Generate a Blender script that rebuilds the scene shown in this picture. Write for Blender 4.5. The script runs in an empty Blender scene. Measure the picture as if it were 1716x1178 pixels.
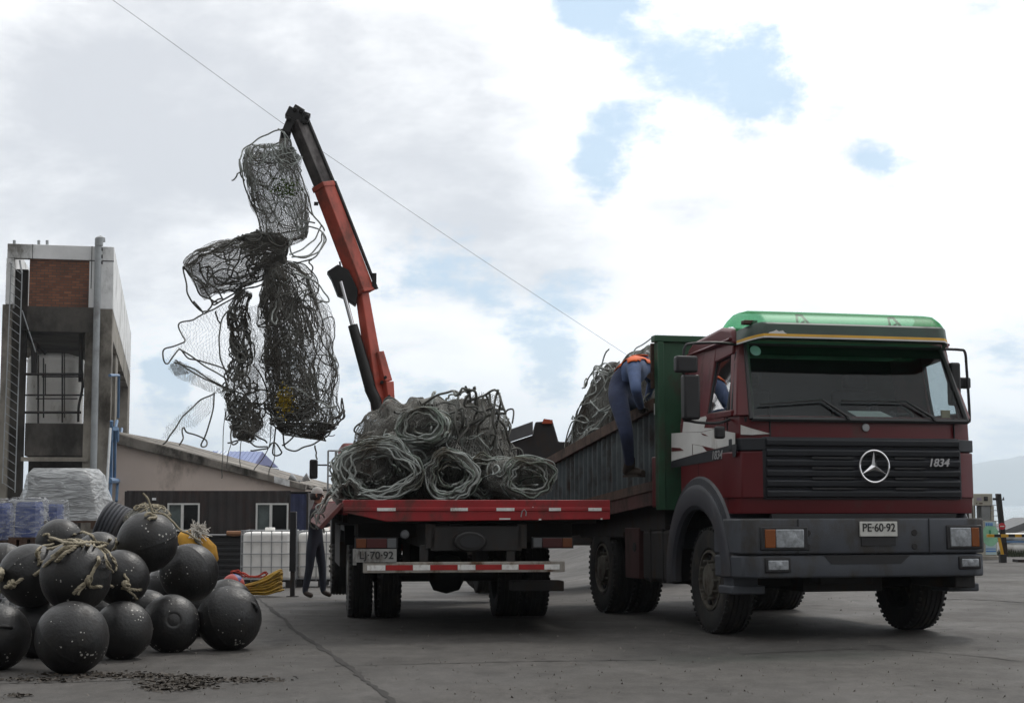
import bpy, bmesh, math, random
import numpy as np
from mathutils import Vector, Matrix, Euler
R = math.radians
random.seed(7); rng = np.random.default_rng(11)
S = bpy.context.scene
COL = S.collection
# ------------------------------------------------------------------ camera
F, CX, CY, H = 2700.0, 858.0, 589.0, 1.28
TH = math.atan((846 - 589) / F)
cd = bpy.data.cameras.new('camera'); cam = bpy.data.objects.new('camera', cd); COL.objects.link(cam)
cam.location = (0, 0, H); cam.rotation_euler = (R(90) + TH, 0, 0)
cd.sensor_width = 36; cd.lens = 36 * F / 1716; cd.clip_start = 0.1; cd.clip_end = 30000
S.camera = cam
S.render.resolution_x = 1024; S.render.resolution_y = 702
def ray(px, py):
    cx = (px - CX) / F; cy = -(py - CY) / F
    return Vector((cx, math.cos(TH) - cy * math.sin(TH), math.sin(TH) + cy * math.cos(TH)))
def P(px, py, Y):
    r = ray(px, py); return Vector((0, 0, H)) + r * (Y / r.y)
# ------------------------------------------------------------------ light
SUN_EL, SUN_AZ = R(52), R(28)          # azimuth measured from +Y towards +X
S.view_settings.view_transform = 'Standard'; S.view_settings.look = 'None'
S.view_settings.gamma = 1; S.view_settings.use_curve_mapping = False
S.view_settings.exposure = 0.0
sun_dir = Vector((math.cos(SUN_EL) * math.sin(SUN_AZ), math.cos(SUN_EL) * math.cos(SUN_AZ), math.sin(SUN_EL)))
sl = bpy.data.lights.new('sun', 'SUN'); sl.energy = 1.35; sl.angle = R(10); sl.color = (1, .96, .9)
so = bpy.data.objects.new('sun', sl); COL.objects.link(so); so.location = (20, 30, 60)
so.rotation_euler = (-sun_dir).to_track_quat('-Z', 'Y').to_euler()
W = bpy.data.worlds.new('World'); S.world = W; W.use_nodes = True
def build_world():
    nt = W.node_tree; N = nt.nodes; L = nt.links; N.clear()
    out = N.new('ShaderNodeOutputWorld'); bg = N.new('ShaderNodeBackground'); bg.inputs[1].default_value = 0.1
    L.new(bg.outputs[0], out.inputs[0])
    sky = N.new('ShaderNodeTexSky'); sky.sky_type = 'NISHITA'; sky.sun_disc = False
    sky.sun_elevation = SUN_EL; sky.sun_rotation = SUN_AZ; sky.dust_density = 2.0; sky.air_density = 1.0
    tc = N.new('ShaderNodeTexCoord')
    def math_(op, a, b=None, c=None, clamp=False):
        n = N.new('ShaderNodeMath'); n.operation = op; n.use_clamp = clamp
        for i, v in enumerate((a, b, c)):
            if v is None: continue
            if isinstance(v, (int, float)): n.inputs[i].default_value = v
            else: L.new(v, n.inputs[i])
        return n.outputs[0]
    sep = N.new('ShaderNodeSeparateXYZ'); L.new(tc.outputs['Generated'], sep.inputs[0])
    zz = math_('ADD', math_('MAXIMUM', sep.outputs[2], 0.0), 0.30)
    cmb = N.new('ShaderNodeCombineXYZ')
    L.new(math_('DIVIDE', sep.outputs[0], zz), cmb.inputs[0]); L.new(math_('DIVIDE', sep.outputs[1], zz), cmb.inputs[1])
    def noise(scale, det, rough, off, dist=0.0):
        mp = N.new('ShaderNodeMapping'); mp.inputs['Location'].default_value = off
        L.new(cmb.outputs[0], mp.inputs[0])
        n = N.new('ShaderNodeTexNoise'); n.inputs['Scale'].default_value = scale; n.inputs['Detail'].default_value = det
        n.inputs['Roughness'].default_value = rough; n.inputs['Distortion'].default_value = dist
        L.new(mp.outputs[0], n.inputs[0]); return n.outputs[0]
    n1 = noise(3.2, 9, .58, (3.1, 1.7, 0), .25); n2 = noise(9.5, 8, .6, (7.7, 2.2, 3)); n3 = noise(1.2, 5, .5, (1.0, 9.0, 5))
    wp = N.new('ShaderNodeTexNoise'); wp.inputs['Scale'].default_value = 9; wp.inputs['Detail'].default_value = 8; wp.inputs['Roughness'].default_value = .62; L.new(tc.outputs['Generated'], wp.inputs[0])
    wv = N.new('ShaderNodeVectorMath'); wv.operation = 'MULTIPLY_ADD'; L.new(wp.outputs['Color'], wv.inputs[0]); wv.inputs[1].default_value = (.12, .12, .09); wv.inputs[2].default_value = (-.06, -.06, -.045)
    wa = N.new('ShaderNodeVectorMath'); wa.operation = 'ADD'; L.new(wv.outputs[0], wa.inputs[0]); L.new(tc.outputs['Generated'], wa.inputs[1])
    def blob(px, py, rad, soft=1.0):
        d = ray(px, py).normalized()
        vm = N.new('ShaderNodeVectorMath'); vm.operation = 'DISTANCE'; L.new(wa.outputs[0], vm.inputs[0])
        vm.inputs[1].default_value = d
        return math_('MAXIMUM', math_('SUBTRACT', 1.0, math_('DIVIDE', vm.outputs['Value'], rad / F)), 0.0)
    def total(bl):
        t = bl[0]
        for b in bl[1:]: t = math_('ADD', t, b)
        return t
    holes = total([blob(*b) for b in [(1045, 40, 150), (1000, 10, 110), (1150, 150, 130), (1230, 110, 130), (1300, 110, 100), (1020, 240, 150),
                   (1045, 285, 120), (1483, 285, 85), (690, 465, 90), (800, 475, 90), (880, 560, 120), (990, 500, 110), (910, 605, 100), (250, 610, 110), (300, 640, 100),
                   (280, 730, 140), (560, 740, 110), (690, 640, 80), (1650, 610, 100), (1690, 780, 150), (600, 690, 100)]])
    # open blue = holes broken up by the cloud noise; elsewhere overcast with some general gaps behind the camera
    br = math_('ADD', math_('MULTIPLY', n1, 1.9), math_('MULTIPLY', n2, 1.3))
    gap = math_('SUBTRACT', math_('ADD', math_('MULTIPLY', holes, 1.45), math_('MULTIPLY', math_('SUBTRACT', br, 1.6), 2.0)), 0.60)
    mask = N.new('ShaderNodeMapRange'); mask.interpolation_type = 'SMOOTHSTEP'
    L.new(gap, mask.inputs[0]); mask.inputs[1].default_value = 0.0; mask.inputs[2].default_value = 1.15; mask.inputs[4].default_value = .85
    # grey bellies
    dark = total([blob(*b) for b in [(60, 120, 420), (260, 260, 420), (120, 330, 360), (520, 60, 380), (330, 80, 330), (780, 130, 190), (820, 350, 220),
                  (1000, 400, 260), (640, 330, 260)]])
    dk = math_('ADD', math_('MULTIPLY', dark, .50), math_('MULTIPLY', math_('SUBTRACT', n1, .5), 2.3))
    dk = math_('ADD', dk, math_('MULTIPLY', math_('SUBTRACT', n2, .5), .8))
    dk = math_('ADD', dk, math_('MULTIPLY', math_('SUBTRACT', n3, .5), .7))
    dmr = N.new('ShaderNodeMapRange'); dmr.interpolation_type = 'SMOOTHSTEP'
    L.new(dk, dmr.inputs[0]); dmr.inputs[1].default_value = -.25; dmr.inputs[2].default_value = 1.15
    # the overcast is brighter towards the hidden sun and duller on the far side of the sky
    vd = N.new('ShaderNodeVectorMath'); vd.operation = 'DOT_PRODUCT'; L.new(tc.outputs['Generated'], vd.inputs[0]); vd.inputs[1].default_value = sun_dir
    side = N.new('ShaderNodeMapRange'); side.interpolation_type = 'SMOOTHSTEP'
    L.new(vd.outputs['Value'], side.inputs[0]); side.inputs[1].default_value = -.35; side.inputs[2].default_value = .62
    side.inputs[3].default_value = 2.9; side.inputs[4].default_value = 13.6
    cl = N.new('ShaderNodeMixRGB'); L.new(dmr.outputs[0], cl.inputs[0])
    cl.inputs[1].default_value = (1, 1, 1.0, 1); cl.inputs[2].default_value = (.50, .515, .55, 1)
    cl2 = N.new('ShaderNodeVectorMath'); cl2.operation = 'SCALE'; L.new(cl.outputs[0], cl2.inputs[0]); L.new(side.outputs[0], cl2.inputs['Scale'])
    blue = N.new('ShaderNodeVectorMath'); blue.operation = 'MULTIPLY_ADD'; L.new(sky.outputs[0], blue.inputs[0])
    blue.inputs[1].default_value = (.25, .25, .22); blue.inputs[2].default_value = (3.0, 5.0, 7.2)
    mix = N.new('ShaderNodeMixRGB'); L.new(mask.outputs[0], mix.inputs[0]); L.new(cl2.outputs[0], mix.inputs[1]); L.new(blue.outputs[0], mix.inputs[2])
    L.new(mix.outputs[0], bg.inputs[0])
build_world()
# ------------------------------------------------------------------ helpers
def tag(o, label=None, cat=None, group=None, kind=None):
    if label: o['label'] = label
    if cat: o['category'] = cat
    if group: o['group'] = group
    if kind: o['kind'] = kind
    return o
def thing(name, label, cat, loc=(0, 0, 0), rot=(0, 0, 0), group=None):
    o = bpy.data.objects.new(name, None); COL.objects.link(o); o.empty_display_size = .2
    o.location = loc; o.rotation_euler = rot
    return tag(o, label, cat, group)
def mat(name, col, rough=.6, metal=0.0, var=.25, scale=3.0, dirt=None, dirt_amt=.35, dscale=1.3, bump=.0, bscale=40., spec=.5, coat=0, speck=None):
    m = bpy.data.materials.new(name); m.use_nodes = True; nt = m.node_tree; N = nt.nodes; L = nt.links
    b = N['Principled BSDF']; b.inputs['Roughness'].default_value = rough; b.inputs['Metallic'].default_value = metal
    b.inputs['Specular IOR Level'].default_value = spec; b.inputs['Coat Weight'].default_value = coat; b.inputs['Coat Roughness'].default_value = .15
    tc = N.new('ShaderNodeTexCoord')
    n = N.new('ShaderNodeTexNoise'); n.inputs['Scale'].default_value = scale; n.inputs['Detail'].default_value = 7; n.inputs['Roughness'].default_value = .62
    L.new(tc.outputs['Object'], n.inputs[0])
    mr = N.new('ShaderNodeMapRange'); L.new(n.outputs[0], mr.inputs[0]); mr.inputs[1].default_value = .3; mr.inputs[2].default_value = .7
    mr.inputs[3].default_value = 1 - var; mr.inputs[4].default_value = 1 + var
    vs = N.new('ShaderNodeVectorMath'); vs.operation = 'SCALE'; vs.inputs[0].default_value = col[:3]; L.new(mr.outputs[0], vs.inputs['Scale'])
    last = vs.outputs[0]
    if dirt is not None:
        n2 = N.new('ShaderNodeTexNoise'); n2.inputs['Scale'].default_value = dscale; n2.inputs['Detail'].default_value = 9; n2.inputs['Roughness'].default_value = .68
        mp = N.new('ShaderNodeMapping'); mp.inputs['Location'].default_value = (5.2, 1.3, 2.2); mp.inputs['Scale'].default_value = (1, 1, .55)
        L.new(tc.outputs['Object'], mp.inputs[0]); L.new(mp.outputs[0], n2.inputs[0])
        m2 = N.new('ShaderNodeMapRange'); m2.interpolation_type = 'SMOOTHSTEP'; L.new(n2.outputs[0], m2.inputs[0])
        m2.inputs[1].default_value = .62 - dirt_amt * .4; m2.inputs[2].default_value = .78 - dirt_amt * .2
        mx = N.new('ShaderNodeMixRGB'); L.new(m2.outputs[0], mx.inputs[0]); L.new(last, mx.inputs[1]); mx.inputs[2].default_value = (*dirt, 1)
        last = mx.outputs[0]
        rr = N.new('ShaderNodeMapRange'); L.new(m2.outputs[0], rr.inputs[0]); rr.inputs[3].default_value = rough; rr.inputs[4].default_value = min(1, rough + .3)
        L.new(rr.outputs[0], b.inputs['Roughness'])
    if speck is not None:
        v = N.new('ShaderNodeTexVoronoi'); v.inputs['Scale'].default_value = speck[1]; L.new(tc.outputs['Object'], v.inputs[0])
        n3 = N.new('ShaderNodeTexNoise'); n3.inputs['Scale'].default_value = speck[1] * .22; n3.inputs['Detail'].default_value = 3; L.new(tc.outputs['Object'], n3.inputs[0])
        th = N.new('ShaderNodeMath'); th.operation = 'MULTIPLY_ADD'; L.new(n3.outputs[0], th.inputs[0]); th.inputs[1].default_value = speck[2]; th.inputs[2].default_value = -speck[2] * speck[3]
        lt = N.new('ShaderNodeMath'); lt.operation = 'LESS_THAN'; L.new(v.outputs[0], lt.inputs[0]); L.new(th.outputs[0], lt.inputs[1])
        mx = N.new('ShaderNodeMixRGB'); L.new(lt.outputs[0], mx.inputs[0]); L.new(last, mx.inputs[1]); mx.inputs[2].default_value = (*speck[0], 1)
        last = mx.outputs[0]
    L.new(last, b.inputs['Base Color'])
    if bump:
        bn = N.new('ShaderNodeTexNoise'); bn.inputs['Scale'].default_value = bscale; bn.inputs['Detail'].default_value = 6; L.new(tc.outputs['Object'], bn.inputs[0])
        bp = N.new('ShaderNodeBump'); bp.inputs['Strength'].default_value = bump; bp.inputs['Distance'].default_value = .02
        L.new(bn.outputs[0], bp.inputs['Height']); L.new(bp.outputs[0], b.inputs['Normal'])
    return m
class MB:
    def __init__(s): s.v = []; s.f = []
    def add(s, vs, fs):
        o = len(s.v); s.v += [tuple(v) for v in vs]; s.f += [tuple(i + o for i in f) for f in fs]; return s
    def box(s, a, b):
        x0, y0, z0 = a; x1, y1, z1 = b
        return s.add([(x0, y0, z0), (x1, y0, z0), (x1, y1, z0), (x0, y1, z0), (x0, y0, z1), (x1, y0, z1), (x1, y1, z1), (x0, y1, z1)],
                     [(0, 3, 2, 1), (4, 5, 6, 7), (0, 1, 5, 4), (1, 2, 6, 5), (2, 3, 7, 6), (3, 0, 4, 7)])
    def cbox(s, c, d, M=None):
        d = [k / 2 for k in d]; vs = [Vector((sx * d[0], sy * d[1], sz * d[2])) for sz in (-1, 1) for sx, sy in ((-1, -1), (1, -1), (1, 1), (-1, 1))]
        if M is not None: vs = [M @ v for v in vs]
        return s.add([v + Vector(c) for v in vs], [(0, 3, 2, 1), (4, 5, 6, 7), (0, 1, 5, 4), (1, 2, 6, 5), (2, 3, 7, 6), (3, 0, 4, 7)])
    def prism(s, poly, vec):
        n = len(poly); a = [Vector(p) for p in poly]; b = [p + Vector(vec) for p in a]
        nn = Vector((0, 0, 0))
        for i in range(n): nn += a[i].cross(a[(i + 1) % n])
        if nn.dot(Vector(vec)) > 0: a, b = b, a
        fs = [tuple(range(n)), tuple(range(2 * n - 1, n - 1, -1))] + [(i, n + i, n + (i + 1) % n, (i + 1) % n) for i in range(n)]
        return s.add(a + b, fs)
    def tube(s, pts, r, n=8, cap=True, closed=False):
        p = np.array([list(q) for q in pts], float); m = len(p)
        rr = np.full(m, r, float) if np.isscalar(r) else np.array(r, float)
        if closed: t = np.roll(p, -1, 0) - np.roll(p, 1, 0)
        else: t = np.gradient(p, axis=0)
        t /= np.maximum(np.linalg.norm(t, axis=1, keepdims=True), 1e-9)
        up = np.array([0, 0, 1.]) if abs(t[0, 2]) < .9 else np.array([1., 0, 0])
        fr = []; u = np.cross(t[0], up); u /= np.linalg.norm(u)
        for i in range(m):
            u = u - t[i] * (u @ t[i]); k = np.linalg.norm(u)
            if k < 1e-6: u = np.cross(t[i], [.3, .5, .8]); k = np.linalg.norm(u)
            u = u / k; fr.append((u, np.cross(t[i], u)))
        vs = []; 
        for i in range(m):
            for k in range(n):
                a = 2 * math.pi * k / n; vs.append(p[i] + rr[i] * (math.cos(a) * fr[i][0] + math.sin(a) * fr[i][1]))
        fs = []
        for i in range(m if closed else m - 1):
            j = (i + 1) % m
            for k in range(n): fs.append((i * n + k, i * n + (k + 1) % n, j * n + (k + 1) % n, j * n + k))
        if cap and not closed: fs += [tuple(range(n - 1, -1, -1)), tuple((m - 1) * n + k for k in range(n))]
        return s.add(vs, fs)
    def cyl(s, a, b, r, r2=None, n=16): return s.tube([a, b], [r, r if r2 is None else r2], n)
    def lathe(s, prof, c=(0, 0, 0), axis='z', n=32, closed=False):
        vs = []; m = len(prof)
        for i in range(n):
            a = 2 * math.pi * i / n; ca, sa = math.cos(a), math.sin(a)
            for r, h in prof:
                q = {'z': (r * ca, r * sa, h), 'x': (h, r * ca, r * sa), 'y': (r * sa, h, r * ca)}[axis]
                vs.append((q[0] + c[0], q[1] + c[1], q[2] + c[2]))
        fs = [(i * m + j, ((i + 1) % n) * m + j, ((i + 1) % n) * m + j + 1, i * m + j + 1) for i in range(n) for j in range(m - 1)]
        return s.add(vs, fs)
    def xf(s, M): s.v = [tuple(M @ Vector(v)) for v in s.v]; return s
    def build(s, name, m, parent=None, smooth=False, bevel=0, seg=2, ang=30):
        me = bpy.data.meshes.new(name); me.from_pydata(s.v, [], s.f); me.update()
        return finish(name, me, m, parent, smooth, bevel, seg, ang)
def finish(name, me, m, parent=None, smooth=False, bevel=0, seg=2, ang=30, recalc=True):
    if recalc:
        bm = bmesh.new(); bm.from_mesh(me); bmesh.ops.recalc_face_normals(bm, faces=bm.faces); bm.to_mesh(me); bm.free()
    for k in (m if isinstance(m, (list, tuple)) else [m]): me.materials.append(k)
    if smooth:
        me.polygons.foreach_set('use_smooth', [True] * len(me.polygons))
        if smooth != 'all': me.set_sharp_from_angle(angle=R(smooth if smooth is not True else 40))
    o = bpy.data.objects.new(name, me); COL.objects.link(o)
    if parent: o.parent = parent
    if bevel:
        b = o.modifiers.new('bevel', 'BEVEL'); b.width = bevel; b.segments = seg; b.limit_method = 'ANGLE'; b.angle_limit = R(ang); b.harden_normals = False
        if not smooth:
            me.polygons.foreach_set('use_smooth', [True] * len(me.polygons)); me.set_sharp_from_angle(angle=R(35))
    return o
def np_mesh(name, V, Q, m, parent=None):
    me = bpy.data.meshes.new(name); V = np.asarray(V, np.float32); Q = np.asarray(Q, np.int32)
    me.vertices.add(len(V)); me.vertices.foreach_set('co', V.ravel())
    me.loops.add(Q.size); me.loops.foreach_set('vertex_index', Q.ravel())
    me.polygons.add(len(Q)); me.polygons.foreach_set('loop_start', np.arange(0, Q.size, Q.shape[1], dtype=np.int32))
    me.update(calc_edges=True); me.validate()
    return finish(name, me, m, parent, recalc=False)
def segs_mesh(A, B, r):
    A = np.asarray(A); B = np.asarray(B); t = B - A; ln = np.linalg.norm(t, axis=1); k = ln > 1e-5; A, B, t, ln = A[k], B[k], t[k], ln[k]
    t /= ln[:, None]; ref = np.where(np.abs(t[:, 2:3]) < .9, [[0, 0, 1.]], [[1., 0, 0]])
    u = np.cross(t, ref); u /= np.linalg.norm(u, axis=1, keepdims=True); w = np.cross(t, u)
    vs = []
    for E_ in (A, B):
        for q in range(3):
            a = 2 * math.pi * q / 3; vs.append(E_ + r * (math.cos(a) * u + math.sin(a) * w))
    V = np.stack(vs, 1).reshape(-1, 3); n = len(A); base = (np.arange(n) * 6)[:, None]
    Q = np.concatenate([base + np.array([[q, (q + 1) % 3, 3 + (q + 1) % 3, 3 + q]]) for q in range(3)])
    return V, Q
def join(parts):
    Vs, Qs, o = [], [], 0
    for V, Q in parts: Vs.append(V); Qs.append(Q + o); o += len(V)
    return np.concatenate(Vs), np.concatenate(Qs)
def catmull(p, k=6, closed=False):
    p = np.asarray(p, float); n = len(p); out = []
    for i in range(n if closed else n - 1):
        g = [p[(i + d) % n] if closed else p[min(max(i + d, 0), n - 1)] for d in (-1, 0, 1, 2)]
        for s in np.arange(k) / k:
            out.append(.5 * (2 * g[1] + (g[2] - g[0]) * s + (2 * g[0] - 5 * g[1] + 4 * g[2] - g[3]) * s * s + (-g[0] + 3 * g[1] - 3 * g[2] + g[3]) * s ** 3))
    if not closed: out.append(p[-1])
    return np.array(out)
def text_mesh(txt, size, name, m, parent, M, depth=.002, sx=1.0, shear=0.0, bold=0.0):
    c = bpy.data.curves.new('t', 'FONT'); c.body = txt; c.size = size; c.extrude = depth; c.align_x = 'CENTER'; c.align_y = 'CENTER'; c.shear = shear; c.offset = bold
    t = bpy.data.objects.new('t', c); COL.objects.link(t)
    dg = bpy.context.evaluated_depsgraph_get(); me = bpy.data.meshes.new_from_object(t.evaluated_get(dg))
    bpy.data.objects.remove(t); me.materials.clear(); me.transform(M @ Matrix.Diagonal((sx, 1, 1, 1)))
    me.name = name
    return finish(name, me, m, parent)
def noise3(p, s, seed=0):
    from mathutils import noise as N_
    return N_.noise(Vector(p) * s + Vector((seed * 7.3, seed * 3.1, seed)))
# ------------------------------------------------------------------ materials
M_ = {}
M_['red'] = mat('red_cab_paint', (.095, .005, .008), .36, var=.12, scale=2, dirt=(.06, .03, .026), dirt_amt=.22, dscale=3.5, spec=.45)
M_['red_bed'] = mat('red_bed_paint', (.28, .010, .014), .5, var=.25, scale=3, dirt=(.09, .03, .025), dirt_amt=.42, dscale=4)
M_['green'] = mat('green_board_paint', (.018, .075, .035), .6, var=.25, scale=2, dirt=(.05, .05, .035), dirt_amt=.3, dscale=3)
M_['grille'] = mat('dark_grille_plastic', (.014, .016, .021), .55, var=.2)
M_['bumper'] = mat('grey_bumper_plastic', (.052, .058, .070), .62, var=.16, scale=2.5, dirt=(.05, .045, .04), dirt_amt=.4, dscale=3, bump=.15, bscale=120)
M_['fender'] = mat('grey_fender_plastic', (.038, .041, .05), .5, var=.2, dirt=(.06, .05, .045), dirt_amt=.3)
M_['black'] = mat('black_plastic', (.012, .012, .014), .5, var=.2)
M_['dark'] = mat('dark_chassis_steel', (.016, .015, .015), .75, var=.35, dirt=(.04, .026, .018), dirt_amt=.35, dscale=4)
M_['tyre'] = mat('tyre_rubber', (.017, .017, .017), .85, var=.3, scale=5, dirt=(.05, .042, .035), dirt_amt=.35, dscale=6, bump=.3, bscale=60)
M_['rim'] = mat('dirty_wheel_rim', (.10, .094, .078), .6, var=.3, scale=8, dirt=(.045, .03, .02), dirt_amt=.5, dscale=7)
M_['rust'] = mat('rusty_rail_steel', (.075, .042, .028), .8, var=.4, scale=6, dirt=(.03, .02, .016), dirt_amt=.45, dscale=5, bump=.3)
M_['boardsteel'] = mat('grey_corrugated_steel', (.085, .105, .112), .55, .2, var=.3, scale=2.5, dirt=(.045, .035, .03), dirt_amt=.4, dscale=4)
M_['white'] = mat('white_paint', (.62, .62, .60), .5, var=.1, dirt=(.25, .22, .18), dirt_amt=.25)
M_['whiteplastic'] = mat('white_tank_plastic', (.80, .79, .76), .55, var=.08, dirt=(.33, .30, .25), dirt_amt=.2)
M_['chrome'] = mat('chrome', (.75, .75, .77), .12, 1.0, var=.05)
M_['steel'] = mat('galvanised_steel', (.32, .33, .34), .5, .6, var=.2)
M_['amber'] = mat('amber_lens', (.20, .055, .008), .25, var=.1)
M_['redlens'] = mat('red_lens', (.12, .008, .008), .3, var=.1)
M_['amber_dim'] = mat('shaded_amber_lens', (.11, .028, .005), .4, var=.2)  # tail lens colours, this and the next two, carry the shade beneath the flatbed
M_['red_dim'] = mat('shaded_red_lens', (.05, .005, .005), .4, var=.2)
M_['lens_dim'] = mat('shaded_clear_lens', (.09, .095, .10), .4, var=.2)
M_['tape_white'] = mat('white_reflective_tape', (.72, .72, .70), .4, var=.15, scale=15, dirt=(.3, .25, .2), dirt_amt=.3, dscale=12)
M_['tape_red'] = mat('red_reflective_tape', (.32, .015, .015), .4, var=.15, scale=12)
M_['yellow'] = mat('yellow_paint', (.55, .30, .02), .5, var=.15)
M_['plate'] = mat('plate_white', (.55, .55, .52), .45, var=.12, scale=9, dirt=(.3, .27, .22), dirt_amt=.25, dscale=9)
M_['plate_ink'] = mat('plate_black_ink', (.015, .015, .015), .5)
M_['platedirty'] = mat('plate_dirty_white', (.26, .26, .25), .6, var=.2, scale=9, dirt=(.1, .09, .08), dirt_amt=.4, dscale=9)
M_['silver_letter'] = mat('silver_lettering', (.45, .45, .46), .35, .5, var=.05)
M_['orange_crane'] = mat('orange_red_crane_paint', (.42, .065, .038), .5, var=.18, scale=3, dirt=(.16, .055, .04), dirt_amt=.42, dscale=3.5)
M_['hyd'] = mat('black_hydraulic_steel', (.018, .017, .017), .45, .3, var=.3)
M_['boom_inner'] = mat('worn_inner_boom_steel', (.09, .08, .078), .5, .3, var=.5, scale=5, dirt=(.025, .02, .02), dirt_amt=.5, dscale=3)
M_['rope'] = mat('grey_green_rope', (.36, .39, .37), .85, var=.35, scale=6, dirt=(.09, .08, .06), dirt_amt=.45, dscale=4, bump=.5, bscale=150)
M_['rope_dark'] = mat('shaded_dark_rope', (.14, .142, .13), .9, var=.35, scale=5, dirt=(.035, .028, .02), dirt_amt=.45, dscale=3)  # darker copy of the rope, shadow and backlight put into its colour
M_['rope_green'] = mat('faded_green_rope', (.18, .215, .185), .9, var=.3, scale=6, dirt=(.08, .075, .055), dirt_amt=.5, dscale=4)
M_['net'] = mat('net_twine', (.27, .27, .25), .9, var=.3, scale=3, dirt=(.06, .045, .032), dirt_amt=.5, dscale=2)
M_['net_dark'] = mat('shaded_net_twine', (.15, .142, .125), .9, var=.35, scale=3)  # darker copy of net_twine, backlit look put into the colour
M_['ropelight'] = mat('pale_frayed_rope', (.33, .29, .21), .9, var=.3, scale=12, dirt=(.16, .14, .09), dirt_amt=.4, dscale=9, bump=.6, bscale=120)
M_['buoy'] = mat('black_buoy_plastic', (.006, .006, .0066), .44, var=.6, scale=9, dirt=(.016, .0135, .0115), dirt_amt=.45, dscale=4.5, bump=.2, bscale=45, spec=.5, speck=((.42, .41, .38), 30, 1.5, .49))
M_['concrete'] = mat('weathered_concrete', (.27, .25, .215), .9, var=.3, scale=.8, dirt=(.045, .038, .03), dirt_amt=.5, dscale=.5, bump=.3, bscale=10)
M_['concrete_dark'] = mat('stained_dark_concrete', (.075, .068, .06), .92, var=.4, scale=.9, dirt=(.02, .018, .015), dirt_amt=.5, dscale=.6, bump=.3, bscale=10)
M_['whiteconc'] = mat('whitewashed_concrete', (.76, .77, .77), .85, var=.15, scale=.8, dirt=(.17, .165, .15), dirt_amt=.36, dscale=1.2)
M_['fascia'] = mat('mossy_roof_fascia', (.28, .255, .225), .9, var=.3, scale=1.2, dirt=(.03, .027, .022), dirt_amt=.6, dscale=1.0)
M_['render'] = mat('beige_pink_render', (.74, .63, .56), .9, var=.07, scale=.5, dirt=(.24, .19, .16), dirt_amt=.3, dscale=.5)
M_['container'] = mat('dark_brown_container_steel', (.022, .017, .016), .65, var=.4, scale=1.0, dirt=(.05, .025, .02), dirt_amt=.4, dscale=1.2)
M_['blueroof'] = mat('blue_roof_sheet', (.10, .15, .34), .5, var=.12)
M_['blueroof_dark'] = mat('dark_blue_wall_sheet', (.035, .045, .16), .6, var=.15)
M_['skylight'] = mat('pale_roof_sheet', (.55, .60, .66), .6)
M_['bluepipe'] = mat('blue_pipe_paint', (.10, .19, .33), .5, var=.2)
M_['greypipe'] = mat('pale_grey_pipe', (.33, .35, .36), .55, var=.15, dirt=(.15, .14, .13), dirt_amt=.3)
M_['yellowrope'] = mat('yellow_rope', (.33, .20, .025), .85, var=.3, scale=8)
M_['yellowbag'] = mat('yellow_bag_fabric', (.55, .29, .03), .8, var=.15, dirt=(.2, .1, .02), dirt_amt=.3)
M_['fray'] = mat('white_frayed_fibre', (.60, .57, .52), .9, var=.15)
M_['cloth_blue'] = mat('blue_denim_shirt', (.065, .10, .20), .9, var=.18, scale=7, bump=.4, bscale=22)
M_['cloth_jean'] = mat('blue_jeans', (.024, .034, .075), .9, var=.25, scale=8, bump=.4, bscale=22)
M_['orange_cloth'] = mat('orange_vest_fabric', (.72, .12, .02), .75, var=.1)
M_['boot'] = mat('brown_boot_leather', (.035, .024, .018), .7, var=.3)
M_['glove'] = mat('dark_glove', (.025, .024, .022), .85)
M_['skin'] = mat('skin', (.28, .15, .10), .55, var=.08)
M_['hair'] = mat('dark_hair', (.012, .009, .008), .7)
M_['maroon'] = mat('maroon_shirt', (.06, .016, .018), .9, var=.15)
M_['blackcloth'] = mat('black_jacket_cloth', (.014, .014, .018), .9, var=.2)
M_['darkjean'] = mat('dark_jeans', (.014, .018, .03), .9, var=.2)
M_['seat'] = mat('grey_seat_fabric', (.05, .05, .055), .9)
def glass_mat(name, col, mixf, rough=.03):
    m = bpy.data.materials.new(name); m.use_nodes = True; nt = m.node_tree; N = nt.nodes; L = nt.links; N.clear()
    o = N.new('ShaderNodeOutputMaterial'); t = N.new('ShaderNodeBsdfTransparent'); t.inputs[0].default_value = (*col, 1)
    g = N.new('ShaderNodeBsdfGlossy'); g.inputs['Roughness'].default_value = rough; g.inputs[0].default_value = (1, 1, 1, 1)
    fr = N.new('ShaderNodeLayerWeight'); fr.inputs[0].default_value = .5
    pw = N.new('ShaderNodeMath'); pw.operation = 'POWER'; pw.inputs[1].default_value = 5; L.new(fr.outputs['Facing'], pw.inputs[0])
    mm = N.new('ShaderNodeMath'); mm.operation = 'MULTIPLY_ADD'; mm.inputs[1].default_value = .9; mm.inputs[2].default_value = mixf; L.new(pw.outputs[0], mm.inputs[0])
    mx = N.new('ShaderNodeMixShader'); L.new(mm.outputs[0], mx.inputs[0]); L.new(t.outputs[0], mx.inputs[1]); L.new(g.outputs[0], mx.inputs[2]); L.new(mx.outputs[0], o.inputs[0])
    return m
M_['glass'] = glass_mat('window_glass', (.80, .85, .86), .015)
M_['sideglass'] = glass_mat('side_window_glass', (.7, .76, .78), .34)
M_['lens'] = mat('headlight_glass', (.30, .32, .34), .15, .2, var=.3, scale=30)
M_['mirrorglass'] = mat('mirror_glass', (.6, .62, .64), .04, 1.0, var=.02)
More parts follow.
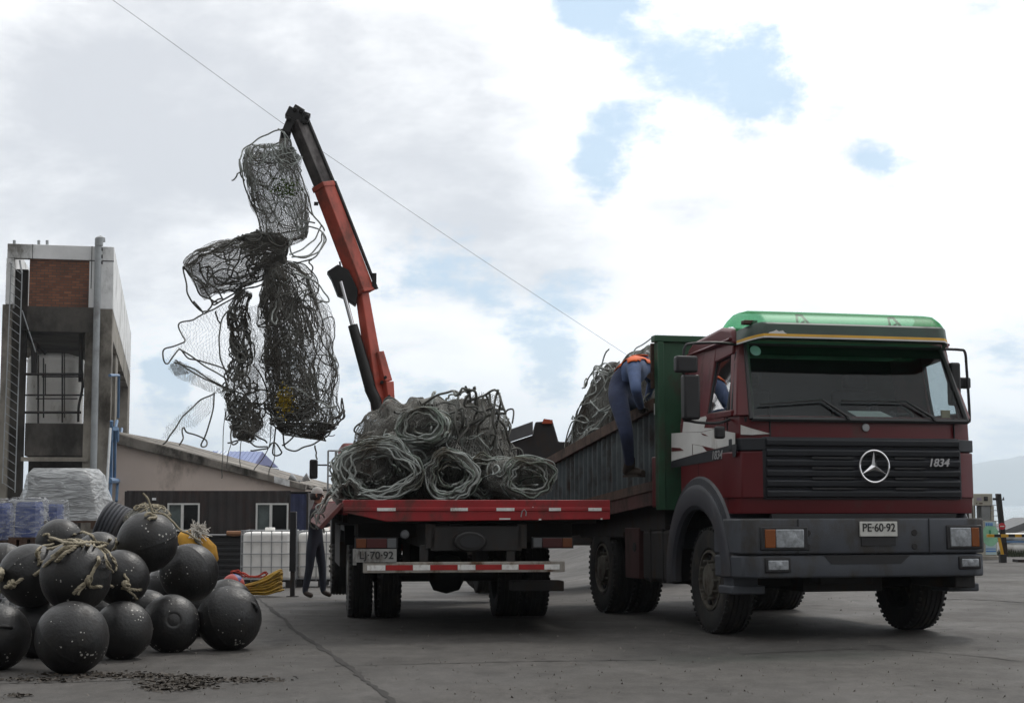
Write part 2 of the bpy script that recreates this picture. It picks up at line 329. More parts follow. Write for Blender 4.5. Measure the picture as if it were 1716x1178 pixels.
def visor_mat():
    m = bpy.data.materials.new('translucent_green_visor'); m.use_nodes = True; nt = m.node_tree; N = nt.nodes; L = nt.links; N.clear()
    o = N.new('ShaderNodeOutputMaterial'); t = N.new('ShaderNodeBsdfTransparent'); t.inputs[0].default_value = (.55, .97, .72, 1)
    tr = N.new('ShaderNodeBsdfTranslucent'); tr.inputs[0].default_value = (.05, .55, .22, 1)
    d = N.new('ShaderNodeBsdfPrincipled'); d.inputs['Base Color'].default_value = (.022, .075, .045, 1); d.inputs['Roughness'].default_value = .35
    a = N.new('ShaderNodeMixShader'); a.inputs[0].default_value = .3; L.new(t.outputs[0], a.inputs[1]); L.new(tr.outputs[0], a.inputs[2])
    b = N.new('ShaderNodeMixShader'); b.inputs[0].default_value = .24; L.new(a.outputs[0], b.inputs[1]); L.new(d.outputs[0], b.inputs[2])
    L.new(b.outputs[0], o.inputs[0]); return m
M_['visor'] = visor_mat()
M_['visor_low'] = mat('shaded_green_visor_edge', (.022, .05, .036), .45, var=.2, dirt=(.05, .055, .05), dirt_amt=.35, dscale=3)  # dimness of the cab behind the lower visor put into an opaque colour
M_['strip'] = mat('dark_green_sun_strip', (.003, .009, .005), .6, var=.2, spec=.05)
def film_mat(name='wrinkled_stretch_film', lo=.40, hi=.92):
    m = bpy.data.materials.new(name); m.use_nodes = True; nt = m.node_tree; N = nt.nodes; L = nt.links; b = N['Principled BSDF']
    tc = N.new('ShaderNodeTexCoord'); mp = N.new('ShaderNodeMapping'); mp.inputs['Scale'].default_value = (1.5, 1.5, 7); L.new(tc.outputs['Object'], mp.inputs[0])
    n = N.new('ShaderNodeTexNoise'); n.inputs['Scale'].default_value = 2.5; n.inputs['Detail'].default_value = 9; n.inputs['Distortion'].default_value = 1.2; L.new(mp.outputs[0], n.inputs[0])
    cr = N.new('ShaderNodeMapRange'); L.new(n.outputs[0], cr.inputs[0]); cr.inputs[1].default_value = .35; cr.inputs[2].default_value = .7; cr.inputs[3].default_value = lo; cr.inputs[4].default_value = hi
    tp = N.new('ShaderNodeBsdfTransparent'); mx = N.new('ShaderNodeMixShader'); L.new(cr.outputs[0], mx.inputs[0]); L.new(tp.outputs[0], mx.inputs[1]); L.new(b.outputs[0], mx.inputs[2])
    L.new(mx.outputs[0], N['Material Output'].inputs[0])
    b.inputs['Base Color'].default_value = (.58, .60, .61, 1); b.inputs['Roughness'].default_value = .3
    bp = N.new('ShaderNodeBump'); bp.inputs['Strength'].default_value = .9; bp.inputs['Distance'].default_value = .06; L.new(n.outputs[0], bp.inputs['Height']); L.new(bp.outputs[0], b.inputs['Normal'])
    return m
M_['film'] = film_mat(); M_['film_thin'] = film_mat('thin_torn_film', .04, .55)
def brick_mat():
    m = bpy.data.materials.new('red_brick_infill'); m.use_nodes = True; nt = m.node_tree; N = nt.nodes; L = nt.links; b = N['Principled BSDF']
    tc = N.new('ShaderNodeTexCoord'); mp = N.new('ShaderNodeMapping'); mp.inputs['Rotation'].default_value = (R(90), 0, 0); L.new(tc.outputs['Object'], mp.inputs[0])
    br = N.new('ShaderNodeTexBrick'); L.new(mp.outputs[0], br.inputs[0]); br.inputs['Scale'].default_value = 1
    br.inputs['Brick Width'].default_value = .24; br.inputs['Row Height'].default_value = .085; br.inputs['Mortar Size'].default_value = .011
    br.inputs[1].default_value = (.27, .105, .052, 1); br.inputs[2].default_value = (.15, .055, .03, 1); br.inputs[3].default_value = (.09, .07, .055, 1)
    n = N.new('ShaderNodeTexNoise'); n.inputs['Scale'].default_value = .9; n.inputs['Detail'].default_value = 8; L.new(tc.outputs['Object'], n.inputs[0])
    mr = N.new('ShaderNodeMapRange'); L.new(n.outputs[0], mr.inputs[0]); mr.inputs[1].default_value = .4; mr.inputs[2].default_value = .75; mr.inputs[4].default_value = .75
    mx = N.new('ShaderNodeMixRGB'); L.new(mr.outputs[0], mx.inputs[0]); L.new(br.outputs[0], mx.inputs[1]); mx.inputs[2].default_value = (.03, .022, .018, 1)
    L.new(mx.outputs[0], b.inputs['Base Color']); b.inputs['Roughness'].default_value = .9; return m
M_['brick'] = brick_mat()
def ground_mat():
    m = bpy.data.materials.new('worn_concrete_yard'); m.use_nodes = True; nt = m.node_tree; N = nt.nodes; L = nt.links; b = N['Principled BSDF']
    tc = N.new('ShaderNodeTexCoord')
    def nz(sc, det, rough=.6, st=(1, 1, 1)):
        mp = N.new('ShaderNodeMapping'); mp.inputs['Scale'].default_value = st; L.new(tc.outputs['Object'], mp.inputs[0])
        n = N.new('ShaderNodeTexNoise'); n.inputs['Scale'].default_value = sc; n.inputs['Detail'].default_value = det; n.inputs['Roughness'].default_value = rough; L.new(mp.outputs[0], n.inputs[0]); return n.outputs[0]
    def ramp(f, a, ca, b_, cb):
        r = N.new('ShaderNodeValToRGB'); r.color_ramp.elements[0].position = a; r.color_ramp.elements[0].color = (*ca, 1); r.color_ramp.elements[1].position = b_; r.color_ramp.elements[1].color = (*cb, 1)
        L.new(f, r.inputs[0]); return r.outputs[0]
    base = ramp(nz(.35, 8, .65, (1, .5, 1)), .33, (.046, .043, .040), .7, (.088, .082, .076))
    st = N.new('ShaderNodeMapRange'); st.interpolation_type = 'SMOOTHSTEP'; L.new(nz(.9, 9, .7, (1, .4, 1)), st.inputs[0]); st.inputs[1].default_value = .55; st.inputs[2].default_value = .75; st.inputs[4].default_value = .5
    mx = N.new('ShaderNodeMixRGB'); L.new(st.outputs[0], mx.inputs[0]); L.new(base, mx.inputs[1]); mx.inputs[2].default_value = (.045, .04, .037, 1)
    bk = N.new('ShaderNodeTexBrick'); bm_ = N.new('ShaderNodeMapping'); bm_.inputs['Rotation'].default_value = (0, 0, R(24)); L.new(tc.outputs['Object'], bm_.inputs[0]); L.new(bm_.outputs[0], bk.inputs[0])
    bk.inputs['Scale'].default_value = 1; bk.inputs['Brick Width'].default_value = 5.2; bk.inputs['Row Height'].default_value = 4.1; bk.inputs['Mortar Size'].default_value = .0; bk.inputs[1].default_value = (.86, .86, .86, 1); bk.inputs[2].default_value = (1.12, 1.12, 1.12, 1)
    mm = N.new('ShaderNodeVectorMath'); mm.operation = 'MULTIPLY'; L.new(mx.outputs[0], mm.inputs[0]); L.new(bk.outputs[0], mm.inputs[1])
    md = N.new('ShaderNodeMapRange'); L.new(nz(5.5, 9, .72, (1, .6, 1)), md.inputs[0]); md.inputs[1].default_value = .3; md.inputs[2].default_value = .7; md.inputs[3].default_value = .7; md.inputs[4].default_value = 1.3
    m3 = N.new('ShaderNodeVectorMath'); m3.operation = 'SCALE'; L.new(mm.outputs[0], m3.inputs[0]); L.new(md.outputs[0], m3.inputs['Scale'])
    gr = N.new('ShaderNodeMapRange'); L.new(nz(45, 4, .7), gr.inputs[0]); gr.inputs[1].default_value = .3; gr.inputs[2].default_value = .7; gr.inputs[3].default_value = .72; gr.inputs[4].default_value = 1.25
    sc = N.new('ShaderNodeVectorMath'); sc.operation = 'SCALE'; L.new(m3.outputs[0], sc.inputs[0]); L.new(gr.outputs[0], sc.inputs['Scale'])
    L.new(sc.outputs[0], b.inputs['Base Color'])
    rg = N.new('ShaderNodeMapRange'); L.new(nz(.7, 6), rg.inputs[0]); rg.inputs[1].default_value = .3; rg.inputs[2].default_value = .7; rg.inputs[3].default_value = .62; rg.inputs[4].default_value = .9; L.new(rg.outputs[0], b.inputs['Roughness'])
    b.inputs['Specular IOR Level'].default_value = .25
    os_ = N.new('ShaderNodeMapRange'); os_.interpolation_type = 'SMOOTHSTEP'; L.new(nz(1.7, 5, .55, (1, .75, 1)), os_.inputs[0]); os_.inputs[1].default_value = .60; os_.inputs[2].default_value = .70; os_.inputs[4].default_value = .62
    om = N.new('ShaderNodeMixRGB'); L.new(os_.outputs[0], om.inputs[0]); L.new(sc.outputs[0], om.inputs[1]); om.inputs[2].default_value = (.024, .022, .02, 1); L.new(om.outputs[0], b.inputs['Base Color'])
    bp = N.new('ShaderNodeBump'); bp.inputs['Strength'].default_value = .35; bp.inputs['Distance'].default_value = .015; L.new(nz(30, 8, .75), bp.inputs['Height']); L.new(bp.outputs[0], b.inputs['Normal'])
    return m
M_['ground'] = ground_mat()
M_['crack'] = mat('dirt_filled_joint', (.018, .016, .014), .95, var=.4, scale=4)
M_['weed'] = mat('wet_seaweed_litter', (.025, .017, .009), .7, var=.5, scale=30)
M_['gravel'] = mat('pale_grit', (.16, .145, .13), .95)
def sea_mat():
    m = bpy.data.materials.new('sea_water'); m.use_nodes = True; nt = m.node_tree; N = nt.nodes; L = nt.links; b = N['Principled BSDF']
    b.inputs['Base Color'].default_value = (.10, .16, .19, 1); b.inputs['Roughness'].default_value = .22; b.inputs['IOR'].default_value = 1.33
    tc = N.new('ShaderNodeTexCoord'); n = N.new('ShaderNodeTexNoise'); n.inputs['Scale'].default_value = .35; n.inputs['Detail'].default_value = 5; L.new(tc.outputs['Object'], n.inputs[0])
    bp = N.new('ShaderNodeBump'); bp.inputs['Strength'].default_value = .5; bp.inputs['Distance'].default_value = .5; L.new(n.outputs[0], bp.inputs['Height']); L.new(bp.outputs[0], b.inputs['Normal']); return m
M_['sea'] = sea_mat()
M_['hill'] = mat('forested_far_hill', (.05, .07, .05), .95, var=.3, scale=.002)
# ------------------------------------------------------------------ ground, sea, hills
def sm(t): t = min(max(t, 0), 1); return t * t * (3 - 2 * t)
def G(x, y):
    s = 1 - sm((x + .5) / 4.5)
    return .02 - s * .028 * max(0, min(y, 56) - 18.5) 
def build_setting():
    xs = np.concatenate([np.arange(-90, -20, 7), np.arange(-20, 24, 1.0), np.arange(24, 100, 7)]); ys = np.concatenate([np.arange(-40, 8, 6), np.arange(8, 62, 1.0), [62, 75, 90]])
    v = [(x, y, G(x, y)) for y in ys for x in xs]; n = len(xs)
    f = [(j * n + i, j * n + i + 1, (j + 1) * n + i + 1, (j + 1) * n + i) for j in range(len(ys) - 1) for i in range(n - 1)]
    o = MB().add(v, f).build('ground', M_['ground'], smooth='all'); tag(o, kind='structure')
    o = MB().add([(-9000, 40, -3.2), (9000, 40, -3.2), (9000, 9200, -3.2), (-9000, 9200, -3.2)], [(0, 1, 2, 3)]).build('sea', M_['sea']); tag(o, kind='structure')
    # hills across the bay: a ridge with depth, not a cut-out
    prof = [(-400, 0), (700, 40), (1200, 62), (1560, 70), (1600, 76), (1640, 92), (1660, 100), (1680, 100), (1716, 112), (1800, 120), (1900, 118), (2100, 110), (2500, 60), (2800, 0)]
    mb = MB(); nx, ny = 160, 14; Y0 = 8000
    px = np.linspace(-400, 2800, nx); hh = np.interp(px, [a for a, b in prof], [b for a, b in prof])
    vs = []
    for j in range(ny):
        t = j / (ny - 1); w = math.sin(math.pi * t)
        for i in range(nx):
            x = (px[i] - CX) / F * Y0; z = -3.3 + hh[i] * .76 / F * Y0 * w * (1 + .10 * noise3((x * .003, t * 4, 0), 1, 3) + .05 * noise3((x * .012, t * 9, 0), 1, 5))
            vs.append((x, Y0 + 1600 * (t - .5), z))
    fs = [(j * nx + i, j * nx + i + 1, (j + 1) * nx + i + 1, (j + 1) * nx + i) for j in range(ny - 1) for i in range(nx - 1)]
    tag(mb.add(vs, fs).build('hills', M_['hill'], smooth='all'), kind='structure')
    # joints in the slab
    def joint(pts, w, jag=.02, z=.004):
        pts = catmull([Vector(p) for p in pts], 14); vs, fs = [], []
        for i, p in enumerate(pts):
            t = pts[min(i + 1, len(pts) - 1)] - pts[max(i - 1, 0)]; nrm = np.array([-t[1], t[0], 0]); nrm /= np.linalg.norm(nrm) + 1e-9
            ww = w * random.uniform(.4, 1.2); off = random.uniform(-jag, jag)
            for sg in (-1, 1):
                q = p + nrm * (off + sg * ww / 2); vs.append((q[0], q[1], G(q[0], q[1]) + z))
            if i: fs.append((2 * i - 2, 2 * i - 1, 2 * i + 1, 2 * i))
        return MB().add(vs, fs).build('pavement_joint', M_['crack'])
    def gp(px, py):
        r = ray(px, py); Y = 12.
        for _ in range(60): p = P(px, py, Y); Y += (p.z - G(p.x, Y)) * 6; Y = min(max(Y, 8), 60)
        return P(px, py, Y)
    for pts, w in [([gp(430, 1000), gp(480, 1042), gp(560, 1100), gp(620, 1146), gp(690, 1200)], .06),
                   ([gp(560, 1116), gp(720, 1112), gp(900, 1108), gp(1100, 1106)], .03), ([gp(1240, 1096), gp(1480, 1088), gp(1716, 1108)], .028),
                   ([gp(1560, 1004), gp(1640, 1005), gp(1720, 1010)], .07), ([gp(-30, 1146), gp(120, 1143), gp(300, 1138), gp(480, 1140)], .035)]:
        tag(joint(pts, w), kind='structure')
    # seaweed and twine scraps on the slab in front of the buoys
    vs, fs = [], []
    for cx, cy, sx, sy, k in [(225, 1133, 60, 3, 380), (300, 1146, 50, 8, 800), (330, 1140, 30, 4, 420), (410, 1140, 60, 3, 260), (60, 1140, 80, 3, 200), (28, 1166, 16, 2, 90), (150, 1132, 120, 5, 160), (270, 1153, 26, 3, 260)]:
        for _ in range(k):
            p = gp(cx + random.gauss(0, sx * .6), cy + random.gauss(0, sy * .7)); a = random.uniform(0, 6.3); l = random.uniform(.006, .026); w = random.uniform(.003, .009)
            d = Vector((math.cos(a), math.sin(a), 0)); n_ = Vector((-d.y, d.x, 0)); z0 = Vector((0, 0, .006)); zt = Vector((0, 0, random.uniform(.007, .018)))
            o = len(vs); vs += [tuple(p + z0 - d * l - n_ * w), tuple(p + z0 + d * l - n_ * w), tuple(p + zt + d * l + n_ * w), tuple(p + zt - d * l * .6 + n_ * w)]; fs.append((o, o + 1, o + 2, o + 3))
    tag(MB().add(vs, fs).build('seaweed_scraps', M_['weed']), 'dark wet seaweed scraps strewn on the concrete in front of the buoys', 'seaweed', kind='stuff')
    vs, fs = [], []
    for _ in range(1500):
        p = gp(random.uniform(-20, 1730), random.uniform(1000, 1200) if random.random() < .7 else random.uniform(965, 1010)); s = random.uniform(.004, .013)
        o = len(vs); vs += [tuple(p + Vector((random.uniform(-s, s), random.uniform(-s, s), z))) for z in (0, 0, 0, s * 1.3)]; fs += [(o, o + 1, o + 3), (o + 1, o + 2, o + 3), (o + 2, o, o + 3)]
    tag(MB().add(vs, fs).build('grit', M_['gravel']), 'small pale grit lying over the concrete yard', 'grit', kind='stuff')
build_setting()
#SECTION_END_1
# ------------------------------------------------------------------ frames
class Frame:
    def __init__(s, o, yaw, pitch=0):
        s.o = Vector(o); s.e = Euler((R(pitch), 0, R(yaw))); s.m = s.e.to_matrix(); s.M = Matrix.Translation(s.o) @ s.m.to_4x4()
    def on(s, px, py, axis, val):              # where a line of sight meets a plane of the thing's own frame
        n = s.m.col[axis]; p = s.o + n * val; r = ray(px, py); c = Vector((0, 0, H))
        return s.m.transposed() @ (c + r * ((p - c).dot(n) / r.dot(n)) - s.o)
    def loc(s, w): return s.m.transposed() @ (Vector(w) - s.o)
def disc_wheel(name, parent, c, r, w, side, dual=False, steer=0):
    """tyre mesh with a rim as its child; side = -1 outer face towards -x"""
    def tyre(mb, x0):
        h = w / 2; pr = [(r * .56, -h * .62), (r * .60, -h * .9), (r * .78, -h), (r * .93, -h * .95), (r * .975, -h * .82)]
        for g in (-.52, -.18, .18, .52):
            pr += [(r, h * (g - .14)), (r, h * (g - .06)), (r * .975, h * (g - .045)), (r * .975, h * (g + .045)), (r, h * (g + .06)), (r, h * (g + .14))]
        pr += [(r * .975, h * .82), (r * .93, h * .95), (r * .78, h), (r * .60, h * .9), (r * .56, h * .62)]
        mb.lathe(pr, (x0, 0, 0), 'x', 48)
        for i in range(48):
            a = 2 * math.pi * i / 48
            for sg in (-1, 1):
                mb.cbox((x0 + sg * h * .86, r * .958 * math.cos(a), r * .958 * math.sin(a)), (h * .26, .022, .03), Matrix.Rotation(a, 3, 'X'))
    mb = MB(); tyre(mb, 0)
    if dual: tyre(mb, side * -(w + .05))
    t = mb.build(name, M_['tyre'], parent, smooth=35); t.location = c; t.rotation_euler = (0, 0, R(steer))
    s = side; ox = s * w / 2
    rb = MB(); rb.lathe([(r * .565, ox * .62), (r * .56, ox * .9), (r * .52, ox * .92), (r * .50, ox * .5), (r * .30, ox * (.35 if dual else .75)), (r * .29, ox * .98), (r * .17, ox * 1.05), (.001, ox * 1.08)], (0, 0, 0), 'x', 40)
    for i in range(10):
        a = 2 * math.pi * i / 10; q = r * .36
        rb.cyl((ox * (.42 if dual else .68), q * math.cos(a), q * math.sin(a)), (ox * (.42 if dual else .68) + s * .07, q * math.cos(a), q * math.sin(a)), .018, n=6)
    rb.build('rim', M_['rim'], t, smooth=35)
    hb = MB()
    for i in range(8):
        a = 2 * math.pi * (i + .5) / 8; q = r * .435; x = ox * (.47 if dual else .64)
        hb.lathe([(.001, x + s * .012), (.034, x + s * .012), (.034, x - s * .02)], (0, q * math.cos(a), q * math.sin(a)), 'x', 12)
    hb.build('rim_hole', M_['black'], t)
    return t
# ------------------------------------------------------------------ the red cargo truck
_a = R(14); _o = P(1234, 930, 15.0) + Vector((math.cos(_a), math.sin(_a), 0)) * 1.30; _o.z = .03
T2 = Frame(_o, 14, -.6)
def build_cargo_truck():
    T = T2; root = thing('cargo_truck', 'dark red cargo truck with green sun visor and a long stake bed heaped with nets', 'truck', T.o, T.e)
    def b(mb, n, m, p=root, **k): return mb.build(n, M_[m] if isinstance(m, str) else m, p, **k)
    XS = -1.24
    def side(pts, x=XS - .003): return [T.on(u, v, 0, x) for u, v in pts]
    def plan(x, c, d, y0=0.0, yb=.5): return [(-x + c, y0), (x - c, y0), (x - .04, y0 + d * .55), (x, y0 + d * 1.3), (x, yb), (-x, yb), (-x, y0 + d * 1.3), (-x + .04, y0 + d * .55)]
    # cab shell: front block, body side with the wheel arch cut out
    mb = MB()
    lo = [Vector((x, y + .02, 1.17)) for x, y in plan(1.24, .26, .17, 0, .4)]; mid = [Vector((x, y, 1.32)) for x, y in plan(1.24, .26, .17, 0, .4)]
    hi = [Vector((x * .992, y + .035, 2.09)) for x, y in plan(1.24, .26, .17, 0, .4)]
    n = 8
    mb.add(lo + mid + hi, [tuple(range(n - 1, -1, -1)), tuple(range(2 * n, 3 * n))] + [(r * n + i, r * n + (i + 1) % n, (r + 1) * n + (i + 1) % n, (r + 1) * n + i) for r in (0, 1) for i in range(n)])
    arc = [(1.08 + math.cos(a) * .99, .53 + math.sin(a) * .99) for a in np.linspace(R(57), R(141), 14)]
    poly = [(.399, 1.17)] + [(.399, 2.09), (1.62, 2.10)] + [(1.62, 1.36)] + [p for p in arc if p[1] > 1.2 and .31 < p[0] < 1.6]
    mb.prism([(-1.24, y, z) for y, z in poly], (2.48, 0, 0))
    cab = b(mb, 'cab_body', 'red', bevel=.018)
    # upper cab: pillars, rear panels, roof
    mb = MB()
    for s in (-1, 1):
        bt = [(1.115, .05), (1.225, .12), (1.235, .27), (1.17, .27)]; tp = [(1.03, .345), (1.10, .37), (1.13, .47), (1.07, .47)]
        vs = [Vector((s * x, y, 2.085)) for x, y in bt] + [Vector((s * x, y, 2.80)) for x, y in tp]
        mb.add(vs, [(0, 1, 2, 3), (4, 5, 6, 7)] + [(i, (i + 1) % 4, 4 + (i + 1) % 4, 4 + i) for i in range(4)])
        # rear quarter and door frame over / behind the glass
        vs = [Vector((s * x, y, z)) for x, y, z in [(1.24, .86, 2.09), (1.24, 1.62, 2.09), (1.14, 1.62, 2.80), (1.14, .84, 2.80), (1.18, .86, 2.09), (1.18, 1.62, 2.09), (1.08, 1.62, 2.80), (1.08, .84, 2.80)]]
        mb.add(vs, [(0, 1, 2, 3), (7, 6, 5, 4), (0, 4, 5, 1), (1, 5, 6, 2), (2, 6, 7, 3), (3, 7, 4, 0)])
        vs = [Vector((s * x, y, z)) for x, y, z in [(1.15, .38, 2.70), (1.15, .86, 2.66), (1.135, .86, 2.82), (1.135, .40, 2.82), (1.10, .38, 2.70), (1.10, .86, 2.66), (1.09, .86, 2.82), (1.09, .40, 2.82)]]
        mb.add(vs, [(0, 1, 2, 3), (7, 6, 5, 4), (0, 4, 5, 1), (1, 5, 6, 2), (2, 6, 7, 3), (3, 7, 4, 0)])
        mb.box((s * 1.19 if s > 0 else -1.245, .20, 2.085), (s * 1.245 if s > 0 else -1.19, .86, 2.15))
    mb.box((-1.2, 1.57, 2.09), (1.2, 1.62, 2.8))
    b(mb, 'cab_frame', 'red', bevel=.012)
    mb = MB(); mb.prism([(-1.15, .33, 2.79), (-1.15, .40, 2.94), (-1.15, .68, 2.99), (-1.15, 1.45, 2.93), (-1.15, 1.63, 2.86), (-1.15, 1.63, 2.79)], (2.30, 0, 0))
    b(mb, 'roof', 'red', bevel=.06, seg=3)
    mb = MB()
    for s in (-1, 1): mb.tube([(s * 1.165, .40, 2.845), (s * 1.17, .7, 2.83), (s * 1.165, 1.6, 2.80)], .014, 6)
    b(mb, 'roof_gutter', 'red')
    # glass
    ws = [Vector((-1.115, .012, 2.05)), Vector((1.115, .012, 2.05)), Vector((1.03, .335, 2.80)), Vector((-1.03, .335, 2.80))]
    g = MB().add(ws, [(0, 1, 2, 3)]); wsn = (ws[1] - ws[0]).cross(ws[3] - ws[0]).normalized()
    g.add([v - wsn * .006 for v in ws], [(3, 2, 1, 0)])
    scr = b(g, 'windscreen', 'glass')
    mb = MB()
    for i in range(4):
        a_, b_ = ws[i] + wsn * .004, ws[(i + 1) % 4] + wsn * .004; mb.tube([a_, b_], .026, 6)
    cs = [ws[i] + wsn * .006 for i in range(4)]; ce = sum(cs, Vector()) / 4
    for i in range(4):  # filled rubber corners
        c0 = cs[i]; u = (cs[(i + 1) % 4] - c0).normalized(); w = (cs[(i - 1) % 4] - c0).normalized(); k = .12
        pts = [c0] + [c0 + u * k * (1 - math.sin(t)) + w * k * (1 - math.cos(t)) for t in np.linspace(0, math.pi / 2, 7)]
        mb.prism(pts, wsn * .004)
    b(mb, 'windscreen_seal', 'black', smooth=True, p=scr)
    gr = b(MB().add([ws[3] + (ws[0] - ws[3]) * .15 + wsn * .003, ws[2] + (ws[1] - ws[2]) * .15 + wsn * .003, ws[2] + wsn * .003, ws[3] + wsn * .003], [(0, 1, 2, 3)]), 'sun_strip', 'strip', p=scr)
    gl = MB(); fr = MB()
    for s in (-1, 1):
        x = lambda z: s * (1.228 - (z - 2.1) * .19)
        w1 = [(.36, 2.15), (.85, 2.15), (.85, 2.665), (.36, 2.71)]; w2 = [(.235, 2.15), (.335, 2.15), (.36, 2.68), (.345, 2.6)]
        for w in (w1, w2):
            q = [Vector((x(z), y, z)) for y, z in w]; gl.add(q, [(0, 1, 2, 3)])
            fr.tube(q, .016, 6, closed=True)
    b(gl, 'side_window', 'sideglass'); b(fr, 'window_frame', 'black')
    # translucent visor over the windscreen
    mb = MB(); nx = 41; pr = [(.03, 2.80), (-.005, 2.83), (.02, 2.955), (.04, 2.972), (.11, 3.035), (.22, 3.09), (.38, 3.122), (.6, 3.13)]
    vs = []
    for i in range(nx):
        t = -1 + 2 * i / (nx - 1); e = max(0, (abs(t) - .84) / .16); x = 1.105 * t - .05
        for k, (y, z) in enumerate(pr):
            kk = k / 7.0; vs.append((x - math.copysign(e * e * .09 * kk, t), y + e ** 2 * .30 - .02 * (1 - t * t), z - e * e * .15 * kk - (.02 * e if k < 2 else 0)))
    fs = [(i * 8 + k, (i + 1) * 8 + k, (i + 1) * 8 + k + 1, i * 8 + k + 1) for i in range(nx - 1) for k in range(7)]
    vis = b(mb.add(vs, fs), 'sun_visor', 'visor', smooth=38)
    vis.data.materials.append(M_['visor_low'])
    for p in vis.data.polygons:
        if p.index % 7 < 3: p.material_index = 1
    so_ = vis.modifiers.new('thick', 'SOLIDIFY'); so_.thickness = .006
    st = MB(); sw = MB()
    for mbx, z0, z1, off in ((st, .004, .030, .004), (sw, -.010, .004, .004)):
        vv = []
        for i in range(nx):
            q0 = Vector(vs[i * 8]); q1 = Vector(vs[i * 8 + 1]); q2 = Vector(vs[i * 8 + 2])
            o_ = Vector((0, -off - .003, 0)); vv += [q1 + o_ + Vector((0, 0, z0)), q1 + (q2 - q1) * ((z1) / max((q2 - q1).length, .01)) + o_]
        mbx.add(vv, [(2 * i, 2 * i + 2, 2 * i + 3, 2 * i + 1) for i in range(nx - 1)])
    b(st, 'yellow_edge_stripe', 'yellow', p=vis); b(sw, 'white_edge_stripe', 'white', p=vis)
    # worn emblem sticker on the visor
    ep = [(520, 168), (528, 158), (550, 152), (560, 147), (572, 154), (590, 150), (600, 160), (611, 166), (605, 171), (575, 168), (545, 170)]
    b(MB().prism([T.on(1100 + u * .359, 500 + v * .359, 1, -.012) for u, v in ep], (0, .004, 0)), 'emblem_sticker', 'white', p=vis)
    for u0, u1, v0, v1 in ((402, 465, 103, 124), (1222, 1272, 132, 154)):
        yy = .17; p0 = T.on(1100 + u0 * .359, 500 + v0 * .359, 1, yy); p1 = T.on(1100 + u1 * .359, 500 + v1 * .359, 1, yy)
        b(MB().cbox(((p0.x + p1.x) / 2, yy, (p0.z + p1.z) / 2), (abs(p1.x - p0.x), .09, abs(p0.z - p1.z))), 'marker_lamp', 'rust', bevel=.008)
    for xc in (-.52, .45):
        mb = MB(); mb.tube([(xc - .06, .12, 2.96), (xc - .02, .24, 3.075)], .012, 6); mb.tube([(xc + .07, .12, 2.96), (xc + .03, .24, 3.075)], .012, 6); mb.tube([(xc - .02, .24, 3.075), (xc + .03, .24, 3.075)], .012, 6); mb.tube([(xc + .01, .14, 3.0), (xc + .0, .42, 2.95)], .012, 6)
        b(mb, 'visor_bracket', 'black')
    # grille, badge panel and lettering
    mb = MB(); mb.box((-1.0, -.012, 1.30), (1.0, .05, 1.885))
    for i in range(6):
        z = 1.315 + i * .096
        mb.prism([(-.995, -.012, z), (-.995, -.050, z + .012), (-.995, -.060, z + .062), (-.995, -.012, z + .088)], (1.99, 0, 0))
    for s in (-1, 1): mb.prism([(s * .995, -.012, 1.30), (s * .995, -.03, 1.33), (s * .995, -.03, 1.87), (s * .995, -.012, 1.885)], (s * .03, .015, 0))
    gri = b(mb, 'grille', 'grille', bevel=.006)
    mb = MB()
    for i in range(1, 5):
        for x0, x1 in ((-.55, -.12), (.30, .62)): mb.box((x0, -.066, 1.32 + i * .096 - .022), (x1, -.05, 1.32 + i * .096 - .004))
    b(mb, 'grille_vent', 'black', p=gri)
    for s in (-1, 1):   # corner panels sweeping round the cab corner
        pp = [(1.0, -.02), (1.06, .0), (1.20, .075), (1.262, .22), (1.262, .42), (1.24, .42), (1.235, .24), (1.19, .11), (1.0, .02)]
        lo = [Vector((s * x, y, 1.315)) for x, y in pp]; hi = [Vector((s * x, y, 1.75)) for x, y in pp]
        m_ = len(pp); b(MB().add(lo + hi, [tuple(range(m_)), tuple(range(2 * m_ - 1, m_ - 1, -1))] + [(i, (i + 1) % m_, m_ + (i + 1) % m_, m_ + i) for i in range(m_)]), 'corner_panel', 'red', bevel=.015)
        pp = [(1.0, -.03), (1.07, -.005), (1.205, .07), (1.25, .2), (1.25, .27), (1.235, .27), (1.19, .11), (1.0, .02)]
        lo = [Vector((s * x, y, 1.76)) for x, y in pp]; hi = [Vector((s * x, y, 1.875)) for x, y in pp]; m_ = len(pp)
        b(MB().add(lo + hi, [tuple(range(m_)), tuple(range(2 * m_ - 1, m_ - 1, -1))] + [(i, (i + 1) % m_, m_ + (i + 1) % m_, m_ + i) for i in range(m_)]), 'corner_trim', 'grille', bevel=.008)
    ex, ez = .075, 1.612
    mb = MB(); mb.tube([(ex + .150 * math.cos(a), -.085, ez + .150 * math.sin(a)) for a in np.linspace(0, 2 * math.pi, 49)[:-1]], .012, 8, closed=True)
    for k in range(3):
        a = R(90 + 120 * k); d = Vector((math.cos(a), 0, math.sin(a))); s_ = Vector((-d.z, 0, d.x)); c0 = Vector((ex, -.085, ez)); f_ = Vector((0, -.022, 0))
        t_ = c0 + d * .145; q = [c0 + (d * -.0 + s_ * .0) + f_, t_, c0 + (d * .5 + s_ * .866) * .030, c0 + (d * .5 - s_ * .866) * .030, c0 + Vector((0, .01, 0))]
        mb.add(q, [(0, 2, 1), (0, 1, 3), (4, 1, 2), (4, 3, 1)])
    b(mb, 'star_emblem', 'chrome', smooth=30)
    MX = lambda x, y, z: Matrix.Translation((x, y, z)) @ Matrix.Rotation(R(90), 4, 'X')
    text_mesh('1834', .105, 'model_lettering', M_['silver_letter'], root, MX(.755, -.064, 1.648), .006, 1.05, .25, .002)
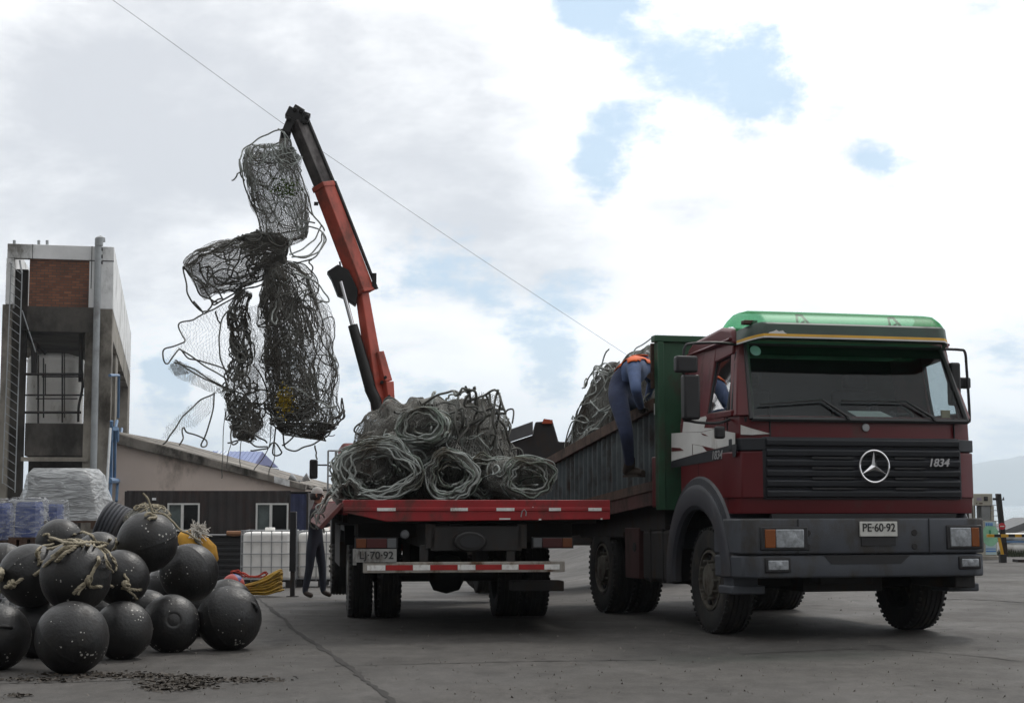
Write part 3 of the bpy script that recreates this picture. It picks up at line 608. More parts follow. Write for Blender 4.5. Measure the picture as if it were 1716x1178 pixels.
    MS = Matrix.Translation(T.on(1201, 763, 0, XS - .009)) @ Matrix.Rotation(R(-90), 4, 'Z') @ Matrix.Rotation(R(90), 4, 'X')
    text_mesh('1834', .115, 'model_lettering', M_['silver_letter'], root, MS, .002, 1.25, .2, .002)
    b(MB().lathe([(.001, -.008), (.036, -.006), (.04, .002)], (.05, .018, 1.985), 'y', 20), 'round_badge', 'steel')
    # dark belt and pale flash on the cab side
    b(MB().prism(side([(1125, 773), (1180, 758), (1235, 744), (1233, 765), (1180, 775), (1125, 784)]), (-.003, 0, 0)), 'side_belt', 'grille')
    z7 = lambda pts: [(1120 + u * .1867, 560 + v * .1867) for u, v in pts]
    fl = MB()
    for pts in ([(30, 890), (130, 882), (300, 880), (420, 850), (600, 886), (600, 985), (420, 1030), (300, 1000), (215, 985), (215, 1085), (30, 1138)], [(128, 880), (138, 785), (335, 735), (345, 752), (322, 840), (420, 846), (300, 876)], [(222, 990), (300, 1004), (415, 1032), (222, 1082)]):
        fl.prism(side(z7(pts)), (-.003, 0, 0))
    b(fl, 'white_flash', 'white')
    fl = MB()
    for pts in ([(30, 1015), (105, 1020), (140, 1042), (30, 1052)], [(300, 1000), (420, 1028), (345, 1048)], [(290, 885), (330, 898), (360, 914), (310, 905)]):
        fl.prism(side(z7(pts), XS - .0075), (-.002, 0, 0))
    b(fl, 'red_flash', 'red')
    tip = MB(); tip.prism([Vector((x, y - .012, z)) for x, y, z in ((-1.19, .118, 2.0), (-1.10, .07, 1.965), (-.93, .025, 1.915), (-1.10, .07, 1.905), (-1.19, .118, 1.91))], (0, -.003, 0)); b(tip, 'white_flash', 'white')
    gp_ = MB()
    for x in (-.93, .98): gp_.box((x - .004, .010, 1.89), (x + .004, .03, 2.085))
    gp_.box((XS - .002, 1.1, 1.55), (XS + .01, 1.106, 2.15)); gp_.box((XS - .002, .325, 1.2), (XS + .01, .331, 2.1))
    b(gp_, 'panel_gap', 'black')
    # bumper with lamps
    def ring(x, c, d, z0, z1, y0, yb=.62, name='bumper', m='bumper', bev=.02):
        pl = plan(x, c, d, y0, yb); return b(MB().prism([(u, v, z0) for u, v in pl], (0, 0, z1 - z0)), name, m, bevel=bev)
    bu = ring(1.28, .16, .13, .795, 1.125, -.09); ring(1.275, .16, .13, .575, .785, -.075)
    b(MB().box((-.72, -.10, .80), (-.714, -.085, 1.12)).box((.62, -.10, .80), (.626, -.085, 1.12)), 'bumper_gap', 'black')
    b(MB().prism([(-.46, -.079, .782), (.43, -.079, .782), (.33, -.079, .70), (-.38, -.079, .70)], (0, .02, 0)), 'air_intake', 'black')
    b(MB().box((-.95, -.03, 1.126), (.95, .02, 1.168)), 'bumper_slot', 'black')
    mb = MB()
    for x in (-.62, .47):
        for z in (.86, .99): mb.lathe([(.001, -.004), (.028, -.004), (.034, .004)], (x, -.092, z), 'y', 12)
    b(mb, 'bumper_bolt', 'dark')
    def lamp(xa, xb, za, zb, amb, y=-.092, name='headlight'):
        f = b(MB().box((xa, y - .012, za), (xb, y + .02, zb)), name, 'black', bevel=.012)
        w = (xb - xa); l0, l1 = xa + .075 * w + .01, xb - .075 * w - .01; zc0, zc1 = za + .025, zb - .025
        if amb:
            am = .27 * (l1 - l0); a0, a1 = (l0, l0 + am) if amb < 0 else (l1 - am, l1); l0, l1 = (l0 + am + .004, l1) if amb < 0 else (l0, l1 - am - .004)
            b(MB().box((a0, y - .020, zc0), (a1, y, zc1)), 'indicator', 'amber', p=f, bevel=.006)
        b(MB().box((l0, y - .022, zc0), (l1, y, zc1)), 'lens', 'lens', p=f, bevel=.008)
        r_ = min(zc1 - zc0, l1 - l0) * .42
        b(MB().lathe([(r_, -.002), (r_ * .7, -.006), (.001, -.008)], ((l0 + l1) / 2, y - .021, (zc0 + zc1) / 2), 'y', 24), 'reflector', 'lens', p=f, smooth='all')
    lamp(-1.10, -.62, .83, 1.05, -1); lamp(.80, 1.18, .83, 1.06, 1); lamp(-1.05, -.79, .625, .765, 0, -.078, 'fog_lamp'); lamp(.93, 1.165, .64, .765, 0, -.078, 'fog_lamp')
    pb = b(MB().box((-.10, -.112, .955), (.285, -.095, 1.095)), 'number_plate', 'plate', bevel=.004)
    text_mesh('PE\u00b760\u00b792', .105, 'plate_text', M_['plate_ink'], pb, MX(.093, -.114, 1.035), .002, .92, 0, .0015)
    b(MB().box((-.08, -.10, .87), (.27, -.092, .945)), 'plate_recess', 'black')
    # wipers, antenna, mirrors
    q = lambda u, v, k=.02: (lambda p: p + Vector((0, 0, 0)))(T.on(1100 + u * .359, 500 + v * .359, 1, .06 - k))
    for pv, el, bl in (((890, 562), (770, 482), (478, 502)), ((1290, 568), (1160, 490), (858, 486))):
        def onws(u, v):
            r = T.m.transposed() @ ray(1100 + u * .359, 500 + v * .359); c = T.loc((0, 0, H)); return c + r * ((ws[0] - c).dot(wsn) / r.dot(wsn)) + wsn * .035
        a_, b_, c_ = onws(*pv), onws(*el), onws(*bl)
        mb = MB(); mb.tube([a_, b_], [.018, .010], 6); mb.tube([b_ + (b_ - c_) * .02, c_], .009, 5); mb.cyl(a_ - wsn * .03, a_ + wsn * .01, .025, n=10)
        b(mb, 'wiper', 'black')
    a0 = T.on(1613, 714, 1, .15); b(MB().tube([a0, T.on(1568, 552, 1, .15)], .003, 5), 'antenna', 'black')
    def mpt(u, v, y): return T.on(1100 + u * .359, 500 + v * .359, 1, y)
    def hous(u0, v0, u1, v1, y, dep, name='mirror', par=root):
        p0, p1 = mpt(u0, v0, y), mpt(u1, v1, y); c_ = (p0 + p1) / 2
        o_ = b(MB().cbox(c_, (abs(p1.x - p0.x), dep, abs(p0.z - p1.z))), name, 'black', p=par, bevel=.022, seg=3)
        b(MB().cbox(c_ + Vector((0, dep / 2 + .001, 0)), (abs(p1.x - p0.x) * .82, .004, abs(p0.z - p1.z) * .86)), 'mirror_glass', 'mirrorglass', p=o_)
    ya = .22
    b(MB().tube(catmull([Vector((-1.12, .38, 2.79)), mpt(280, 207, ya), mpt(160, 212, ya), mpt(132, 230, ya), mpt(127, 300, ya), mpt(127, 540, ya), mpt(150, 571, ya), mpt(275, 583, ya), Vector((-1.24, .25, 2.06))], 4), .014, 7), 'mirror_arm', 'black')
    hous(86, 268, 188, 348, ya - .05, .10); hous(120, 356, 198, 566, ya - .05, .11)
    hous(272, 596, 318, 655, .12, .07, 'kerb_mirror')
    yb = .30
    b(MB().tube(catmull([Vector((1.09, .38, 2.79)), mpt(1335, 237, yb), mpt(1415, 240, yb), mpt(1440, 252, yb), mpt(1448, 330, yb), mpt(1462, 545, yb), mpt(1455, 578, yb), mpt(1432, 588, yb), Vector((1.22, .28, 2.04))], 4), .014, 7), 'mirror_arm', 'black')
    hous(1364, 300, 1414, 500, yb - .03, .11); hous(1390, 368, 1462, 422, yb + .07, .08)
    # inside the cab
    mb = MB(); mb.box((-1.16, 1.50, 2.05), (1.16, 1.56, 2.78)); mb.box((-1.15, .1, 2.03), (1.15, .55, 2.075)); b(mb, 'cab_interior', 'black')
    for x in (-.6, .6):
        mb = MB(); mb.box((x - .25, .95, 1.9), (x + .25, 1.4, 2.1)); mb.box((x - .25, 1.3, 2.1), (x + .25, 1.45, 2.45)); mb.box((x - .14, 1.3, 2.47), (x + .14, 1.42, 2.62)); b(mb, 'seat', 'seat', bevel=.05)
    mb = MB(); c0 = Vector((.62, .62, 2.16)); mb.tube([c0 + Vector((.23 * math.cos(a), .21 * math.sin(a) * .75, .21 * math.sin(a) * .62)) for a in np.linspace(0, 2 * math.pi, 33)[:-1]], .017, 8, closed=True); mb.cyl(c0, c0 + Vector((0, -.2, -.18)), .04); mb.tube([c0 + Vector((-.2, 0, 0)), c0 + Vector((.2, 0, 0))], .016, 6)
    b(mb, 'steering_wheel', 'seat', smooth=True)
    b(MB().prism([(.02, .10, 2.085), (.40, .10, 2.085), (.33, .26, 2.16), (-.02, .26, 2.16)], (0, .001, -.002)), 'paper', 'white')
    b(MB().box((1.0 - .09, .12, 2.09), (1.0, .14, 2.17)), 'dash_card', mat('tan_card', (.36, .29, .17), .8))
    d_ = ws[3] + (ws[0] - ws[3]) * .10 + (ws[2] - ws[3]) * .045 + wsn * .006
    b(MB().lathe([(.001, 0), (.05, 0), (.055, .001)], (0, 0, 0), 'y', 24).xf(Matrix.Translation(d_) @ Matrix.Rotation(-math.atan2(.295, .70), 4, 'X')), 'round_sticker', mat('pale_blue_sticker', (.30, .42, .45), .5))
    # arches, steps, wheels, chassis
    for s in (-1, 1):
        mb = MB(); an = np.linspace(R(2), R(186), 30)
        sec = [(.66, 1.275), (.70, 1.30), (.86, 1.305), (.90, 1.285), (.90, 1.27), (.965, 1.262), (.985, 1.24), (.985, .80), (.955, .80), (.955, 1.20), (.68, 1.20), (.66, 1.22)]
        vs = [(s * x, 1.08 - r_ * math.cos(a) * (1.0 if a < 1.57 else .98), .56 + r_ * math.sin(a)) for a in an for r_, x in sec]; m_ = len(sec)
        mb.add(vs, [(i * m_ + k, i * m_ + (k + 1) % m_, (i + 1) * m_ + (k + 1) % m_, (i + 1) * m_ + k) for i in range(len(an) - 1) for k in range(m_)] + [tuple(range(m_)), tuple(range((len(an) - 1) * m_, len(an) * m_))])
        b(mb, 'wheel_arch', 'fender', smooth=30)
        b(MB().box((min(s * 1.28, s * .95), .16, .42), (max(s * 1.28, s * .95), .52, .50)).box((min(s * 1.26, s * 1.0), .2, .49), (max(s * 1.26, s * 1.0), .44, .60)), 'step', 'bumper', bevel=.015)
        disc_wheel('wheel', root, (s * 1.02, 1.08, .525), .525, .30, s)
        disc_wheel('wheel', root, (s * 1.08, 4.5, .525 + .02), .525, .28, s, dual=True)
    mb = MB()
    for s in (-1, 1): mb.box((s * .42 - .05, .15, .80), (s * .42 + .05, 6.3, 1.06))
    mb.cyl((-1.0, 1.08, .5), (1.0, 1.08, .5), .07); mb.cyl((-.9, 4.5, .54), (.9, 4.5, .54), .10); mb.lathe([(.001, -.25), (.2, -.15), (.24, 0), (.2, .15), (.001, .25)], (0, 4.5, .55), 'x', 16)
    mb.box((-.42, .5, .42), (.42, 1.6, 1.15)); mb.box((-.9, .75, .47), (.5, 1.5, .60)); mb.box((-.35, .25, .50), (.2, .55, .60)); mb.box((-1.0, .35, .62), (1.0, 1.8, 1.16))
    mb.cyl((-.3, 1.6, .7), (-.1, 4.4, .6), .06); mb.box((-1.16, 1.75, 1.02), (1.16, 2.0, 1.2))
    for x in (-.75, -.68, .1): mb.cyl((x, .9, .50), (x, .9, .415), .02, n=6)
    b(mb, 'chassis', 'dark', bevel=.01)
    mb = MB(); mb.cyl((.78, .55, .53), (1.06, .18, .50), .055); mb.box((.94, .02, .46), (1.16, .4, .60)); b(mb, 'exhaust_pipe', 'dark', bevel=.015)
    mb = MB(); mb.box((-1.22, 1.98, .45), (-.70, 2.95, 1.02)); t_ = b(mb, 'fuel_tank', 'dark', bevel=.05, seg=3)
    b(MB().box((-1.226, 2.25, .45), (-1.2, 2.29, 1.03)).box((-1.226, 2.65, .45), (-1.2, 2.69, 1.03)), 'tank_strap', 'dark', p=t_)
    b(MB().box((.70, 1.98, .45), (1.22, 3.3, 1.02)), 'fuel_tank', 'dark', bevel=.05, seg=3)
    tb = b(MB().box((-1.24, 3.0, .47), (-.75, 3.5, 1.03)), 'tool_box', mat('dull_maroon_box', (.05, .016, .015), .7, dirt=(.03, .022, .018)), bevel=.01)
    b(MB().lathe([(.001, -.01), (.05, -.008), (.055, .0)], (-1.242, 3.15, .82), 'x', 16), 'box_latch', 'dark', p=tb)
    mb = MB(); mb.box((-1.22, 3.6, .9), (-.76, 5.4, 1.0)); mb.box((.76, 3.6, .9), (1.22, 5.4, 1.0)); b(mb, 'mudguard', 'dark', bevel=.03)
    # stake bed: green headboard, corrugated sides with rusty rails, sloping gently to the tail
    XB = -1.34; bed_top = lambda y: 2.37 - .108 * (y - 2.2); bed_low = lambda y: 1.50 - .062 * (y - 2.2); YR = 7.3; YH = 1.98
    def rail(mb, x0, x1, f, h0, h1, y0, y1, n=6):
        for i in range(n):
            ya_, yb_ = y0 + (y1 - y0) * i / n, y0 + (y1 - y0) * (i + 1) / n
            mb.add([(x, y, f(y) + h) for y in (ya_, yb_) for h in (h0, h1) for x in (x0, x1)], [(0, 1, 3, 2), (4, 6, 7, 5), (0, 4, 5, 1), (2, 3, 7, 6), (0, 2, 6, 4), (1, 5, 7, 3)])
    for s in (-1, 1):
        xo, xi = s * -XB, s * (-XB - .05); mb = MB(); ny = 27; vs = []
        for i in range(ny * 4 + 1):
            y = YH + .14 + (YR - YH - .14) * i / (ny * 4); o_ = (0, .034, .034, 0)[i % 4] * s; y += (0, -.018, -.045, -.06)[i % 4]
            vs += [(xi + o_, y, bed_low(y)), (xi + o_, y, bed_top(y))]
        mb.add(vs, [(2 * i, 2 * i + 2, 2 * i + 3, 2 * i + 1) for i in range(ny * 4)])
        w_ = b(mb, 'side_board', 'boardsteel'); sd = w_.modifiers.new('thick', 'SOLIDIFY'); sd.thickness = .004
        mb = MB(); rail(mb, min(xo + s * .02, xi), max(xo + s * .02, xi), bed_top, -.10, .02, YH + .14, YR); rail(mb, min(xo, xi), max(xo, xi), bed_low, -.07, .03, YH + .14, YR)
        b(mb, 'side_rail', 'rust')
        mb = MB(); rail(mb, min(xo - s * .01, xi), max(xo - s * .01, xi), bed_low, -.22, -.07, YH + .1, YR); b(mb, 'bed_skirt', mat('brown_red_skirt_paint', (.075, .022, .018), .7, dirt=(.03, .022, .018), dirt_amt=.5, dscale=4) if s < 0 else 'rust')
        b(MB().box((min(xo, xi) - .01, YH + .11, 1.25), (max(xo, xi) + .01, YH + .24, 1.78)), 'corner_post', 'red', bevel=.01)
    mb = MB(); rail(mb, -1.3, 1.3, bed_low, -.12, -.03, YH + .14, YR); b(mb, 'bed_floor', 'dark')
    for s in (-1, 1): b(MB().prism([(s * 1.22, YH + .2, 1.02), (s * 1.22, YH + .2, 1.30), (s * 1.22, YR - .1, 1.06), (s * 1.22, YR - .1, .88)], (-s * .05, 0, 0)), 'dark_filler_panel', 'dark')  # added dark panels that blacken the open gap beneath the bed
    mb = MB()
    for y in np.arange(2.3, 6.5, .6): mb.box((-1.17, y, 1.065), (1.17, y + .1, bed_low(y) - .13))
    b(mb, 'cross_beams', 'dark')
    mb = MB(); mb.box((-1.29, YR - .05, bed_low(YR) - .1), (1.29, YR, bed_top(YR))); b(mb, 'tailgate', 'boardsteel')
    mb = MB(); mb.box((-1.36, YH, 1.22), (1.36, YH + .05, 3.02)); mb.box((-1.39, YH - .03, 2.985), (1.39, YH + .10, 3.055))
    for x in (-1.36, -.7, 0, .7, 1.29): mb.box((x, YH - .03, 1.22), (x + .07, YH + .09, 2.985))
    hb = b(mb, 'headboard', 'green', bevel=.008)
    b(MB().box((-1.385, YH + .105, 2.5), (-1.25, YH + .14, 2.98)), 'headboard_post', 'rust')
    b(MB().box((-1.365, YH + .092, 2.22), (-1.33, YH + .10, 2.34)), 'reflector', 'white', p=hb)
    return root
build_cargo_truck()
#SECTION_END_2
# ------------------------------------------------------------------ the red flatbed truck with its loading crane
_p0 = P(575, 838, 15.6)
T1 = Frame((_p0.x, 15.6, -.005), 8, 0); BEDZ = 1.33
def build_flatbed():
    T = T1; root = thing('flatbed_truck', 'red flatbed crane truck seen from behind, its open bed loaded with rolled nets', 'truck', T.o, T.e)
    def b(mb, n, m, p=root, **k): return mb.build(n, M_[m] if isinstance(m, str) else m, p, **k)
    MX = lambda x, y, z: Matrix.Translation((x, y, z)) @ Matrix.Rotation(R(90), 4, 'X')
    Wd, Lb = 2.62, 6.4
    mb = MB(); mb.box((.02, .04, BEDZ - .09), (Wd - .02, Lb, BEDZ - .004)); deck = b(mb, 'bed_deck', 'dark')
    # tail channel: chamfered lower edge at the left, ridged face
    mb = MB()
    pr = [(0, BEDZ + .004), (Wd, BEDZ + .004), (Wd, 1.145), (.42, 1.125), (0, 1.215)]
    mb.prism([(x, 0, z) for x, z in pr], (0, .06, 0))
    mb.prism([(0.0, -.010, 1.262), (0.0, -.010, 1.225), (Wd, -.010, 1.225), (Wd, -.010, 1.262)], (0, .012, 0))
    tail = b(mb, 'tail_beam', 'red_bed', bevel=.008)
    for u0, u1 in ((632, 663), (755, 784), (832, 862), (920, 940), (986, 1008)):
        p0 = T.on(u0, 850, 1, -.012); p1 = T.on(u1, 850, 1, -.012)
        b(MB().box((p0.x, -.013, 1.228), (p1.x, -.0105, 1.258)), 'reflective_strip', 'tape_white', p=tail)
    mb = MB(); mb.tube([T.on(u, v, 1, -.006) for u, v in ((873, 866), (875, 856), (879, 853), (882, 858), (881, 864))], .006, 5); b(mb, 'tie_hook', 'steel', p=tail)
    mb = MB()
    for u, v, w in ((846, 869, 18), (905, 870, 4), (1008, 869, 3), (893, 850, 2)):
        c = T.on(u, v, 1, -.003); mb.box((c.x - w * .003, -.004, c.z - .008), (c.x + w * .003, -.001, c.z + .006))
    b(mb, 'scuffed_paint', 'tape_white', p=tail)
    mb = MB(); mb.box((0, .06, 1.19), (.05, Lb, BEDZ - .0)); b(mb, 'bed_side_rail', 'red_bed')
    mb = MB(); mb.box((Wd - .05, .06, 1.19), (Wd, Lb, BEDZ - .0)); b(mb, 'bed_side_rail', 'red_bed')
    # dropped side board hanging off the left edge
    mb = MB(); d = Vector((-.215, 0, -.235)); nrm = Vector((-.235, 0, .215)).normalized() * .04
    for y0, y1 in ((.0, 5.9),):
        a = Vector((-.015, y0, BEDZ - .02)); mb.prism([a, a + d, a + d - nrm, a - nrm], (0, y1 - y0, 0))
    b(mb, 'drop_side', mat('dull_red_side_board', (.12, .022, .02), .65, dirt=(.05, .035, .03), dirt_amt=.5, dscale=4), bevel=.006)
    # chassis, axle, wheels, underrun bar
    mb = MB()
    for x in (.85, 1.75): mb.box((x - .05, .05, .86), (x + .05, 8.6, 1.10))
    for y in np.arange(.4, 6.2, .7): mb.box((.06, y, 1.10), (Wd - .06, y + .08, 1.242))
    mb.box((.85, .05, .84), (1.75, .12, 1.08)); mb.cyl((.3, 3.0, .5), (2.3, 3.0, .5), .09); mb.lathe([(.001, -.24), (.19, -.15), (.23, 0), (.19, .15), (.001, .24)], (1.3, 3.0, .5), 'x', 16)
    mb.box((.62, 2.5, .55), (.72, 3.6, .66)); mb.box((1.88, 2.5, .55), (1.98, 3.6, .66)); mb.box((.95, 3.9, .5), (1.65, 5.2, .95)); mb.cyl((1.3, 3.2, .52), (1.3, 6.5, .7), .05)
    mb.cyl((.4, 7.9, .5), (2.2, 7.9, .5), .07); mb.box((.1, 3.8, .55), (.7, 5.6, 1.05)); mb.box((1.9, 3.8, .55), (2.5, 5.6, 1.05)); mb.box((.2, 1.2, .95), (.8, 2.2, 1.15)); mb.box((1.8, .9, .9), (2.4, 2.3, 1.15))
    b(mb, 'chassis', 'dark', bevel=.008)
    mb = MB(); mb.lathe([(.001, 0), (.15, 0), (.165, .02), (.165, .10), (.001, .10)], (1.235, -.0, .93), 'y', 24).xf(Matrix.Translation((0, .0, .93)) @ Matrix.Diagonal((1, 1, .62, 1)) @ Matrix.Translation((0, 0, -.93)))
    tw = b(mb, 'tow_coupling', 'hyd', smooth=True, bevel=.01)
    b(MB().lathe([(.001, 0), (.10, 0), (.10, .01)], (1.235, -.012, .93), 'y', 20).xf(Matrix.Translation((0, 0, .93)) @ Matrix.Diagonal((1, 1, .62, 1)) @ Matrix.Translation((0, 0, -.93))), 'coupling_mouth', 'black', p=tw)
    for x in (.30, 2.30):
        disc_wheel('wheel', root, (x, 3.0, .515), .515, .27, -1 if x < 1 else 1, dual=True)
        disc_wheel('wheel', root, (x - .05 if x < 1 else x + .05, 7.9, .515), .515, .27, -1 if x < 1 else 1)
    mb = MB()
    for x in (.1, 1.96): mb.prism([(x, 2.2, .85), (x, 2.35, 1.06), (x, 3.6, 1.06), (x, 3.75, .85), (x, 3.55, 1.0), (x, 2.4, 1.0)], (.62, 0, 0))
    b(mb, 'mudguard', 'black')
    mb = MB(); mb.box((.20, .02, .632), (2.17, .10, .735)); bar = b(mb, 'underrun_bar', mat('pale_rusty_bar', (.30, .28, .25), .7, var=.2, scale=5, dirt=(.10, .055, .03), dirt_amt=.5, dscale=6), bevel=.006)
    xs = [T.on(u, 946, 1, .018).x for u in (615, 646, 692, 721, 767, 797, 841, 869, 912, 938)]
    for i in range(9): b(MB().box((xs[i] + .002, .016, .658), (xs[i + 1] - .002, .0195, .708)), 'reflective_strip', 'tape_white' if i % 2 == 0 else 'tape_red', p=bar)
    mb = MB()
    for x in (.75, 1.6): mb.box((x, .06, .72), (x + .08, .12, .9))
    b(mb, 'bar_bracket', 'dark')
    pl = b(MB().box((.118, .01, .735), (.52, .022, .862)), 'number_plate', 'platedirty', bevel=.003)
    text_mesh('LJ\u00b770\u00b792', .10, 'plate_text', M_['plate_ink'], pl, MX(.325, .008, .80), .002, 1.02, 0, .0015)
    b(MB().box((.10, .02, .71), (.135, .04, .865)), 'plate_bracket', 'platedirty')
    for x0, cols in ((.13, ('amber_dim', 'red_dim', 'lens_dim')), (1.86, ('lens_dim', 'red_dim', 'amber_dim'))):
        hb = b(MB().box((x0 - .01, .04, .862), (x0 + .40, .10, .972)), 'tail_light', 'black')
        ws_ = (.10, .20, .09) if cols[0] == 'amber_dim' else (.09, .20, .10); x = x0
        for w, c in zip(ws_, cols):
            b(MB().box((x, .026, .872), (x + w - .004, .05, .962)), 'lamp_lens', c, p=hb, bevel=.005); x += w
    b(MB().lathe([(.001, -.02), (.035, -.015), (.045, .01)], (.60, .03, 1.0), 'y', 14), 'reverse_lamp', 'lens_dim')
    b(MB().box((1.70, .35, .43), (2.22, .60, .53)), 'tool_step', 'dark', bevel=.01)
    # cab and headboard rack beyond the load
    mb = MB(); mb.prism([(.22, 7.1, .75), (.22, 7.1, 2.05), (.22, 7.25, 2.16), (.22, 8.5, 2.14), (.22, 8.95, 1.6), (.22, 9.1, 1.4), (.22, 9.15, .6), (.22, 8.5, .6), (.22, 8.4, 1.0), (.22, 7.4, 1.0), (.22, 7.3, .75)], (2.16, 0, 0))
    cb = b(mb, 'cab', 'red_bed', bevel=.06, seg=3)
    b(MB().prism([(.55, 7.093, 1.5), (2.05, 7.093, 1.5), (2.05, 7.093, 1.95), (.55, 7.093, 1.95)], (0, .004, 0)), 'rear_window', 'black', p=cb)
    mb = MB()
    for x in (.02, .12, .22): mb.tube([(x, 6.42, BEDZ), (x, 6.42, 2.02)], .014, 6)
    for z in (1.5, 1.68, 1.86, 2.02): mb.tube([(.02, 6.42, z), (1.6, 6.42, z)], .014, 6)
    for x in (.8, 1.6): mb.tube([(x, 6.42, BEDZ), (x, 6.42, 2.02)], .014, 6)
    b(mb, 'headboard_rack', 'steel')
    c0 = P(525.5, 786, 22.6); c0 = T.loc(c0)
    mi = b(MB().cbox(c0, (.115, .08, .27)), 'mirror', 'black', bevel=.025, seg=3)
    b(MB().tube([c0 + Vector((0, .03, .06)), c0 + Vector((.2, .1, .06)), Vector((.3, 8.3, 1.75))], .012, 6), 'mirror_arm', 'black', p=mi)
    # ---- crane: column, lower arm, lift cylinder, telescopic boom
    YC = 6.85
    cb0 = T.loc(P(652, 690, 22.6)); base = Vector((cb0.x + .05, YC, 1.2))
    mb = MB(); mb.cbox((base.x, YC, 1.0), (1.7, .5, .5)); mb.cyl((base.x, YC, 1.2), (base.x, YC, 2.35), .16, .13, 14); mb.cbox((base.x, YC, 2.38), (.36, .34, .36))
    b(mb, 'crane_column', 'hyd', bevel=.02)
    def pt(u, v, Y=22.6): return T.loc(P(u, v, Y))
    def boxbeam(mb, a, b_, w0, w1, d0, d1, roll=38):
        a, b_ = Vector(a), Vector(b_); t = (b_ - a).normalized(); u = t.cross(Vector((0, 1, 0))).normalized(); w = t.cross(u)
        c, s_ = math.cos(R(roll)), math.sin(R(roll)); u, w = u * c + w * s_, w * c - u * s_
        vs = []
        for p, ww, dd in ((a, w0, d0), (b_, w1, d1)): vs += [p + u * sx * ww / 2 + w * sy * dd / 2 for sx, sy in ((-1, -1), (1, -1), (1, 1), (-1, 1))]
        mb.add(vs, [(0, 1, 2, 3), (7, 6, 5, 4)] + [(i, (i + 1) % 4, 4 + (i + 1) % 4, 4 + i) for i in range(4)])
        return u, w
    k = .00838 # metres per photo pixel at the crane's distance
    mb = MB(); boxbeam(mb, pt(640, 700), pt(606, 488), 26 * k, 17 * k, 21 * k, 17 * k, 40); lower = b(mb, 'lower_arm', 'orange_crane', bevel=.012)
    mb = MB(); boxbeam(mb, pt(654, 690), pt(648, 640), 13 * k, 18 * k, 13 * k, 17 * k, 40); boxbeam(mb, pt(646, 640), pt(634, 590), 18 * k, 14 * k, 17 * k, 14 * k, 40); b(mb, 'arm_knuckle', 'orange_crane', bevel=.01, p=lower)
    mb = MB()
    for u, v in ((646, 632), (652, 664), (640, 640)): q_ = pt(u, v, 22.42); mb.cyl(q_, q_ + Vector((0, .2, 0)), .022, n=10)
    b(mb, 'pivot_pin', 'hyd', p=lower)
    mb = MB(); mb.tube([pt(634, 702, 22.5), pt(630, 672, 22.5), pt(620, 650, 22.5)], [.055, .085, .085], 12); mb.cyl(pt(622, 655, 22.5), pt(591, 545, 22.5), .085, .07, 14); cy = b(mb, 'lift_cylinder', 'hyd', smooth=40)
    b(MB().cyl(pt(591, 546, 22.5), pt(571, 472, 22.5), .032, n=12), 'piston_rod', 'chrome', p=cy, smooth=True)
    mb = MB(); pl_ = [pt(*q, 22.48) for q in ((548, 455), (566, 443), (584, 452), (600, 486), (597, 512), (580, 500), (566, 494), (556, 468))]
    mb.prism(pl_, (0, .24, 0)); b(mb, 'link_bracket', 'hyd', bevel=.012)
    mb = MB(); A0, A1 = pt(611, 492), pt(542, 311); u, w = boxbeam(mb, A0, A1, 27 * k, 27 * k, 27 * k, 27 * k, 42); boom = b(mb, 'outer_boom', 'orange_crane', bevel=.012)
    mb = MB(); boxbeam(mb, A1 + (A0 - A1) * .035, A1 - (A0 - A1) * .01, 30 * k, 30 * k, 30 * k, 30 * k, 42); boxbeam(mb, A0, A0 + (A1 - A0) * .03, 29 * k, 29 * k, 29 * k, 29 * k, 42); b(mb, 'boom_collar', 'orange_crane', p=boom, bevel=.01)
    t_ = (A1 - A0).normalized(); rt = Vector((t_.z, 0, -t_.x)); rt = rt if rt.x > 0 else -rt
    mb = MB(); mb.tube([A0 + rt * .185, A0 + (A1 - A0) * .5 + rt * .18, A1 + rt * .17], .026, 6); mb.cbox(A0 + rt * .19 + t_ * .12, (.06, .08, .22)); b(mb, 'extension_cylinder', 'hyd', p=boom)
    mb = MB(); mb.cbox(A0 + (A1 - A0) * .87 - rt * .19, (.06, .08, .04)); mb.tube([A0 + (A1 - A0) * .33 - rt * .17, A0 + (A1 - A0) * .22 - rt * .21, A0 + (A1 - A0) * .1 - rt * .19], .014, 6); b(mb, 'boom_fitting', 'hyd', p=boom)
    B0, B1 = A1, pt(498, 205)
    mb = MB(); boxbeam(mb, B0 + (A0 - A1) * .05, B1, 23 * k, 23 * k, 23 * k, 23 * k, 42); inb = b(mb, 'inner_boom', 'boom_inner', bevel=.01)
    mb = MB(); mb.tube([B0 + rt * .15, B1 + rt * .15], .03, 6); b(mb, 'extension_hose', 'hyd', p=inb)
    mb = MB()
    for q, sz, an in (((497, 196), (.30, .22, .15), 25), ((486, 207), (.12, .24, .34), 20), ((482, 222), (.10, .16, .16), 10), ((500, 187), (.16, .2, .10), 30), ((512, 200), (.10, .2, .16), 20), ((492, 190), (.08, .1, .12), 50)):
        mb.cbox(pt(*q), sz, Matrix.Rotation(R(an), 3, 'Y'))
    for q in ((484, 200), (505, 186), (515, 196), (494, 184)): mb.cyl(pt(q[0], q[1], 22.45), pt(q[0], q[1], 22.72), .035, n=10)
    b(mb, 'boom_head', 'hyd', bevel=.01, p=inb)
    mb = MB(); mb.tube(catmull([pt(478, 214), pt(473, 222), pt(474, 233), pt(481, 236), pt(485, 229)], 5), .022, 7); b(mb, 'hook', 'hyd', p=inb)
    return root
build_flatbed()
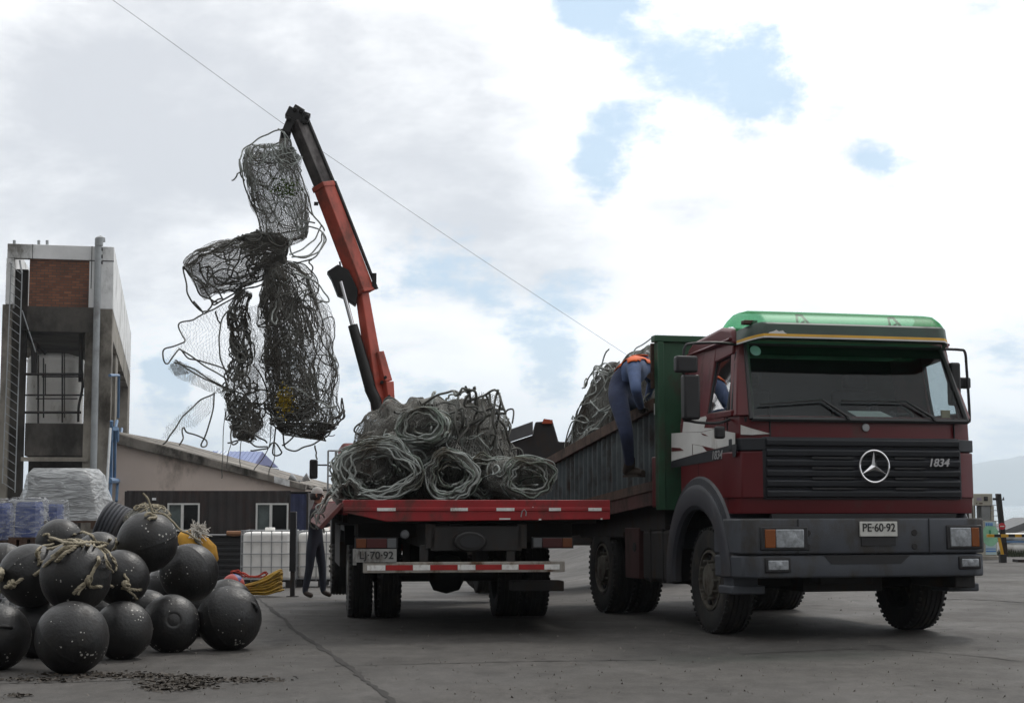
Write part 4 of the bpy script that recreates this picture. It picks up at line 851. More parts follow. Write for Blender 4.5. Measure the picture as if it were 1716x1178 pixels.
#SECTION_END_3
# ------------------------------------------------------------------ nets
def wob(p, s, seed):
    r_ = np.random.default_rng(seed); p = np.asarray(p); o = np.zeros(p.shape[:-1])
    for i in range(5):
        k = r_.normal(size=3) * s * (1 + .6 * i); o += np.sin(p @ k + r_.uniform(0, 6.28)) / (1 + .5 * i)
    return o / 2.2
def tube_np(p, r, n=5, closed=False):
    p = np.asarray(p, float); m = len(p)
    t = (np.roll(p, -1, 0) - np.roll(p, 1, 0)) if closed else np.gradient(p, axis=0)
    t /= np.maximum(np.linalg.norm(t, axis=1, keepdims=True), 1e-9)
    u = np.zeros_like(t); c = np.cross(t[0], [0, 0, 1.] if abs(t[0, 2]) < .9 else [1., 0, 0])
    for i in range(m):
        c = c - t[i] * (c @ t[i]); k = np.linalg.norm(c)
        if k < 1e-5: c = np.cross(t[i], [.37, .51, .77]); k = np.linalg.norm(c)
        c = c / k; u[i] = c
    w = np.cross(t, u); a = 2 * np.pi * np.arange(n) / n
    V = (p[:, None] + r * (np.cos(a)[None, :, None] * u[:, None] + np.sin(a)[None, :, None] * w[:, None])).reshape(-1, 3)
    i = np.arange(m if closed else m - 1)[:, None]; k = np.arange(n)[None]; j = (i + 1) % m
    Q = np.stack([i * n + k, i * n + (k + 1) % n, j * n + (k + 1) % n, j * n + k], -1).reshape(-1, 4)
    return V, Q
def diamond(fn, nu, nv, wrap, r, drop=.06, seed=0):
    """diamond netting over the surface fn(u, v) -> points"""
    i = np.arange(nu + (0 if wrap else 1)); j = np.arange(nv + 1); I, J = np.meshgrid(i, j, indexing='ij')
    U = (I + .5 * (J % 2)) / nu; Vv = J / nv; rg = np.random.default_rng(seed)
    pts = fn(U + rg.normal(0, .12 / nu, U.shape), np.clip(Vv + rg.normal(0, .1 / nv, U.shape), 0, 1))
    A, B = [], []
    for d in (0, 1):
        for par in (0, 1):
            jj = np.arange(par, nv, 2); ii = np.arange(len(i)); a, c = np.meshgrid(ii, jj, indexing='ij')
            k = a + (d if par else d - 1)
            if wrap: k = k % nu
            ok = (k >= 0) & (k < len(i)); A.append(pts[a[ok], c[ok]]); B.append(pts[k[ok], c[ok] + 1])
    A = np.concatenate(A); B = np.concatenate(B); ln = np.linalg.norm(A - B, axis=1)
    keep = (rg.random(len(A)) > drop) & (ln < np.median(ln) * 4); return segs_mesh(A[keep], B[keep], r)
class Sock:
    """a bundle of rolled netting: a spine with radii, squashed and lumpy"""
    def __init__(s, spine, rad, flat=.8, seed=1, lump=.16):
        s.sp = catmull(spine, 8); s.n = len(s.sp); s.rad = np.interp(np.linspace(0, 1, s.n), np.linspace(0, 1, len(rad)), rad); s.flat, s.seed, s.lump = flat, seed, lump
        s.len = np.linalg.norm(np.diff(s.sp, axis=0), axis=1).sum()
    def __call__(s, U, V, f=1.0):
        V = np.clip(V, 0, 1); x = np.linspace(0, 1, s.n); c = np.stack([np.interp(V, x, s.sp[:, k]) for k in range(3)], -1); rr = np.interp(V, x, s.rad)
        tg = np.gradient(s.sp, axis=0); t = np.stack([np.interp(V, x, tg[:, k]) for k in range(3)], -1); t /= np.linalg.norm(t, axis=-1, keepdims=True)
        ax = np.array(getattr(s, 'ref', (0, 1., 0))); e1 = np.cross(t, ax); e1 /= np.linalg.norm(e1, axis=-1, keepdims=True); e2 = np.cross(t, e1); a = 2 * np.pi * U
        d = np.cos(a)[..., None] * e1 + np.sin(a)[..., None] * e2 * s.flat
        w = 1 + s.lump * wob(np.stack([np.cos(a) * 2, np.sin(a) * 2, V * s.len * 3], -1), 1.2, s.seed)
        return c + d * (rr * f * w)[..., None]
def walk_ropes(fn, n, pts, step, lu, lv, r, seed, f=(.8, 1.04), vr=(0, 1), curl=.55, sides=5):
    rg = np.random.default_rng(seed); out = []
    for _ in range(n):
        u, v, ph = rg.random(), rg.uniform(*vr), rg.uniform(0, 6.28); m = int(pts * rg.uniform(.5, 1.3)); U, V = [], []; c = rg.normal(0, curl * .4)
        for _k in range(m):
            c += rg.normal(0, curl * .5); c *= .8; ph += c; u += math.cos(ph) * step / lu; v += math.sin(ph) * step / lv
            if v < vr[0] or v > vr[1]: ph = -ph; v = min(max(v, vr[0]), vr[1])
            U.append(u); V.append(v)
        fr = rg.uniform(*f) + .05 * np.sin(np.linspace(0, rg.uniform(4, 14), m) + rg.uniform(0, 6))
        q = fn(np.array(U), np.array(V), fr); out.append(tube_np(catmull(q, 3), r * rg.uniform(.75, 1.2), sides))
    return out
def rope_pts(pts, jit=.012, seed=0, k=7, wig=.0):
    rg = np.random.default_rng(seed); p = catmull(np.array([list(q) for q in pts], float), k); s = np.linspace(0, len(pts), len(p))
    for ax in range(3):
        for fq, am in ((2.2, jit), (4.6, jit * .6)): p[:, ax] += am * np.sin(s * fq + rg.uniform(0, 6.28))
    return p
def hoops(fn, n, v0, dv, r, seed, f=(.85, 1.05), lum=.05):
    rg = np.random.default_rng(seed); out = []
    for _ in range(n):
        u = np.linspace(0, 1, 44)[:-1]; ph = rg.uniform(0, 6.28, 4)
        v = v0 + rg.normal(0, dv) + .4 * dv * np.sin(2 * np.pi * u * rg.integers(1, 4) + ph[0]); ff = rg.uniform(*f) + lum * np.sin(2 * np.pi * u * 3 + ph[1]) + lum * .6 * np.sin(2 * np.pi * u * 7 + ph[2])
        out.append(tube_np(fn(u, np.clip(v, 0, 1), ff), r * rg.uniform(.8, 1.2), 5, True))
    return out
def poly_net(poly, to3, cell, r, seed, wave=.08, drop=.12):
    """slack sheet of netting inside an outline"""
    poly = np.array(poly, float); x0, y0 = poly.min(0); x1, y1 = poly.max(0); A, B = [], []
    def inside(q):
        c = False; n = len(poly)
        for i in range(n):
            a, b = poly[i], poly[(i + 1) % n]
            if (a[1] > q[1]) != (b[1] > q[1]) and q[0] < (b[0] - a[0]) * (q[1] - a[1]) / (b[1] - a[1]) + a[0]: c = not c
        return c
    rg = np.random.default_rng(seed); nx, ny = int((x1 - x0) / cell) + 2, int((y1 - y0) / cell) + 2
    def at(i, j):
        h = math.sin(i * 12.9898 + j * 78.233 + seed) * 43758.5453; h -= math.floor(h); k = math.sin(i * 39.3 + j * 11.1 + seed) * 9631.7; k -= math.floor(k)
        return np.array([x0 + (i + .5 * (j % 2) + .4 * (h - .5)) * cell + cell * 1.2 * math.sin(j * .45 + seed), y0 + (j + .4 * (k - .5)) * cell * .9 + cell * 1.0 * math.sin(i * .5 + seed * 2)])
    for j in range(ny):
        for i in range(-1, nx + 1):
            a = at(i, j)
            for b in (at(i + (j % 2), j + 1), at(i - 1 + (j % 2), j + 1)):
                if rg.random() > drop and inside((a + b) / 2): A.append(to3(a)); B.append(to3(b))
    return segs_mesh(np.array(A), np.array(B), r)
KC = .00838; YN = 22.55
def c7(u, v, dy=0.0): return tuple(P(260 + u * .297, 170 + v * .297, YN + dy))
def c8(u, v, dy=0.0): return tuple(P(260 + u * .3057, 440 + v * .3057, YN + dy))
def c3(u, v, Y): return tuple(P(540 + u * .3737, 620 + v * .3737, Y))
def parts_of(root, net=None, rope=None, net_m='net', rope_m='rope', light=None):
    if net: np_mesh('netting', *join(net), M_[net_m], root)
    if rope: np_mesh('rope', *join(rope), M_[rope_m], root)
    if light: np_mesh('pale_rope', *join(light), M_['rope'], root)
def leaf_clump(name, m, root, c, sx, n, seed):
    rg = np.random.default_rng(seed); vs, fs = [], []
    for _ in range(n):
        p = np.array(c) + rg.normal(0, 1, 3) * sx; d = rg.normal(0, 1, 3); d /= np.linalg.norm(d); e = np.cross(d, rg.normal(0, 1, 3)); e /= np.linalg.norm(e); s_ = rg.uniform(.012, .03); o = len(vs)
        vs += [tuple(p - d * s_), tuple(p + e * s_ * .5), tuple(p + d * s_), tuple(p - e * s_ * .5 + d * .3 * s_)]; fs.append((o, o + 1, o + 2, o + 3))
    MB().add(vs, fs).build(name, m, root)['kind'] = 'stuff'
HG = 'bundles of net hanging from the crane'
def build_hanging():
    # topmost roll, open mouth upwards, laced to the hook
    root = thing('hanging_net', 'pale grey topmost net roll hanging right under the crane hook', 'fishing net', P(475, 225, YN), group=HG)
    inv = Matrix.Translation(-Vector(root.location))
    pxs = lambda l, kk: [kk(*q) for q in l]
    sk = Sock(pxs([(640, 260), (650, 360), (680, 480), (715, 600), (740, 720), (770, 800)], c7), np.array([125, 158, 158, 150, 140, 90]) * .297 * KC, .85, 3)
    net = [diamond(lambda U, V, f=f: sk(U, V, f), 70, 54, True, .0017, .05, i) for i, f in enumerate((1.0, .9, .75))]
    rp = walk_ropes(sk, 15, 80, .06, 2.6, sk.len, .0085, 5, (.9, 1.03), (0.02, .98), .6)
    for i, l in enumerate([[(715, 155), (640, 185), (560, 225), (500, 275), (475, 340), (485, 400), (500, 450)], [(722, 168), (700, 156), (728, 190), (738, 250), (745, 330)], [(505, 265), (520, 300), (560, 330), (600, 345), (690, 330), (745, 290)],
                           [(545, 250), (620, 252), (700, 235), (730, 190)], [(435, 445), (460, 415), (490, 400), (500, 370)], [(480, 330), (500, 470), (540, 560), (575, 650), (600, 745)], [(745, 260), (775, 310), (820, 420), (860, 520), (890, 640), (935, 690), (955, 730)],
                           [(715, 180), (705, 230), (700, 290), (720, 400)], [(720, 170), (745, 200), (765, 240), (760, 300), (735, 340)]]):
        rp.append(tube_np(rope_pts([c7(u, v, .25 * math.sin(i * 2.1 + k)) for k, (u, v) in enumerate(l)], .01, i), .0115))
    lt = []
    for i, l in enumerate([[(590, 740), (700, 745), (800, 730), (880, 705), (945, 740), (940, 820), (880, 890), (780, 915)], [(950, 735), (960, 790), (920, 850), (840, 880), (770, 880)], [(935, 700), (900, 780), (820, 840), (760, 860)], [(780, 730), (760, 790), (770, 860), (860, 870), (930, 800), (945, 740)],
                           [(880, 890), (870, 905), (885, 940), (886, 968)], [(700, 295), (740, 290), (770, 300)], [(890, 640), (850, 600), (830, 660), (900, 690)]]):
        lt.append(tube_np(rope_pts([c7(u, v, .3 * math.sin(i * 1.3 + k * .8)) for k, (u, v) in enumerate(l)], .008, i + 20), .0115))
    lace = diamond(lambda U, V: Sock([c7(735, 215), c7(735, 260), c7(735, 350)], np.array([30, 36, 50]) * .297 * KC, .9, 4)(U, V), 22, 24, True, .004, .02, 8); net.append(lace)
    parts_of(root, net, rp, 'net', 'rope', lt); leaf_clump('green_weed', mat('green_weed_leaf', (.05, .085, .015), .8, var=.5, scale=30), root, c7(740, 495, -.35), np.array([.11, .05, .08]), 260, 4)
    fix_local(root)
    # roll folded out to the left
    root = thing('hanging_net', 'dark net roll in the hanging load, folded out to the left with its mouth open', 'fishing net', P(440, 430, YN), group=HG)
    sk = Sock(pxs([(215, 1010), (300, 965), (420, 920), (540, 880), (650, 850), (735, 860)], c7), np.array([115, 138, 150, 135, 110, 60]) * .297 * KC, .8, 9); sk.ref = (0, 1., 0)
    net = [diamond(lambda U, V, f=f: sk(U, V, f), 70, 52, True, .0017, .05, 30 + i) for i, f in enumerate((1.0, .9, .7))]
    rp = walk_ropes(sk, 8, 60, .05, 2.6, sk.len, .010, 6, (.85, 1.03), (0.02, .8), .6) + walk_ropes(sk, 20, 60, .05, 2.2, sk.len, .012, 7, (.5, 1.1), (.55, 1), .8)
    for i, l in enumerate([[(165, 935), (230, 890), (330, 850), (400, 800), (500, 765), (590, 745), (700, 745)], [(180, 930), (250, 880), (340, 835), (420, 795), (520, 758), (600, 742)], [(165, 935), (170, 1040), (200, 1110), (250, 1180), (300, 1178)], [(170, 940), (230, 1010), (300, 1090), (340, 1140), (420, 1100), (560, 1040)], [(240, 910), (270, 980), (330, 1050), (380, 1110)],
                           [(300, 950), (380, 1020), (430, 980), (470, 900), (480, 840)], [(200, 930), (215, 1020), (280, 1100), (350, 1140)], [(165, 940), (190, 970), (240, 990), (300, 1060)], [(390, 850), (410, 920), (440, 940), (430, 990)], [(530, 850), (560, 870), (545, 910), (590, 920), (640, 880), (700, 870)], [(500, 1040), (560, 1010), (640, 990), (700, 930), (740, 880)],
                           [(520, 1050), (600, 1040), (680, 1000), (740, 940)], [(560, 1000), (640, 960), (700, 900)], [(300, 1178), (330, 1130), (380, 1110)]]):
        rp.append(tube_np(rope_pts([c7(u, v, .28 * math.sin(i * 1.7 + k)) for k, (u, v) in enumerate(l)], .014, i + 40), .0125))
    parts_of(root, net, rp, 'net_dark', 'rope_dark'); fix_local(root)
    # big lower bundle
    root = thing('hanging_net', 'largest dark net bundle hanging lowest, round bellied, with a yellow scrap caught in it', 'fishing net', P(500, 460, YN), group=HG)
    sk = Sock(pxs([(655, 10), (715, 130), (755, 280), (785, 440), (800, 600), (815, 750), (815, 880), (805, 960)], c8), np.array([55, 150, 185, 195, 188, 176, 160, 95]) * .3057 * KC, .8, 13, .2)
    core = Sock(pxs([(660, 30), (690, 180), (720, 340), (745, 520), (760, 700), (770, 860)], c8), np.array([50, 95, 120, 125, 120, 100]) * .3057 * KC, .8, 14, .2)
    net = [diamond(lambda U, V, f=f: sk(U, V, f), 80, 84, True, .0017, .14, 50 + i) for i, f in enumerate((1.0, .88))] + [diamond(lambda U, V, f=f: core(U, V, f), 46, 64, True, .0024, .05, 60 + i) for i, f in enumerate((1.0, .6))]
    rp = walk_ropes(sk, 30, 90, .06, 3, sk.len, .0085, 8, (.82, 1.02), (.05, .97), .5) + walk_ropes(core, 36, 70, .05, 2, core.len, .0105, 9, (.5, 1.08), (.03, 1), .8) + hoops(sk, 5, .88, .05, .0105, 10, (.8, 1.1), .1) + walk_ropes(sk, 12, 40, .05, 3, sk.len, .0105, 11, (.95, 1.2), (.72, 1), .9)
    lt = []
    for i, l in enumerate([[(745, 80), (690, 140), (665, 190), (655, 260), (640, 310), (655, 335), (672, 320), (660, 285)], [(760, 60), (860, 90), (920, 160), (955, 210), (900, 215)], [(780, 190), (800, 170), (830, 150), (815, 200), (790, 210)], [(655, 800), (760, 790), (880, 765), (985, 800)], [(660, 850), (800, 850), (900, 800), (990, 790)], [(680, 700), (780, 690), (850, 740)]]):
        lt.append(tube_np(rope_pts([c8(u, v, -.35 + .1 * math.sin(i * 1.7 + k)) for k, (u, v) in enumerate(l)], .008, i + 60), .0115))
    for i, l in enumerate([[(660, 900), (650, 1050), (690, 1040), (660, 990), (610, 1020), (520, 1025)], [(700, 890), (710, 1000), (770, 1030), (850, 1000), (940, 950), (975, 880)], [(720, 880), (800, 905), (900, 890), (970, 870)], [(850, 870), (900, 920), (930, 980), (890, 960)], [(700, 1000), (760, 950), (820, 900)], [(870, 1000), (885, 1040), (882, 1075)], [(655, 990), (650, 1060), (625, 1165)], [(640, 900), (612, 1030), (545, 1140)], [(930, 950), (980, 945)]]):
        rp.append(tube_np(rope_pts([c8(u, v, .2 * math.sin(i * 1.7 + k)) for k, (u, v) in enumerate(l)], .01, i + 70), .0115 if i < 6 else .007))
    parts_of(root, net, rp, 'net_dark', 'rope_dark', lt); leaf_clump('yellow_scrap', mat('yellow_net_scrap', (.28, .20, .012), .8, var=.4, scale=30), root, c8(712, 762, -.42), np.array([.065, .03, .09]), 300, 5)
    fix_local(root)
    # torn sheets and strands trailing on the left
    root = thing('hanging_net', 'torn thin net sheet trailing from the left of the hanging load in loose ropes', 'fishing net', P(400, 500, YN), group=HG)
    sk = Sock(pxs([(500, 150), (450, 260), (470, 400), (490, 540), (470, 660), (470, 780), (490, 900), (470, 970)], c8), np.array([30, 48, 60, 66, 78, 84, 78, 50]) * .3057 * KC, .8, 23, .3)
    net = [diamond(lambda U, V, f=f: sk(U, V, f), 26, 66, True, .002, .05, 80 + i) for i, f in enumerate((1.0,))]
    rp = walk_ropes(sk, 26, 60, .05, 1.4, sk.len, .0115, 18, (.6, 1.25), (.02, 1), .9) + walk_ropes(sk, 14, 50, .045, 1.2, sk.len, .013, 19, (.3, 1.0), (.55, 1), .9)
    for i, l in enumerate([[(210, 210), (265, 280), (210, 310), (130, 335), (150, 400), (155, 435), (90, 460), (40, 495), (55, 550), (95, 530), (130, 475), (180, 520), (260, 545), (370, 580), (470, 640)], [(265, 280), (330, 255), (420, 195), (480, 160)], [(420, 250), (360, 330), (350, 430), (365, 540), (400, 640)], [(105, 545), (200, 580), (300, 640), (400, 690), (470, 720)],
                           [(110, 540), (210, 600), (310, 660), (420, 700)], [(330, 715), (240, 760), (150, 850), (90, 940), (40, 1000)], [(330, 720), (310, 830), (270, 960), (255, 1005), (280, 1000), (265, 960), (180, 930), (150, 910), (155, 960), (130, 1000)], [(335, 270), (340, 310), (358, 335)], [(130, 475), (220, 530), (330, 600), (400, 650)],
                           [(400, 985), (480, 975), (540, 1000), (620, 1010)], [(440, 960), (480, 920), (560, 950), (610, 990)], [(550, 700), (570, 780), (640, 720), (560, 690)], [(440, 470), (460, 440), (480, 490), (450, 500)], [(420, 880), (420, 990), (450, 980)], [(540, 560), (600, 660), (620, 760)], [(560, 780), (600, 800), (640, 780)]]):
        rp.append(tube_np(rope_pts([c8(u, v, -.1 + .25 * math.sin(i * 1.7 + k * .7)) for k, (u, v) in enumerate(l)], .008, i + 90), .0115))
    for i, l in enumerate([[(385, 800), (378, 860), (370, 1100), (362, 1180)], [(470, 960), (467, 1050), (465, 1120)], [(415, 980), (400, 1060), (392, 1130)], [(395, 780), (388, 830), (395, 860), (405, 840), (395, 800)]]):
        rp.append(tube_np(rope_pts([c8(u, v) for u, v in l], .006, i + 110), .006))
    t8 = lambda q: np.array(c8(q[0], q[1], .12 * math.sin(q[0] * .02) + .1 * math.sin(q[1] * .017)))
    net += [poly_net([(420, 250), (560, 220), (640, 420), (650, 760), (560, 800), (420, 640)], lambda q: t8(q) + np.array([0, .2, 0]), 9, .0024, 11), poly_net([(400, 640), (560, 560), (650, 800), (600, 960), (430, 980)], lambda q: t8(q) - np.array([0, .2, 0]), 9, .0024, 12), poly_net([(210, 310), (330, 255), (430, 200), (420, 640), (250, 545), (140, 475), (90, 525), (55, 540), (155, 430), (130, 335)], t8, 17, .0016, 3), poly_net([(70, 580), (110, 530), (300, 620), (430, 720), (360, 730), (250, 690), (120, 630)], t8, 9, .0026, 4), poly_net([(330, 715), (300, 830), (220, 900), (150, 915), (20, 990), (60, 900), (180, 790)], t8, 12, .0018, 5),
            poly_net([(80, 560), (140, 540), (190, 610), (110, 620)], t8, 6, .003, 6), poly_net([(550, 800), (650, 790), (650, 960), (520, 980)], t8, 12, .0022, 7), poly_net([(330, 690), (440, 690), (440, 880), (420, 800)], t8, 8, .003, 9)]
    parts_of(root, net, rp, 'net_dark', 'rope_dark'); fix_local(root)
def fix_local(root):
    """meshes were laid out in world space: move them into the thing's own frame"""
    bpy.context.view_layer.update(); M = root.matrix_basis.inverted()
    def rec(o, M_i):
        for c in [k for k in bpy.data.objects if k.parent is o]:
            if c.type == 'MESH': c.data.transform(M_i)
    rec(root, M)
RG = 'net rolls lying on the red flatbed'
def build_bed_nets():
    T = T1
    def roll(px, py, rx, rz, y0, L, lean, label, seed, m='net', rm='rope', rz_lift=0.0, nr=12, big=1.0, core=0):
        c = T.on(px, py, 1, y0); c0 = T.M @ Vector((c.x, y0, c.z)); c1 = T.M @ Vector((c.x + lean, y0 + L, c.z + rz_lift))
        root = thing('net_roll', label, 'fishing net', c0, group=RG)
        n = 5; sp = [tuple(c0.lerp(c1, i / n)) for i in range(n + 1)]; s = Sock(sp, [rx * .96, rx, rx * 1.02, rx, rx * .95, rx * .85], rz / rx, seed, .13); s.ref = (0, 0, 1.)
        nu = int(2 * math.pi * rx / .04); nv = int(L / .035)
        net = [diamond(lambda U, V, f=f: s(U, V, f), nu, nv, True, .0026, .04, seed * 7 + i) for i, f in enumerate((1.0, .95, .88, .8))]
        rp = hoops(s, nr // 2, .03, .04, .009, seed, (.76, 1.05), .08) + hoops(s, 5, .3, .15, .010, seed + 1, (.97, 1.06), .05) + hoops(s, 2, .02, .02, .010, seed + 2, (.62, .8), .06)
        rp += walk_ropes(s, int(12 * big), 50, .05, 2 * math.pi * rx, L, .0095, seed + 3, (.94, 1.1), (0, .9), .7) + walk_ropes(s, int(5 * big), 30, .05, 2 * math.pi * rx, L, .0095, seed + 4, (.3, .8), (0, .25), .8)
        parts_of(root, net, [q for i, q in enumerate(rp) if i % 3], m, rm); np_mesh('green_rope', *join(rp[::3]), M_['rope_green'], root); fix_local(root); return root
    roll(634, 790, .41, .285, .30, 1.9, .1, 'largest net roll on the flatbed, leftmost, its mouth crossed by loose rope', 101, nr=16, big=1.6)
    roll(755, 796, .265, .245, .34, 1.9, .22, 'middle net roll on the flatbed, narrow round mouth with one cross thread', 103, nr=10)
    roll(812, 799, .20, .22, .75, 1.7, .12, 'half hidden net roll between the middle and the right hand rolls on the flatbed', 105, nr=10)
    roll(889, 801, .295, .205, .28, 2.2, -.62, 'right hand net roll on the flatbed beside the stake bed truck, wide oval mouth', 107, nr=9)
    roll(706, 712, .235, .185, .42, 1.6, .30, 'upper net roll lying on top of the two left hand rolls on the flatbed', 109, nr=14, rz_lift=-.05)
    # tangle standing on the right end of the pile
    Yt = 17.3
    root = thing('tangled_net', 'upright tangle of loose rope loops and torn net on top of the flatbed pile', 'fishing net', P(800, 740, Yt))
    rp = []
    for i, l in enumerate([[(330, 185), (400, 180), (500, 125), (580, 90), (600, 115), (640, 80), (690, 100), (680, 150), (720, 200), (640, 250)], [(640, 130), (720, 120), (785, 95), (815, 190), (770, 200), (640, 250), (570, 240)], [(785, 95), (770, 200), (772, 300), (765, 350)], [(610, 130), (620, 200), (640, 260), (700, 290), (760, 300)], [(690, 100), (700, 200), (650, 330)], [(750, 110), (760, 250), (740, 330)],
                           [(620, 110), (650, 90), (670, 130), (640, 160), (700, 180), (770, 170)], [(560, 160), (600, 190), (640, 200), (650, 270), (600, 330)], [(580, 90), (610, 130), (600, 220), (605, 350)], [(660, 110), (640, 150), (690, 170), (680, 240), (730, 260), (780, 240), (790, 180)], [(795, 215), (830, 300), (850, 380)], [(700, 330), (740, 290), (780, 300), (790, 350)], [(720, 130), (730, 200), (700, 250), (720, 330)], [(650, 75), (655, 95), (690, 85), (680, 72)],
                           [(440, 160), (520, 150), (600, 160), (640, 210)], [(560, 200), (620, 170), (640, 220), (600, 280), (560, 260)], [(790, 90), (795, 180), (780, 280)], [(740, 115), (745, 180), (760, 260), (750, 330)]]):
        rp.append(tube_np(rope_pts([c3(u, v, Yt - .1 + .25 * math.sin(i * 1.9 + k)) for k, (u, v) in enumerate(l)], .012, i + 200), .0135))
    t3 = lambda q: np.array(c3(q[0], q[1], Yt + .1 * math.sin(q[0] * .03) + .1 * math.sin(q[1] * .02)))
    net = [poly_net([(420, 170), (600, 120), (700, 105), (800, 100), (790, 380), (560, 400)], t3, 10, .0024, 8), poly_net([(560, 180), (640, 110), (720, 120), (700, 330), (560, 380)], lambda q: t3(q) + np.array([0, .25, 0]), 9, .0026, 9),
           poly_net([(540, 240), (780, 280), (800, 400), (540, 400)], lambda q: t3(q) + np.array([0, .15, 0]), 6, .0034, 10)]
    parts_of(root, net, rp, 'net', 'rope_dark'); fix_local(root)
    # dark heap of net behind the rolls
    heap(T, 'dark brown heap of old net filling the flatbed behind the rolls', (1.17, 2.9, BEDZ), [(-1.12, .0, -1.5), (0, 0, 0), (0, 0, 0)], .98, 1.75, 1.06, 301, 'net', 'rope_dark', 30, 10, power=.62, rr=.0105)
def heap(T, label, c, _, rx, ry, rz, seed, m, rm, nr, nl, power=.7, skew=0.0, rr=.0135, curl=.7):
    c_w = T.M @ Vector(c); root = thing('net_heap', label, 'fishing net', c_w)
    Mn = np.array(T.m)
    def fn(U, V, f=1.0):
        a = 2 * np.pi * U; f = np.asarray(f); e = np.cos(V * np.pi / 2) ** power; h = np.sin(V * np.pi / 2)
        p = np.stack([np.cos(a) * e, np.sin(a) * e, h], -1); w = 1 + .13 * wob(p, 2.6, seed) + .06 * wob(p, 7, seed + 1)
        q = p * (w * f)[..., None] * np.array([rx, ry, rz]); q[..., 2] = np.maximum(q[..., 2] - skew * q[..., 1], .02)
        return np.array(c_w) + q @ Mn.T
    nu = int(2 * math.pi * max(rx, ry) / .05); nv = int(1.6 * max(rz, rx) / .035)
    net = [diamond(lambda U, V, f=f: fn(U, V, f), nu, nv, True, .0028, .05, seed + i) for i, f in enumerate((1.0, .96, .9, .82, .7))]
    rp = walk_ropes(fn, nr, 60, .055, 2 * math.pi * rx, rz * 1.6, rr, seed + 3, (.92, 1.04), (0.02, .97), curl)
    lt = walk_ropes(fn, nl, 60, .055, 2 * math.pi * rx, rz * 1.6, rr, seed + 4, (.96, 1.06), (0.02, .97), curl)
    parts_of(root, net, rp, m, rm, lt); fix_local(root); return root
def net_spill():
    T = T1; root = thing('net_spill', 'brownish net spilling over the left edge of the flatbed onto its dropped side board', 'fishing net', T.M @ Vector((-.02, 1.2, BEDZ)))
    s = Sock([tuple(T.M @ Vector(q)) for q in ((.06, .25, 1.40), (.08, .9, 1.43), (.14, 1.8, 1.46), (.2, 2.8, 1.5), (.25, 3.6, 1.5))], [.10, .13, .16, .18, .18], 1.0, 61, .3); s.ref = (0, 0, 1.)
    net = [diamond(lambda U, V, f=f: s(U, V, f), 30, 80, True, .0028, .05, 610 + i) for i, f in enumerate((1, .9, .75))]; rp = walk_ropes(s, 16, 50, .05, 1.4, s.len, .0095, 62, (.92, 1.2), (0, 1), .8)
    for i in range(5): y = .3 + .5 * i; rp.append(tube_np(rope_pts([T.M @ Vector(q) for q in ((.1, y, 1.5), (-.1, y - .05, 1.42), (-.2, y + .05, 1.2), (-.17 - .02 * i, y + .1, 1.05))], .03, 640 + i), .0095))
    parts_of(root, net, rp, 'net_dark', 'rope'); fix_local(root)
build_hanging(); build_bed_nets(); net_spill()
heap(T2, 'grey heap of net and rope loops piled above the boards of the stake bed truck', (-.36, 5.55, 1.28), None, .82, 2.15, 1.66, 401, 'net', 'rope', 95, 0, power=.5, skew=.17, curl=.7, rr=.0095)
#SECTION_END_4
# ------------------------------------------------------------------ people
def skin_body(name, J, edges, mats, root, sub=2):
    """one continuous body grown from a skeleton; every face takes the cloth of its nearest bone"""
    names = list(J); me = bpy.data.meshes.new(name); me.from_pydata([J[k][0] for k in names], [(names.index(a), names.index(b)) for a, b, _ in edges], [])
    o = bpy.data.objects.new(name, me); COL.objects.link(o)
    sk = o.modifiers.new('skin', 'SKIN'); sk.use_smooth_shade = True; sk.branch_smoothing = .5
    lay = me.skin_vertices[0].data
    for i, k in enumerate(names):
        r = J[k][1]; lay[i].radius = r if isinstance(r, tuple) else (r, r); lay[i].use_root = (k == 'pelvis')
    s = o.modifiers.new('sub', 'SUBSURF'); s.levels = s.render_levels = sub
    bpy.context.view_layer.update(); dg = bpy.context.evaluated_depsgraph_get(); m2 = bpy.data.meshes.new_from_object(o.evaluated_get(dg)); bpy.data.objects.remove(o)
    m2.name = name; m2.materials.clear(); ml = []
    for _, _, m in edges:
        if m not in ml: ml.append(m)
    for m in ml: m2.materials.append(M_[m])
    own = []
    for p in m2.polygons:
        c = Vector(p.center); best = 1e9
        for a, b, m in edges:
            A, B = Vector(J[a][0]), Vector(J[b][0]); t = max(0, min(1, (c - A).dot(B - A) / max((B - A).length_squared, 1e-9))); d = (c - (A + (B - A) * t)).length
            if d < best: best, bm_, be = d, m, (a, b)
        p.material_index = ml.index(bm_); p.use_smooth = True; own.append(be)
    ob = bpy.data.objects.new(name, m2); COL.objects.link(ob); ob.parent = root
    return ob, own
def shell(name, ob, own, keep, m, root, off=.012):
    me = ob.data; vs, fs, mp = [], [], {}
    for p, e in zip(me.polygons, own):
        if not keep(p, e): continue
        f = []
        for vi in p.vertices:
            if vi not in mp: mp[vi] = len(vs); v = me.vertices[vi]; vs.append(tuple(v.co + v.normal * off))
            f.append(mp[vi])
        fs.append(tuple(f))
    o = MB().add(vs, fs).build(name, m, root, smooth='all'); md = o.modifiers.new('thick', 'SOLIDIFY'); md.thickness = .008; return o
